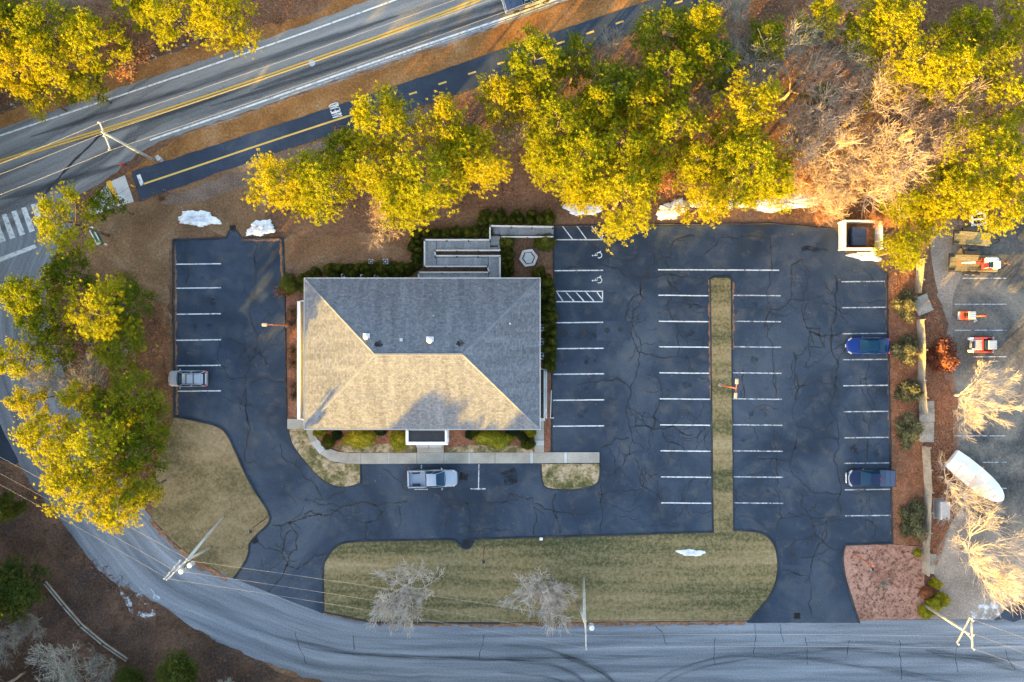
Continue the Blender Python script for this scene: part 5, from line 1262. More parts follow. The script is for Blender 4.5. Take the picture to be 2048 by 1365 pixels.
wire('thin slack cable below the highway wires', [(-300, 470), (214, 290), (1140, -24)], 9.4, .014, .8, 'cableblack')
wire('upper wire from the left frame edge to the double crossarm pole', [(-300, 760), (374, 1118)], 8.9, .02)
wire('middle wire from the left frame edge to the double crossarm pole', [(-300, 790), (350, 1142)], 8.9, .018)
wire('lower wire from the left frame edge to the double crossarm pole', [(-300, 812), (335, 1157)], 8.9, .018)
wire('uppermost wire across the front lawn between two poles', [(378, 1122), (1168, 1240)], 8.9, .018)
wire('thick black cable bundle across the front lawn between two poles', [(380, 1130), (1160, 1240)], 6.6, .035, .5, 'cableblack')
wire('second black cable across the front lawn just below the bundle', [(381, 1133), (1161, 1243)], 6.2, .02, .6, 'cableblack')
wire('middle pale wire across the lawn and left entrance', [(352, 1142), (1172, 1272)], 8.9, .018)
wire('lowest pale wire over the lawn edge between two poles', [(336, 1158), (1172, 1297)], 8.9, .018)
wire('upper wire along the side street to the right pole', [(1172, 1272), (1943, 1274), (2400, 1272)], 8.9, .016)
wire('lower wire along the side street to the right pole', [(1172, 1297), (1945, 1297), (2400, 1290)], 8.9, .016)
wire('black cable along the lawn edge to the right frame edge', [(1163, 1242), (1925, 1240), (2400, 1238)], 6.4, .03, .4, 'cableblack')
wire('uppermost wire from the right pole to the frame corner', [(1941, 1238), (2300, 1372)], 9.2, .018)
wire('middle wire from the right pole to the frame corner', [(1948, 1268), (2300, 1408)], 9.2, .018)
wire('lowest wire from the right pole to the frame corner', [(1945, 1297), (2300, 1432)], 9.2, .018)

def lamp(label, base, h, heads, col, rz=0.0):
    t = thing('light_pole', label, 'lamp post', P(*base))
    mb = MB(); mb.cyl((0, 0, .25), .2, .5, 12); mb.build('footing', G['concrete'], t)
    mb = MB(); mb.tube([(0, 0, .4), (0, 0, h)], [.075, .06], 8); mb.build('pole', G[col], t)
    for a in heads:
        mb = MB(); e = Vector((cos(a), sin(a), 0)); mb.tube([(0, 0, h - .05), e * .45 + Vector((0, 0, h + .05))], .04, 6); arm = mb.build('arm', G[col], t)
        c = e * .72 + Vector((0, 0, h + .05)); mb = MB(); mb.bbox(c, (.56, .34, .16), .05, rz=a); hd = mb.build('lamp_head', G['wood'], arm)
lamp('rust orange pole with two lamp heads on the long grass island', (1439, 770), 6.6, [radians(85), radians(-95)], 'amber')
lamp('brown lamp post at the left bed overhanging the driveway', (576, 652), 6.0, [radians(180)], 'amber')
def spot(label, base, h, a, col='brownmetal'):
    t = thing('light_pole', label, 'lamp post', P(*base))
    mb = MB(); mb.tube([(0, 0, 0), (0, 0, h)], [.07, .055], 8); mb.build('pole', G[col], t)
    mb = MB(); mb.box((0, 0, h + .02), (.16, .16, .06)); mb.build('cap', G[col], t)
    fl = thing('ground_floodlight', 'small floodlight on the ground beside the ' + label.split(' on ')[0], 'floodlight', P(base[0] + a[0], base[1] + a[1]) + Vector((0, 0, .08)))
    mb = MB(); mb.bbox((0, 0, .18), (.3, .3, .22), .06); mb.build('housing', G['dark'], fl); mb = MB(); mb.bbox((-.18, 0, .2), (.06, .24, .16), .02); mb.build('lens', G['lamp'], fl); mb = MB(); mb.cyl((0, 0, .02), .05, .16, 8); mb.build('stem', G['dark'], fl)
spot('short red-brown post on the front lawn', (969, 1093), 4.6, (-2, 30))
spot('thin rusty post on the left lawn', (532, 1037), 4.6, (-30, 26))
spot('orange post on the mulched corner', (1707, 1108), 4.9, (36, 30), 'amber')

# stockade fence behind the shrubs
def fence(label, pts, h=1.75, lean=0.0):
    q = [P(x, y) for x, y in pts]; t = thing('stockade_fence', label, 'fence', q[0]); o = q[0]
    for a, b in zip(q[:-1], q[1:]):
        n = max(1, round((b - a).length / 2.4))
        for k in range(n):
            p0, p1 = a.lerp(b, k / n) - o, a.lerp(b, (k + 1) / n) - o; d = p1 - p0; rz = atan2(d.y, d.x); mb = MB(); m_ = int(d.length / .1)
            ln = RS.uniform(-.05, .05) + lean
            for j in range(m_):
                c = p0.lerp(p1, (j + .5) / m_); hh = h + RS.uniform(-.05, .05)
                mb.box((c.x - sin(rz) * ln * .5, c.y + cos(rz) * ln * .5, hh / 2 + .02), (.092, .022, hh), rz, rx=-ln / h)
            for z in (.4, 1.4): mb.box(((p0 + p1) / 2 + Vector((-sin(rz) * .05, cos(rz) * .05, z))), (d.length, .05, .08), rz)
            mb.build('fence_panel', G['wood'], t)
            mb = MB(); mb.box((p0.x - sin(rz) * .1, p0.y + cos(rz) * .1, .95), (.1, .1, 1.9), rz); mb.build('post', G['wood'], t)
fence('short upper run of weathered stockade fence by the yellow pine', [(1834, 520), (1830, 562), (1827, 588)])
fence('middle run of weathered stockade fence beside the juniper row', [(1832, 640), (1836, 700), (1834, 760), (1840, 828)])
fence('lower run of weathered stockade fence beside the boat', [(1843, 892), (1848, 980), (1845, 1060), (1843, 1145)])
def fallen(label, px, py, w_, h_, rz, tilt=.08):
    t = thing('fence_panel', label, 'fence panel', P(px, py) + Vector((0, 0, .12)), rz)
    n = int(h_ / .1)
    for j in range(n): mb = MB(); mb.box((RS.uniform(-.04, .04), -h_ / 2 + (j + .5) * h_ / n, .26 + tilt * 0), (w_ + RS.uniform(-.05, .05), h_ / n - .008, .022)); mb.build('picket', G['wood'], t)
    for x in (-w_ * .3, w_ * .3): mb = MB(); mb.box((x, 0, .12), (.08, h_, .25)); mb.build('rail', G['wood'], t)
fallen('collapsed fence panel lying askew by the upper juniper', 1842, 610, 1.75, 2.0, radians(22))
fallen('upper one of two fallen fence panels above the boat', 1850, 823, 1.7, 2.3, radians(2))
fallen('lower one of two fallen fence panels above the boat', 1850, 864, 1.6, 2.2, radians(-1))
fallen('greenish fence panel lying at the bottom end of the fence', 1859, 1126, .85, 2.2, radians(-6))

# timber guard rails
def guard(label, pts, gap, rails_, h=.6, m='timber', postpts=None, col='wood', side=.0):
    q = [P(x, y) for x, y in pts]; o = q[0]; t = thing('guard_rail', label, 'guard rail', o)
    for a, b in zip(q[:-1], q[1:]):
        d = b - a; rz = atan2(d.y, d.x); n = Vector((-sin(rz), cos(rz), 0))
        for off in rails_:
            mb = MB(); mb.box((a + b) / 2 - o + n * off + Vector((0, 0, h - .1)), (d.length + .05, .09, .2), rz); mb.build('rail', G[m], t)
        k = max(1, round(d.length / gap))
        for j in range(k):
            p = a.lerp(b, (j + .0) / k) - o + n * side; mb = MB(); mb.box((p.x, p.y, h / 2), (.2, .24, h + .1), rz); mb.build('post', G[col], t)
guard('dark timber guard rail with pale posts along the upper left verge', [(-40, 246), (32, 217), (95, 195), (190, 163), (282, 131), (374, 99), (433, 74), (470, 54)], 1.75, (0.0,), .75, 'timber', None, 'wood', .22)
guard('grey double timber rail curving below the dark evergreen', [(96, 1162), (134, 1208), (168, 1247), (212, 1284), (259, 1316)], 2.4, (-.15, .15), .7, 'wood', None, 'timber')

# roadside sign seen from above
t = thing('roadside_sign', 'white framed green sign board standing below the crosswalk pine', 'sign', P(206, 476), radians(-62))
for x in (-.85, .85): mb = MB(); mb.box((x, 0, .95), (.12, .12, 1.9)); mb.build('post', G['trim'], t)
mb = MB(); mb.box((0, 0, 1.3), (1.9, .32, .9)); mb.build('board', plain('sign_green', (.03, .12, .10), .5, var=.05), t)
for y in (-.2, .2): mb = MB(); mb.box((0, y, 1.78), (2.0, .09, .1)); mb.build('trim_rail', G['trim'], t)
for x in (-.98, .98): mb = MB(); mb.box((x, 0, 1.75), (.1, .48, .1)); mb.build('trim_rail', G['trim'], t)
t = thing('bollard', 'short yellow bollard between stop bar and concrete landing', 'bollard', P(270, 374)); mb = MB(); mb.cyl((0, 0, .45), .08, .9, 10); mb.build('post', G['eqyellow'], t); mb = MB(); mb.cyl((0, 0, .92), .1, .06, 10, .04); mb.build('cap', G['eqyellow'], t)
t = thing('hydrant', 'small red hydrant on the verge left of the highway pole', 'hydrant', P(247, 331))
mb = MB(); mb.cyl((0, 0, .28), .13, .56, 12); mb.cyl((0, 0, .6), .15, .08, 12); mb.build('barrel', G['eqred'], t); mb = MB(); mb.cyl((0, 0, .68), .13, .1, 12, .04); mb.build('bonnet', G['eqred'], t)
for s in (-1, 1): mb = MB(); mb.cyl((s * .17, 0, .42), .055, .12, 8, axis='X'); mb.build('nozzle', G['eqred'], t)
t = thing('utility_box', 'small white box on the lawn edge below the lot', 'box', P(1082, 1077) + Vector((0, 0, .1))); mb = MB(); mb.bbox((0, 0, .15), (.34, .26, .3), .03); mb.build('case', G['trim'], t); mb = MB(); mb.box((0, 0, .315), (.36, .28, .03)); mb.build('lid', G['trim'], t)
t = thing('wheel_stop_block', 'small concrete block lying beside the orange excavator', 'block', P(1949, 642) + Vector((0, 0, .03)), .6); mb = MB(); mb.bbox((0, 0, .1), (.4, .24, .2), .03); mb.build('block', G['newconc'], t)

# snow piles
def snow(label, pts, h, sc=1.0):
    q = crom([tuple(P(x, y))[:2] for x, y in pts], 6, True); q = resample(q + [q[0]], 90)[:-1]; ph = [RS.uniform(0, 6.28) for _ in range(4)]
    cx = sum(p[0] for p in q) / len(q); cy = sum(p[1] for p in q) / len(q); N_ = len(q); mb = MB(); rings = []
    q = [(cx + (p[0] - cx) * k_, cy + (p[1] - cy) * k_) for p, k_ in ((p, 1 + .10 * sin(5 * 6.283 * i / N_ + ph[0]) + .05 * sin(11 * 6.283 * i / N_ + ph[1]) + .035 * sin(23 * 6.283 * i / N_ + ph[2]) + RS.uniform(-.02, .02)) for i, p in enumerate(q))]
    for f, hh in ((1.0, .0), (.97, .35), (.88, .6), (.72, .8), (.5, .95), (.25, 1.0)):
        rings.append([((p[0] - cx) * f, (p[1] - cy) * f, .0 + h * hh * RS.uniform(.8, 1.1)) for p in q])
    mb.loft(rings)
    o = mb.build('snow_pile', G['snow'], None, True, (cx, cy, .012)); tag(o, label, 'snow', 'leftover snow piles')
snow('largest oval snow pile on the brown verge above the left lot', [(354, 437), (366, 426), (388, 421), (412, 424), (432, 434), (440, 446), (424, 450), (400, 453), (372, 449)], .35)
snow('snow pile at the upper edge of the left lot under a pine', [(494, 470), (500, 452), (520, 440), (544, 444), (549, 462), (530, 470), (510, 472)], .35)
snow('snow patch just above the hatched stall', [(1127, 412), (1145, 406), (1175, 408), (1200, 412), (1205, 424), (1180, 430), (1150, 430), (1132, 422)], .25)
snow('snow bank between two yellow pines above the lot', [(1312, 424), (1330, 408), (1362, 398), (1376, 404), (1372, 424), (1350, 436), (1325, 440)], .35)
snow('broken snow strip under the widest pine above the lot', [(1376, 410), (1400, 402), (1430, 410), (1462, 404), (1478, 412), (1450, 420), (1410, 422)], .25)
snow('long snow bank at the upper lot edge left of the enclosure', [(1480, 404), (1540, 396), (1590, 386), (1640, 396), (1648, 408), (1600, 416), (1540, 424), (1495, 418)], .35)
snow('snow patch along the lower side of the dumpster enclosure', [(1694, 510), (1715, 506), (1748, 504), (1762, 512), (1760, 522), (1735, 522), (1712, 518)], .22)
snow('thin white snow sliver lying on the front lawn', [(1352, 1103), (1366, 1099), (1386, 1099), (1408, 1103), (1406, 1110), (1382, 1112), (1362, 1109)], .16)
for v in bpy.data.objects:
    if v.get('label') == 'thin white snow sliver lying on the front lawn': v.location.z = .10
FR = stain('frost', (.66, .70, .76), .46, .62, .9, None, False, .8)
for i, pts in enumerate(([(258, 1163), (275, 1160), (305, 1180), (322, 1198), (310, 1202), (285, 1185)], [(236, 1170), (250, 1180), (262, 1200), (268, 1220), (300, 1228), (306, 1218), (312, 1230), (290, 1236), (262, 1226), (246, 1195)], [(270, 1188), (282, 1186), (298, 1206), (290, 1210)],
     [(1940, 1215), (1990, 1200), (2012, 1215), (1985, 1240), (1945, 1240)])):
    mb = MB(); mb.sheet(rough(pxy(pts), .3, .1, RS), .046 + .0005 * i); o = mb.build('frost_patch', FR, ground if i < 4 else lot)
# ------------------------------------------------------------ vegetation
def blade(mb, c, d, ln, wd, rng):
    a = d.cross(Vector((rng.uniform(-1, 1), rng.uniform(-1, 1), rng.uniform(-1, 1))))
    if a.length < 1e-4: a = d.orthogonal()
    a.normalize(); m_ = c + d * (ln * .55); n = len(mb.v)
    e = c + d * ln; p, q = m_ - a * (wd / 2), m_ + a * (wd / 2)
    mb.v += [(c.x, c.y, c.z), (p.x, p.y, p.z), (e.x, e.y, e.z), (q.x, q.y, q.z)]
    mb.f.append((n, n + 1, n + 2, n + 3)); mb.mi.append(0)
def pine_meshes(seed, h, r, dens=1.0, nb=8, wood=True, big=1.0):
    """pitch pine: bent trunk, spreading limbs, needle tufts in clumps"""
    g = random.Random(seed); tr = MB(); cr = MB()
    bend = Vector((g.uniform(-.5, .5), g.uniform(-.5, .5), 0))
    def tp(t): return Vector((bend.x * sin(t * 2.2), bend.y * sin(t * 1.7 + .3) - bend.y * sin(.3), t * h * .93))
    tr.tube([tp(k / 8) for k in range(9)], [.20 * (h / 12) * (1 - .8 * k / 8) for k in range(9)], 8)
    nl = int(20 * dens) if wood else 13
    for i in range(nl):
        f = .42 + .56 * (i + g.random() * .6) / nl; z0 = tp(f); az = i * 2.4 + g.uniform(-.5, .5)
        env = max(.22, 1 - ((f - .42) / .58) ** 2.2 * .72)
        ln = r * env * g.uniform(.62, 1.12); rise = g.uniform(.12, .42)
        dr = Vector((cos(az), sin(az), rise)); pts = [z0]
        for k in range(1, 5):
            dr = (dr + Vector((g.uniform(-.22, .22), g.uniform(-.22, .22), g.uniform(-.05, .16)))).normalized(); pts.append(pts[-1] + dr * (ln / 4))
        tr.tube(pts, [.065 * (1.1 - f * .5), .05, .04, .028, .015], 5)
        nsub = g.randint(4, 6)
        for s in range(nsub + 1):
            if s == nsub: p, e = pts[3], pts[4]
            else:
                k = g.uniform(1.2, 4.0); p = pts[int(k)].lerp(pts[min(4, int(k) + 1)], k % 1)
                a2 = az + g.choice((-1, 1)) * g.uniform(.5, 1.3); l2 = ln * g.uniform(.18, .36)
                e = p + Vector((cos(a2) * l2, sin(a2) * l2, l2 * g.uniform(.15, .7))); tr.tube([p, e], [.022, .01], 4)
            for _ in range(int(g.randint(10, 15) * dens)):
                q = p.lerp(e, g.uniform(.3, 1.15)) + Vector((g.gauss(0, .36), g.gauss(0, .36), g.gauss(.05, .2)))
                if wood: 
                    w_ = g.random()
                for _ in range(nb):
                    d = Vector((g.gauss(0, .8), g.gauss(0, .8), abs(g.gauss(.25, .6)))).normalized()
                    blade(cr, q, d, g.uniform(.22, .38) * big, .10 * big, g)
    return tr.mesh('pine_trunk', G['bark'], True), cr
def bare_mesh(seed, h, spread, levels=5, up=.55, mat='palebark', thick=1.0, lean=(0, 0), rmin=.0115, limbs=0):
    """leafless hardwood: forks down to fine twigs"""
    g = random.Random(seed); mb = MB(); tips = []
    def grow(p, d, ln, rad, lv):
        n = 4 if lv > 1 else 3; pts = [p]; dd = d.copy(); rr = [rad]
        for k in range(n):
            dd = (dd + Vector((g.gauss(0, .085), g.gauss(0, .085), g.gauss(.03, .06)))).normalized(); pts.append(pts[-1] + dd * (ln / n)); rr.append(max(rmin, rad * (1 - .62 * (k + 1) / n)))
        mb.tube(pts, rr, 6 if lv == levels else (4 if lv > 2 else 3), lv > 2)
        if lv == 0: tips.append(pts[-1]); return
        nc = (g.randint(3, 4) if lv > 2 else g.randint(3, 6)) if (lv < levels or limbs) else g.randint(5, 6)
        for c in range(nc):
            f = (1.0 if c == 0 else g.uniform(.35, .98)) * n; i = min(n - 1, int(f)); q = pts[i].lerp(pts[i + 1], min(1, f - i))
            ax = g.uniform(0, 2 * pi); side = Vector((cos(ax), sin(ax), g.uniform(-.1, .5)))
            nd = (dd * (1.0 if c == 0 else .75) + side * (.35 if c == 0 else spread)).normalized(); nd.z += up * .12; nd.normalize()
            grow(q, nd, ln * g.uniform(.58, .78), max(rmin, rad * g.uniform(.42, .58)), lv - 1)
    if limbs:
        mb.tube([(0, 0, -.1), (0, 0, h * .1), (.03, .02, h * .2)], [.024 * h * thick, .021 * h * thick, .02 * h * thick], 8)
        for k in range(limbs):
            az = k * 2.4 + g.uniform(-.3, .3); el = g.uniform(.45, 1.5) if k % 3 else g.uniform(1.2, 2.2)
            grow(Vector((0, 0, h * g.uniform(.12, .2))), Vector((cos(az), sin(az), el)).normalized(), h * g.uniform(.36, .46), .0105 * h * thick, levels)
    else: grow(Vector((0, 0, -.1)), Vector((lean[0], lean[1], 1)).normalized(), h * .36, .018 * h * thick, levels)
    top = max(v[2] for v in mb.v)
    return mb.mesh('bare_branches', G[mat], True), tips, top
def bush_mesh(seed, rx, ry, h, mat, leaf=.10, n=900, lump=.25, name='foliage'):
    """dense clipped or loose shrub: leaf faces over a lumpy mound"""
    g = random.Random(seed); mb = MB()
    lb = [(Vector((g.gauss(0, 1), g.gauss(0, 1), abs(g.gauss(0, 1)))).normalized(), g.uniform(.3, 1)) for _ in range(11)]
    def rad(d): return 1 - lump * .5 + lump * max(max(0, d.dot(q)) ** 6 * s for q, s in lb)
    # inner mound
    rings = []
    for i in range(7):
        th = pi / 2 * i / 6.3; ring = []
        for k in range(16):
            d = Vector((cos(k * pi / 8) * cos(th), sin(k * pi / 8) * cos(th), sin(th))); q = rad(d) * .88; ring.append((d.x * rx * q, d.y * ry * q, d.z * h * q + .03))
        rings.append(ring)
    mb.loft(rings)
    for _ in range(n):
        d = Vector((g.gauss(0, 1), g.gauss(0, 1), abs(g.gauss(0, 1)))).normalized(); q = rad(d) * g.uniform(.82, 1.03)
        c = Vector((d.x * rx * q, d.y * ry * q, d.z * h * q + .03))
        e = (d + Vector((g.gauss(0, .6), g.gauss(0, .6), g.gauss(.2, .6)))).normalized()
        blade(mb, c, e, leaf * g.uniform(.8, 1.6), leaf * g.uniform(.5, .8), g)
    return mb.mesh(name, G[mat])
def twig_mesh(seed, r, h, mat, n=40, leaves=0, leafmat_=None):
    g = random.Random(seed); mb = MB()
    for _ in range(n):
        az = g.uniform(0, 2 * pi); sp = g.uniform(.1, 1) * r; hh = h * g.uniform(.5, 1)
        a = Vector((g.gauss(0, .12), g.gauss(0, .12), 0)); m_ = Vector((cos(az) * sp * .5, sin(az) * sp * .5, hh * .6)); e = Vector((cos(az) * sp, sin(az) * sp, hh)) + Vector((g.gauss(0, .1), g.gauss(0, .1), 0))
        mb.tube([a, m_, e], [.022, .015, .008], 3, False)
        for _ in range(3):
            e2 = m_.lerp(e, g.random()); mb.tube([e2, e2 + Vector((g.gauss(0, .2), g.gauss(0, .2), g.uniform(0, .3))) * r * .5], [.010, .006], 3, False)
    if leaves:
        mb.cm = 1
        for _ in range(leaves):
            az = g.uniform(0, 2 * pi); sp = sqrt(g.random()) * r; c = Vector((cos(az) * sp, sin(az) * sp, h * g.uniform(.3, 1.0)))
            n0 = len(mb.f); blade(mb, c, Vector((g.gauss(0, 1), g.gauss(0, 1), g.gauss(0, .5))).normalized(), g.uniform(.1, .2), .1, g); mb.mi[-1] = 1
    return mb.mesh('branches', [G[mat], G[leafmat_ or mat]])

# pines: nine shapes shared by all
PINES = []; GREENSHADEP = []
for i in range(8):
    h = 12.0; tm, cm = pine_meshes(100 + i, h, 3.6, 1.0 + .08 * (i % 3), 17, True, .62)
    PINES.append((tm, cm.mesh('pine_crown', G['needle'])))
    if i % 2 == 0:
        m2 = PINES[-1][1].copy(); m2.materials.clear(); m2.materials.append(G['needlemid']); GREENSHADEP.append((tm, m2))
DARKP = []
for i in range(3):
    tm, cm = pine_meshes(140 + i, 9.0, 3.0, 1.25, 10, True, .85)
    DARKP.append((tm, cm.mesh('pine_crown', G['needledark'])))
RP = random.Random(21); cnt = [0]
def pine(label, cx, cy, rpx, h, dark=False, group='pitch pines'):
    """crown centre and radius as seen in the photograph"""
    zc = .74 * h; b = P(cx, cy, zc); b.z = 0
    r = (1.02 if group == LW else 1.16) * rpx / PXM * (1 - zc / CAM_H); lst = DARKP if dark else (GREENSHADEP if ('green' in label or 'shaded' in label or 'dark' in label) else PINES); tm, cm = lst[cnt[0] % len(lst)]; cnt[0] += 1  # pines labelled shaded get the darker needles, shade held in the colour
    h0, r0 = (9.0, 3.0) if dark else (12.0, 3.6)
    t = thing('pine_tree', label, 'tree', b, RP.uniform(0, 2 * pi), group); sc = (r / r0, r / r0, h / h0)
    inst(tm, 'trunk', t, (0, 0, 0), 0, sc); inst(cm, 'crown', t, (0, 0, 0), 0, sc)
TL = 'pines of the upper left wood'; LW = 'pines between the street and the left lot'; MW = 'pines of the wood above the building'; RW = 'pines of the wood above the right lot'
for a in ((92, 52, 62, 13.5, 'broad yellow pine near the top left corner, left of a bare twiggy gap', TL), (28, 130, 52, 12.5, 'pine at the left frame edge under the broad corner pine', TL), (178, 78, 55, 13, 'pine right of the broad corner pine, beside the dry oak', TL),
          (100, 118, 56, 13, 'pine with lit crown just above the left end of the guard rail', TL), (330, 22, 62, 12.5, 'lit pine at the top edge right of the dry brown oak', TL), (440, 22, 62, 12.5, 'lit pine at the top edge whose right side overhangs the guard rail end', TL), (262, 2, 45, 13, 'pine cut by the top edge above the dry brown oak', TL),
          (25, 20, 50, 11, 'shaded dark pine in the very top left corner', TL), (160, 170, 40, 8.5, 'low green pine touching the guard rail below the upper left wood', TL), (60, 185, 40, 9, 'low pine over the leftmost guard rail posts', TL), (-20, 60, 60, 13, 'pine cut by the left frame edge in the upper left wood', TL),
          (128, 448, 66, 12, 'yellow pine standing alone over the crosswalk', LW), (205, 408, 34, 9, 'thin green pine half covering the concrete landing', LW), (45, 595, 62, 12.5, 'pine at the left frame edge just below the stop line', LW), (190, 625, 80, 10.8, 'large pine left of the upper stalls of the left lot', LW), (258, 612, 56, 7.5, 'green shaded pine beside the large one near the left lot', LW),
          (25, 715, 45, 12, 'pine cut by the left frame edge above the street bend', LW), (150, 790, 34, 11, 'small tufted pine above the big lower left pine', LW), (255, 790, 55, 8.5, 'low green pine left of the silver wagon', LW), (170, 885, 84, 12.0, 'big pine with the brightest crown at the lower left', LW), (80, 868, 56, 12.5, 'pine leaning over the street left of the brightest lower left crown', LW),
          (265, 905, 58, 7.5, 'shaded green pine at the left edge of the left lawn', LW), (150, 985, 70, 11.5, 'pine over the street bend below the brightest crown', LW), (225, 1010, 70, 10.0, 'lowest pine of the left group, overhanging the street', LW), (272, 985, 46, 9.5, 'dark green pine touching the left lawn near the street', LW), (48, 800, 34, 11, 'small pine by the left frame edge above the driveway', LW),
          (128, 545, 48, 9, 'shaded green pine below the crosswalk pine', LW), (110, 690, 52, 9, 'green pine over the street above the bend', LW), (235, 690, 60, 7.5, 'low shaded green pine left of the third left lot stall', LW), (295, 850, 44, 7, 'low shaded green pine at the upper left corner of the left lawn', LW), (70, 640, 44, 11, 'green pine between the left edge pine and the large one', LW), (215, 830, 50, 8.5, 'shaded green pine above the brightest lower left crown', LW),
          (560, 365, 70, 11.5, 'leftmost pine of the wood above the building', MW), (640, 378, 68, 12, 'second pine from the left of the wood above the building', MW), (760, 235, 66, 12.5, 'pine covering the end of the yellow line on the bike path', MW), (738, 330, 60, 11.5, 'pine below the one that hides STOP on the path', MW), (850, 375, 82, 12.5, 'pine directly above the timber ramp', MW), (790, 395, 56, 11.5, 'pine above the small bare oak behind the building', MW),
          (885, 255, 58, 12, 'pine on the path edge left of the dashed line trees', MW), (960, 325, 62, 12, 'pine above and right of the ramp with brown litter beneath', MW), (1000, 200, 48, 12, 'narrow pine at the path edge above the brown clearing', MW), (690, 300, 45, 9.5, 'low dark pine by the gravel shoulder under the path', MW), (1075, 135, 66, 12.5, 'pine overhanging the dashed line left of the bare grey tree', MW),
          (1150, 120, 46, 10.5, 'green pine just left of the bare grey tree on the path', MW), (1110, 240, 66, 12.5, 'pine in the middle of the wood over the hatched stall', MW), (1160, 310, 72, 13, 'bright pine in the wood above the first snow patch', MW), (1240, 285, 62, 12.5, 'pine right of the brightest crowns in the middle wood', MW), (1245, 395, 80, 12.5, 'large bright pine overhanging the lot right of the hatched stall', MW),
          (1165, 378, 40, 11.5, 'pine whose crown meets the first snow patch', MW), (1225, 175, 58, 11.5, 'shaded pine below the bare grey tree by the path', MW), (1330, 160, 62, 12, 'pine with patchy crown above the middle of the right lot', MW), (1340, 265, 60, 12.5, 'pine above the brown clearing with the cut stump', MW), (1280, 215, 52, 12, 'pine right of the middle pine over the hatched stall', MW), (1190, 215, 50, 12, 'pine behind the brightest middle crowns', MW), (1060, 200, 46, 11.5, 'pine between the narrow path pine and the middle crowns', MW), (1095, 320, 50, 12, 'pine left of the bright one above the first snow patch', MW), (1285, 340, 48, 11.5, 'pine left of the brown clearing with the stump', MW), (920, 300, 46, 11.5, 'pine between the path edge pine and the clearing', MW), (1390, 330, 44, 11.5, 'pine right of the brown clearing with the stump', MW), (1400, 110, 46, 11.5, 'pine under the bright topped one right of the path', MW), (1330, 60, 62, 10.5, 'broad green pine hiding the last path dashes', MW), (1395, 50, 46, 12, 'pine with a bright top at the top edge right of the path', MW),
          (1490, 215, 70, 13, 'tall pine left of the big bare oaks', RW), (1430, 130, 52, 11, 'green pine between the path and the tall pine', RW), (1415, 405, 48, 12, 'pine overhanging the lot above the grass island', RW), (1500, 340, 76, 13, 'widest pine of the right wood, above the long snow bank', RW), (1540, 368, 48, 12, 'pine over the long snow bank', RW), (1440, 310, 50, 11.5, 'pine behind the one overhanging the grass island', RW), (1535, 75, 44, 10.5, 'green pine left of the grey bare oak at the top', RW),
          (1790, 40, 62, 12.5, 'pine at the top edge right of the grey bare oak', RW), (1830, 120, 68, 13, 'large bright pine in the upper right wood', RW), (1905, 140, 58, 13, 'pine right beside the large bright one in the upper right', RW), (1720, 65, 42, 11, 'green pine squeezed between grey bare oak and top right pines', RW), (1645, 195, 30, 7.5, 'small green pine among the bare oaks', RW),
          (1990, 110, 55, 11.5, 'green pine below the bare tree in the top right corner', RW), (2010, 210, 62, 12.5, 'pine at the right frame edge beside the big bare oaks', RW), (1985, 325, 78, 13, 'large yellow pine at the right frame edge above the yard', RW), (1925, 385, 66, 12.5, 'pine above the trailers at the top of the yard', RW), (2020, 410, 58, 12, 'pine at the right frame edge overhanging the yard asphalt', RW),
          (1812, 498, 46, 9.0, 'rounded yellow pine beside the dumpster enclosure', RW), (1815, 405, 36, 10, 'smaller pine behind the dumpster enclosure', RW), (1860, 420, 40, 10, 'pine between the enclosure and the trailers', RW), (1930, 60, 45, 11, 'pine left of the bare tree in the top right corner', RW), (2040, 40, 50, 11.5, 'pine cut by the top right corner', RW), (1640, 30, 40, 11, 'pine at the top edge behind the grey bare oak', RW)):
    pine(a[4], a[0], a[1], a[2], a[3], False, a[5])
for a in ((28, 1185, 54, 6, 'dark evergreen at the lower left frame edge'), (350, 1350, 40, 5, 'dark green conifer at the bottom edge left of centre'), (0, 1015, 30, 7, 'small dark evergreen at the left frame edge above the rail'), (-12, 1218, 34, 8, 'yellow tipped evergreen cut by the lower left edge'), (255, 1368, 30, 4, 'low evergreen at the bottom edge left of the conifer')):
    pine(a[4], a[0], a[1], a[2], a[3], True, 'dark evergreens lower left')

G['lawnbark'] = surf('pale_twig_bark', [(.3, (.32, .25, .195)), (.5, (.44, .355, .285)), (.72, (.55, .46, .38))], big=.8, fine=5, mix=.5, bump=.5, bd=.02)
G['yardbark'] = surf('pale_grey_bark', [(.3, (.40, .345, .305)), (.5, (.54, .475, .425)), (.72, (.66, .59, .53))], big=.8, fine=5, mix=.5, bump=.5, bd=.02)
# bare hardwoods
BARE = {}
for k, (seed, sp, lv, up, m_) in {'a': (11, .6, 5, .5, 'palebark'), 'b': (12, .68, 5, .35, 'palebark'), 'c': (13, .62, 5, .5, 'greybark'), 'd': (14, .75, 5, .25, 'palebark'), 'e': (15, .66, 5, .5, 'greybark'), 'f': (16, .9, 5, .25, 'palebark'), 'g': (17, .5, 4, .3, 'yardbark'), 'h': (18, .6, 3, .3, 'yardbark')}.items():
    BARE[k] = bare_mesh(seed, 10.0, sp, lv, up, m_) if k not in 'gh' else bare_mesh(seed, 8.0, sp, lv, up, m_, 1.3, (0, 0), .012, 10)
OL = MB(); g = random.Random(5)
for p in BARE['e'][1]:
    for _ in range(4): blade(OL, p + Vector((g.gauss(0, .25), g.gauss(0, .25), g.gauss(-.1, .25))), Vector((g.gauss(0, 1), g.gauss(0, 1), g.gauss(0, .6))).normalized(), g.uniform(.14, .26), .13, g)
OLM = OL.mesh('dry_leaves', G['oakleaf'])
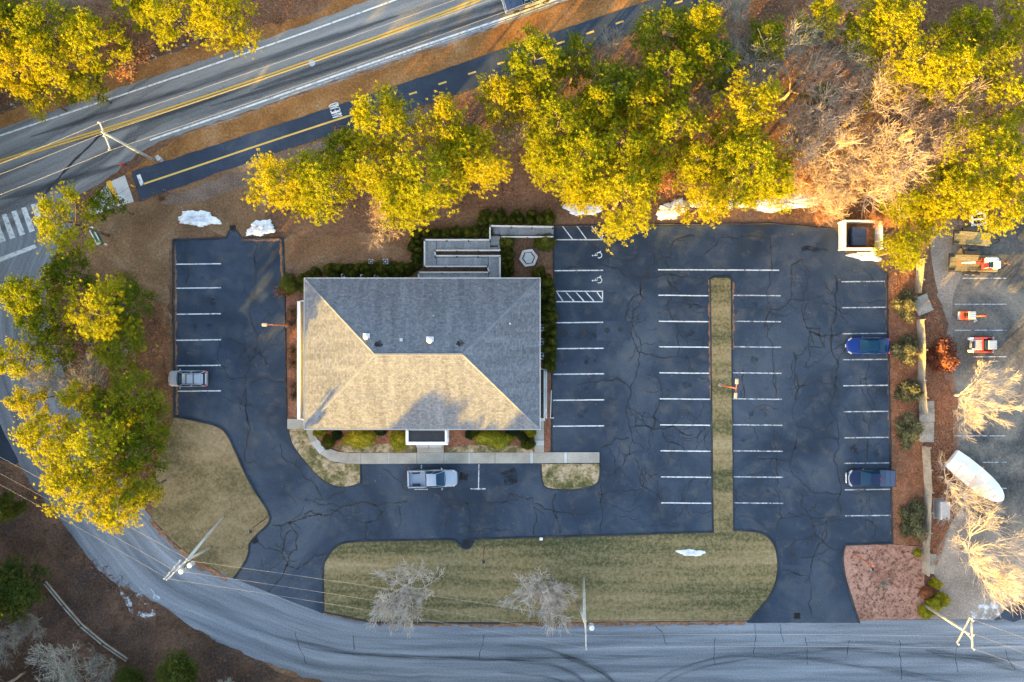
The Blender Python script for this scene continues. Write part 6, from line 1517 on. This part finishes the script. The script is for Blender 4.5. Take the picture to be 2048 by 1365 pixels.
def bare(label, bx, by, rpx, h, k, rz=None, group='leafless trees', leaves=False):
    me, tips, top = BARE[k]; ext = sorted(math.hypot(p.x, p.y) for p in tips)[int(len(tips) * .9)]
    s = rpx / PXM * .93 / ext; pb = P(bx, by, .62 * h if by < 480 else 0); pb.z = 0; t = thing('bare_tree', label, 'tree', pb, RP.uniform(0, 6.28) if rz is None else rz, group)
    inst(me, 'branches', t, (0, 0, 0), 0, (s, s, h / top))
    if leaves: inst(OLM, 'dry_leaves', t, (0, 0, 0), 0, (s, s, h / top))
BARE['lawn1'] = bare_mesh(31, 6.0, .52, 4, .3, 'yardbark', 1.9, (0, 0), .0165, 10); BARE['lawn2'] = bare_mesh(33, 6.0, .46, 4, .22, 'yardbark', 2.8, (0, 0), .0165, 10)
LT = 'young bare trees on the front lawn'
bare('left bare tree on the front lawn under the wires', 811, 1172, 72, 6.0, 'lawn1', 1.0, LT); bare('right bare tree on the front lawn beside the braced pole', 1081, 1176, 66, 6.0, 'lawn2', .3, LT)
bare('small bare oak on the brown lawn behind the building', 786, 418, 62, 6.0, 'b', 2.0); bare('grey bare tree reaching over the bike path', 1222, 130, 62, 9, 'c', 1.0)
bare('smaller bare tree right of the grey one near the path', 1288, 142, 48, 8, 'e', 2.2); bare('big grey bare oak at the top of the right wood', 1565, 135, 92, 11, 'c', .5)
bare('bare tree between the grey oak and the large lit oaks', 1668, 215, 52, 9, 'e', 1.2); bare('largest lit bare oak in the middle of the right wood', 1700, 290, 115, 11.5, 'a', .2)
bare('lit bare oak right of the largest one', 1800, 300, 100, 11.5, 'b', 1.9); bare('lit bare oak below the largest one, above the enclosure', 1690, 362, 70, 8.5, 'd', 2.6)
bare('lit spreading bare tree between enclosure and yard pines', 1772, 372, 60, 8.5, 'b', 4.0); bare('bare tree in the top right corner among pines', 1905, 95, 88, 10, 'a', 3.0)
bare('slim bare tree left of the large lit oaks', 1610, 275, 48, 8, 'e', 5.0); bare('lit bare tree overhanging the yard stalls above the boat', 1908, 790, 72, 8, 'g', 1.3)
bare('bare tree left of the boat reaching over the fence', 1888, 962, 52, 5.0, 'h', 3.4); bare('bare tree at the right side of the boat bow', 1918, 990, 60, 4.5, 'h', 5.2)
bare('wide lit bare tree at the lower right frame edge', 1925, 1100, 96, 9.0, 'g', 2.4); bare('bare tree at the right frame edge in the upper right wood', 2030, 225, 55, 9, 'a', 2.0)
bare('fan shaped bare tree at the lower left bottom edge', 140, 1330, 80, 7, 'c', 4.4); bare('lit bare tree in the bottom left corner', 50, 1345, 70, 9, 'a', .7)
bare('small grey bush-like tree below the dark evergreen', 85, 1235, 34, 4, 'e', 3.0); bare('pale bare tree beside the street in the left wood', 190, 735, 80, 8, 'c', 2.9); bare('grey bare tree left of the second left lot stall', 265, 700, 60, 6, 'e', .9)
bare('dry oak still holding brown leaves in the upper left wood', 258, 88, 58, 8, 'e', 1.7, leaves=True); bare('low bare tree under the lower left fan tree', 30, 1270, 50, 5, 'e', 4.0); bare('twiggy bare tree in the gap of the upper left wood', 128, 40, 40, 12, 'c', .2); bare('bare shrubby tree right of the fan tree at the bottom', 230, 1320, 40, 4, 'e', 2.0); bare('bare tree at the bottom edge below the conifer', 475, 1370, 40, 5, 'c', 1.0)
for lab_, bx_, by_, r_, h_, k_ in (('lit bare oak in the upper middle of the right wood', 1745, 215, 88, 11, 'd'), ('lit bare oak left of the pines at the right frame edge', 1860, 245, 92, 11, 'a'), ('lit bare oak above the right end of the enclosure', 1740, 330, 80, 9, 'a'), ('pale bare oak right of the long snow bank', 1640, 350, 70, 9, 'd'),
        ('pale bare oak between the tall pine and the largest lit oak', 1615, 235, 70, 10, 'b'), ('grey bare tree at the top edge left of the big grey oak', 1495, 70, 60, 9, 'c'), ('grey bare tree right of the big grey oak', 1650, 110, 70, 10, 'c'), ('pale bare tree between the upper right pines', 1870, 190, 60, 10, 'b'), ('lit bare oak below the right one of the large pair', 1825, 355, 84, 9, 'b'),
        ('pale bare tree at the top edge right of the upper pines', 1985, 60, 66, 10, 'b'), ('lit bare oak at the left edge of the bare zone', 1655, 285, 90, 10.5, 'a'), ('lit bare oak in the centre of the bare zone', 1785, 290, 96, 11, 'd'), ('pale bare tree below the big grey oak', 1600, 165, 76, 9.5, 'd'), ('lit bare oak at the right end of the bare zone', 1890, 300, 76, 11, 'b'), ('tan bare tree at the top edge above the bare zone', 1690, 20, 66, 9, 'd'), ('pale bare tree below the middle pine crowns of the wood', 1390, 235, 48, 9, 'c'), ('grey bare tree in the shade left of the tall pine', 1400, 170, 50, 8, 'c'), ('twiggy bare tree in the gap left of the brightest middle pines', 1050, 250, 46, 8, 'e'), ('grey bare tree between the ramp pines', 905, 330, 40, 8, 'e')):
    bare(lab_, bx_, by_, r_ * 1.12, h_, k_)
bare('leafy brown oak sapling left of the enclosure', 1655, 425, 26, 3.0, 'e', 1.0, leaves=True); bare('leafy brown oak sapling right of the enclosure', 1765, 432, 28, 3.5, 'e', 3.0, leaves=True); bare('brown-leaved oak under the largest lit oak', 1600, 350, 50, 5, 'e', 5.0, leaves=True); bare('brown-leaved oak left of the long snow bank gap', 1320, 330, 44, 4.5, 'e', 2.0, leaves=True)
# hedges: continuous plantings of yew bushes
YEW = [bush_mesh(300 + i, 1, 1, 1.0, 'yew', .11, 1500, .5) for i in range(5)]
def hedge(label, pts, r, h, me_list=YEW, nm='hedge', cat='hedge'):
    o = P(*pts[0]); t = thing(nm, label, cat, o)
    for i, (x, y) in enumerate(pts):
        p = P(x, y) - o; s = r * RP.uniform(.88, 1.15)
        inst(me_list[RP.randrange(len(me_list))], 'bush', t, (p.x, p.y, .0), RP.uniform(0, 6.28), (s, s * RP.uniform(.9, 1.1), h * RP.uniform(.85, 1.1)))
def run_(x0, y0, x1, y1, st):
    n = max(1, int(math.hypot(x1 - x0, y1 - y0) / st)); return [(x0 + (x1 - x0) * k / n, y0 + (y1 - y0) * k / n) for k in range(n + 1)]
hedge('dark yew hedge along the rear wall left of the ramp', run_(662, 541, 820, 540, 17) + run_(672, 551, 800, 553, 30), .75, 1.3)
hedge('yew hedge running down the left side of the ramp', run_(834, 470, 834, 532, 15) + run_(826, 492, 824, 535, 22), .62, 1.1)
hedge('sparse yew hedge above the left half of the ramp', run_(852, 468, 975, 466, 18), .66, 1.1)
hedge('yew hedge above the upper right run of the ramp', run_(966, 444, 1098, 440, 17) + run_(972, 432, 1094, 430, 26), .66, 1.1)
hedge('clipped hedge block between the ramp and the hexagonal bench', run_(1012, 506, 1012, 546, 12) + run_(1018, 512, 1018, 544, 16), .66, 1.3)
hedge('tall yew hedge along the right wall of the office', run_(1078, 550, 1094, 566, 12) + run_(1098, 585, 1098, 730, 16) + run_(1088, 590, 1090, 640, 25), .82, 1.5)
hedge('small yews at the upper left corner of the office', [(607, 562), (622, 552), (634, 547), (612, 575)], .7, 1.2)
def shrub(label, px, py, rx, ry, h, mat, leaf=.1, n=1300, lump=.4, seed=0, z=0.0, nm='shrub', group=None):
    t = thing(nm, label, 'shrub', P(px, py, 0) + Vector((0, 0, z)), 0, group)
    me = bush_mesh(500 + seed + px, rx / PXM, ry / PXM, h, mat, leaf, n, lump); inst(me, 'foliage', t)
    mb = MB(); mb.tube([(0, 0, -.05), (0, 0, h * .4)], .05, 5); mb.build('stem', G['bark'], t)
shrub('round yew at the upper left corner of the small garden', 1013, 486, 15, 16, 1.5, 'yew', .11, 1800, .5)
shrub('round yew at the right end of the ramp beside the lot', 1088, 486, 20, 18, 1.5, 'yew', .11, 2000, .5)
shrub('rounded evergreen beside the stepping stone path', 579, 570, 17, 22, 1.7, 'yew', .11, 1500, .5)
FS = 'foundation shrubs along the front wall'
for lab, px, py, rx, ry, h, m_ in (('large yellow-green shrub left of the porch', 722, 876, 36, 20, 1.4, 'boxwood'), ('green shrub touching the left side of the porch', 800, 880, 24, 20, 1.4, 'boxwood'), ('large yellow-green double shrub right of the porch', 992, 876, 40, 20, 1.4, 'boxwood'),
       ('dark brown-green ball shrub at the curve of the walk', 658, 883, 14, 14, 1.1, 'yew'), ('small dark cube-like shrub right of the left ball shrub', 676, 868, 9, 9, .9, 'holly'), ('dark ball shrub at the right end of the front bed', 1057, 886, 13, 13, 1.1, 'yew'), ('small dark shrub above the right ball shrub', 1045, 872, 9, 9, .9, 'holly'),
       ('small dark round shrub left of the double yellow shrub', 940, 869, 8, 8, .8, 'holly'), ('yellow-green shrub at the right front corner', 1059, 862, 13, 11, 1.0, 'boxwood'), ('low green shrub at the left front corner', 640, 862, 14, 9, 1.0, 'boxwood'), ('dark shrub between wall and large left shrub', 762, 862, 12, 8, 1.0, 'holly'), ('dark shrub between wall and double yellow shrub', 1026, 863, 12, 9, 1.0, 'holly'), ('dark green shrub close to the wall right of the small round one', 950, 863, 10, 8, 1.0, 'yew')):
    shrub(lab, px, py, rx, ry, h, m_, .12, 1900, .3 if m_ == 'holly' else .55, 0, .1, 'shrub', FS)
JG = 'junipers in the leaf strip'
for lab, px, py, rx, ry in (('uppermost grey-green juniper beside the collapsed panel', 1805, 612, 20, 30), ('second juniper in the leaf strip, right of the blue car', 1805, 700, 24, 27), ('third juniper in the leaf strip', 1808, 778, 22, 24), ('fourth juniper beside the fallen fence panels', 1812, 862, 22, 32), ('lowest and longest juniper in the leaf strip', 1818, 1038, 24, 42)):
    shrub(lab, px, py, rx, ry, 1.5, 'juniper', .2, 1900, 1.1, 0, .05, 'juniper', JG)
shrub('rusty red shrub between the fence and the yard', 1876, 712, 27, 34, 1.6, 'redleaf', .24, 1100, 1.2); shrub('tiny bright yellow shrub at the lower fence end', 1832, 1104, 8, 9, .7, 'boxwood', .09, 500, .5, 0, .08)
for lab, px, py, rx, ry in (('left evergreen of the cluster at the lower right pole', 1848, 1222, 15, 13), ('middle evergreen of the cluster at the lower right pole', 1864, 1206, 16, 15), ('upper small evergreen near the mulched corner', 1868, 1166, 10, 10), ('right evergreen of the cluster at the lower right pole', 1880, 1196, 12, 13)): shrub(lab, px, py, rx, ry, 1.1, 'boxwood', .12, 900, .6, 0, .05, 'shrub', 'evergreens at the lower right pole')
shrub('red twiggy shrub above the evergreens at the lower right pole', 1850, 1182, 15, 14, 1.0, 'redleaf', .09, 350, .7); 
def twiggy(label, px, py, r, h, mat, n=45, leaves=0, lm=None, seed=0, group=None, z=0.0):
    t = thing('twiggy_shrub', label, 'shrub', P(px, py) + Vector((0, 0, z)), 0, group); inst(twig_mesh(700 + seed + px, r / PXM, h, mat, n, leaves, lm), 'branches', t)
BG = 'dry shrubs in the left bed'
for i, (lab, px, py, r, h) in enumerate((('uppermost dry brown shrub in the left bed', 588, 625, 14, .9), ('dry brown shrub beside the left lamp post', 587, 648, 14, .9), ('dry brown shrub in the middle of the left bed', 589, 702, 15, .9), ('dry brown shrub below the middle of the left bed', 590, 728, 14, .9), ('lower dry brown shrub in the left bed', 590, 772, 14, .9), ('lowest dry brown shrub in the left bed', 591, 790, 13, .8))):
    twiggy(lab, px, py, r, h, 'drybrush', 80, 260, 'drybrush', i, BG, .05)
twiggy('small pinkish shrub overhanging the driveway by the evergreen', 563, 585, 14, 1.2, 'oakleaf', 35, 130, 'oakleaf'); twiggy('pale dead shrub on the mulched corner', 1766, 1168, 14, .5, 'greybark', 60, 0, None, 0, None, .08); twiggy('reddish bush at the gravel shoulder left of the wood', 682, 268, 16, 1.4, 'oakleaf', 30, 120, 'redleaf'); twiggy('low red bush on the left verge beside the pines', 248, 555, 14, 1.0, 'oakleaf', 30, 120, 'redleaf'); twiggy('twiggy bush on the verge below the bike path', 326, 398, 18, .9, 'drybrush', 40, 30, 'oakleaf')
mb = MB(); c = P(1326, 338); t = thing('tree_stump', 'cut stump with pale top in the brown clearing', 'stump', P(1330, 345)); mb.cyl((0, 0, .3), .22, .6, 12, .19); mb.build('trunk', G['bark'], t); mb = MB(); mb.cyl((0, 0, .605), .18, .012, 12); mb.build('cut_face', G['concrete'], t)

# uncountable cover: fallen leaves, brush, and an unseen wood added for shade
def scatter_leaves(name, polys, n, z, mat, size, label, dens=None):
    g = random.Random(len(name) + n); mb = MB()
    for poly in polys:
        xs = [p[0] for p in poly]; ys = [p[1] for p in poly]; k = 0
        while k < n // len(polys):
            q = (g.uniform(min(xs), max(xs)), g.uniform(min(ys), max(ys)))
            if not inside(q, poly): k += .2; continue
            k += 1; c = P(*q); c.z = z + g.uniform(0, .05); a = g.uniform(0, 6.28); s = size * g.uniform(.6, 1.4); e = Vector((cos(a), sin(a), g.uniform(-.35, .35))); f = Vector((-sin(a), cos(a), g.uniform(-.35, .35)))
            c.z += .4 * s
            mb.add([c - e * s, c - f * s * .6, c + e * s, c + f * s * .6], [(0, 1, 2, 3)])
    o = mb.build(name, G[mat]); tag(o, label, 'leaves', None, 'stuff')
WOODS = [[(700, 300), (1000, 170), (1440, 10), (1560, -20), (1700, 0), (2060, -20), (2060, 430), (1860, 460), (1660, 440), (1560, 440), (1110, 420), (960, 425), (760, 430), (560, 430), (520, 360)]]
WOODL = [[(-40, -40), (720, -40), (600, 45), (430, 70), (200, 150), (-40, 230)], [(110, 560), (230, 560), (340, 620), (345, 830), (310, 1000), (230, 950), (150, 780)]]
scatter_leaves('fallen_leaves', WOODS + WOODL, 24000, .01, 'oakleaf', .10, 'brown fallen leaves covering the floor of the woods')
scatter_leaves('fallen_leaves', [[(1776, 545), (1832, 545), (1846, 830), (1850, 1094), (1788, 1088)], [(1848, 600), (1870, 600), (1898, 700), (1915, 800), (1916, 900), (1915, 1000), (1876, 1130), (1850, 1125)]], 14000, .055, 'oakleaf', .08, 'brown leaves in the strips on both sides of the stockade fence')
scatter_leaves('fallen_leaves', [LOT], 420, .042, 'oakleaf', .055, 'single leaves blown about the parking lot')
scatter_leaves('fallen_leaves', [[(240, 412), (400, 362), (520, 330), (520, 470), (350, 474), (344, 840), (300, 900), (322, 640), (200, 540)], [(570, 480), (700, 470), (860, 455), (960, 428), (830, 480), (820, 530), (620, 535), (575, 530)]], 5000, .012, 'oakleaf', .065, 'brown leaves strewn over the verge and rear lawn')
scatter_leaves('fallen_leaves', [[(-40, 945), (30, 945), (150, 1100), (320, 1216), (500, 1330), (500, 1400), (-40, 1400)]], 5000, .012, 'drybrush', .10, 'dry brown leaves on the roadside floor at the lower left')
scatter_leaves('mulch_clumps', [[(1700, 1100), (1840, 1098), (1845, 1232), (1722, 1236), (1700, 1160)]], 420, .09, 'drybrush', .13, 'dark dry clumps dotted over the mulched corner')
mb = MB(); g = random.Random(3)
for poly, n in ((WOODS[0], 900), (WOODL[0], 240), (WOODL[1], 160), ([(-40, 940), (40, 940), (160, 1090), (320, 1212), (520, 1330), (520, 1400), (-40, 1400)], 420)):
    xs = [p[0] for p in poly]; ys = [p[1] for p in poly]; k = 0
    while k < n:
        q = (g.uniform(min(xs), max(xs)), g.uniform(min(ys), max(ys)))
        if not inside(q, poly): continue
        k += 1; c = P(*q)
        for _ in range(g.randint(3, 6)):
            e = c + Vector((g.gauss(0, .45), g.gauss(0, .45), g.uniform(.3, 1.3))); m_ = c.lerp(e, .5) + Vector((g.gauss(0, .1), g.gauss(0, .1), 0)); mb.tube([c, m_, e], [.02, .013, .007], 3, False)
            for _ in range(2): e2 = m_ + Vector((g.gauss(0, .3), g.gauss(0, .3), g.uniform(0, .5))); mb.tube([m_, e2], [.010, .006], 3, False)
tag(mb.build('undergrowth', G['drybrush']), 'low twiggy brown undergrowth on the floor of the woods', 'undergrowth', None, 'stuff')
# unseen wood added beyond the view to keep the lot in shade
import numpy as np
proto = [pine_meshes(900 + i, 12.0, 3.6, 1.0, 4, False, 2.3) for i in range(3)]
V, F, off = [], [], 0
g = random.Random(77); spots = []
def belt(x0, y0, x1, y1, wd, n, h0, h1):
    for _ in range(n):
        t_ = g.random(); s_ = g.uniform(-wd / 2, wd / 2); dx, dy = x1 - x0, y1 - y0; L_ = math.hypot(dx, dy)
        spots.append((x0 + dx * t_ - dy / L_ * s_, y0 + dy * t_ + dx / L_ * s_, g.uniform(h0, h1)))
def prof(x):  # treetop heights shaped by how far the added shade should reach
    t = [(-70, 10.5), (-56, 11.0), (-37, 11.6), (-32, 14.2), (-15, 14.2), (-5, 13.2), (5, 12.0), (18, 9.8), (30, 8.8), (46, 7.5)]
    for (a0, h0), (a1, h1) in zip(t[:-1], t[1:]):
        if x <= a1: return h0 + (h1 - h0) * max(0, (x - a0)) / (a1 - a0)
    return 7.0
for k in range(205):
    x = g.uniform(-68, 45); spots.append((x, -48 + g.uniform(-5, 4) - .02 * x, prof(x) * g.uniform(.90, 1.04)))
spots += [(-44.5, -50.5, 15.4), (-42.8, -49.5, 14.6)]  # taller pair placed to throw a tree shadow on the front roof slope
belt(-62, -40, -70, -56, 10, 16, 8, 9.5)
belt(-65, -38, -66, -8, 8, 36, 8.8, 10.0)
belt(-65, -8, -66, 36, 8, 50, 9.5, 11.6)
for (x, y, h) in spots:
    cm = proto[g.randrange(3)][1]; a = np.array(cm.v); s = g.uniform(.85, 1.25); z = g.uniform(0, 6.28); zs = h / 12.0
    b = np.stack([(a[:, 0] * cos(z) - a[:, 1] * sin(z)) * s + x, (a[:, 0] * sin(z) + a[:, 1] * cos(z)) * s + y, (a[:, 2] - 4.6) / 7.4 * h * .92 + h * .06], 1)
    V.append(b); F.append(np.array(cm.f) + off); off += len(a)
V = np.concatenate(V); F = np.concatenate(F)
me = bpy.data.meshes.new('added_shade_wood'); me.vertices.add(len(V)); me.vertices.foreach_set('co', V.ravel().astype(np.float32))
me.loops.add(len(F) * 4); me.loops.foreach_set('vertex_index', F.ravel().astype(np.int32)); me.polygons.add(len(F)); me.polygons.foreach_set('loop_start', np.arange(0, len(F) * 4, 4, dtype=np.int32))
me.update(calc_edges=True); me.materials.append(G['needle'])
o = bpy.data.objects.new('added_shade_wood', me); COL.objects.link(o); tag(o, 'unseen pine wood added beyond the view to shade the lot', 'wood', None, 'stuff')
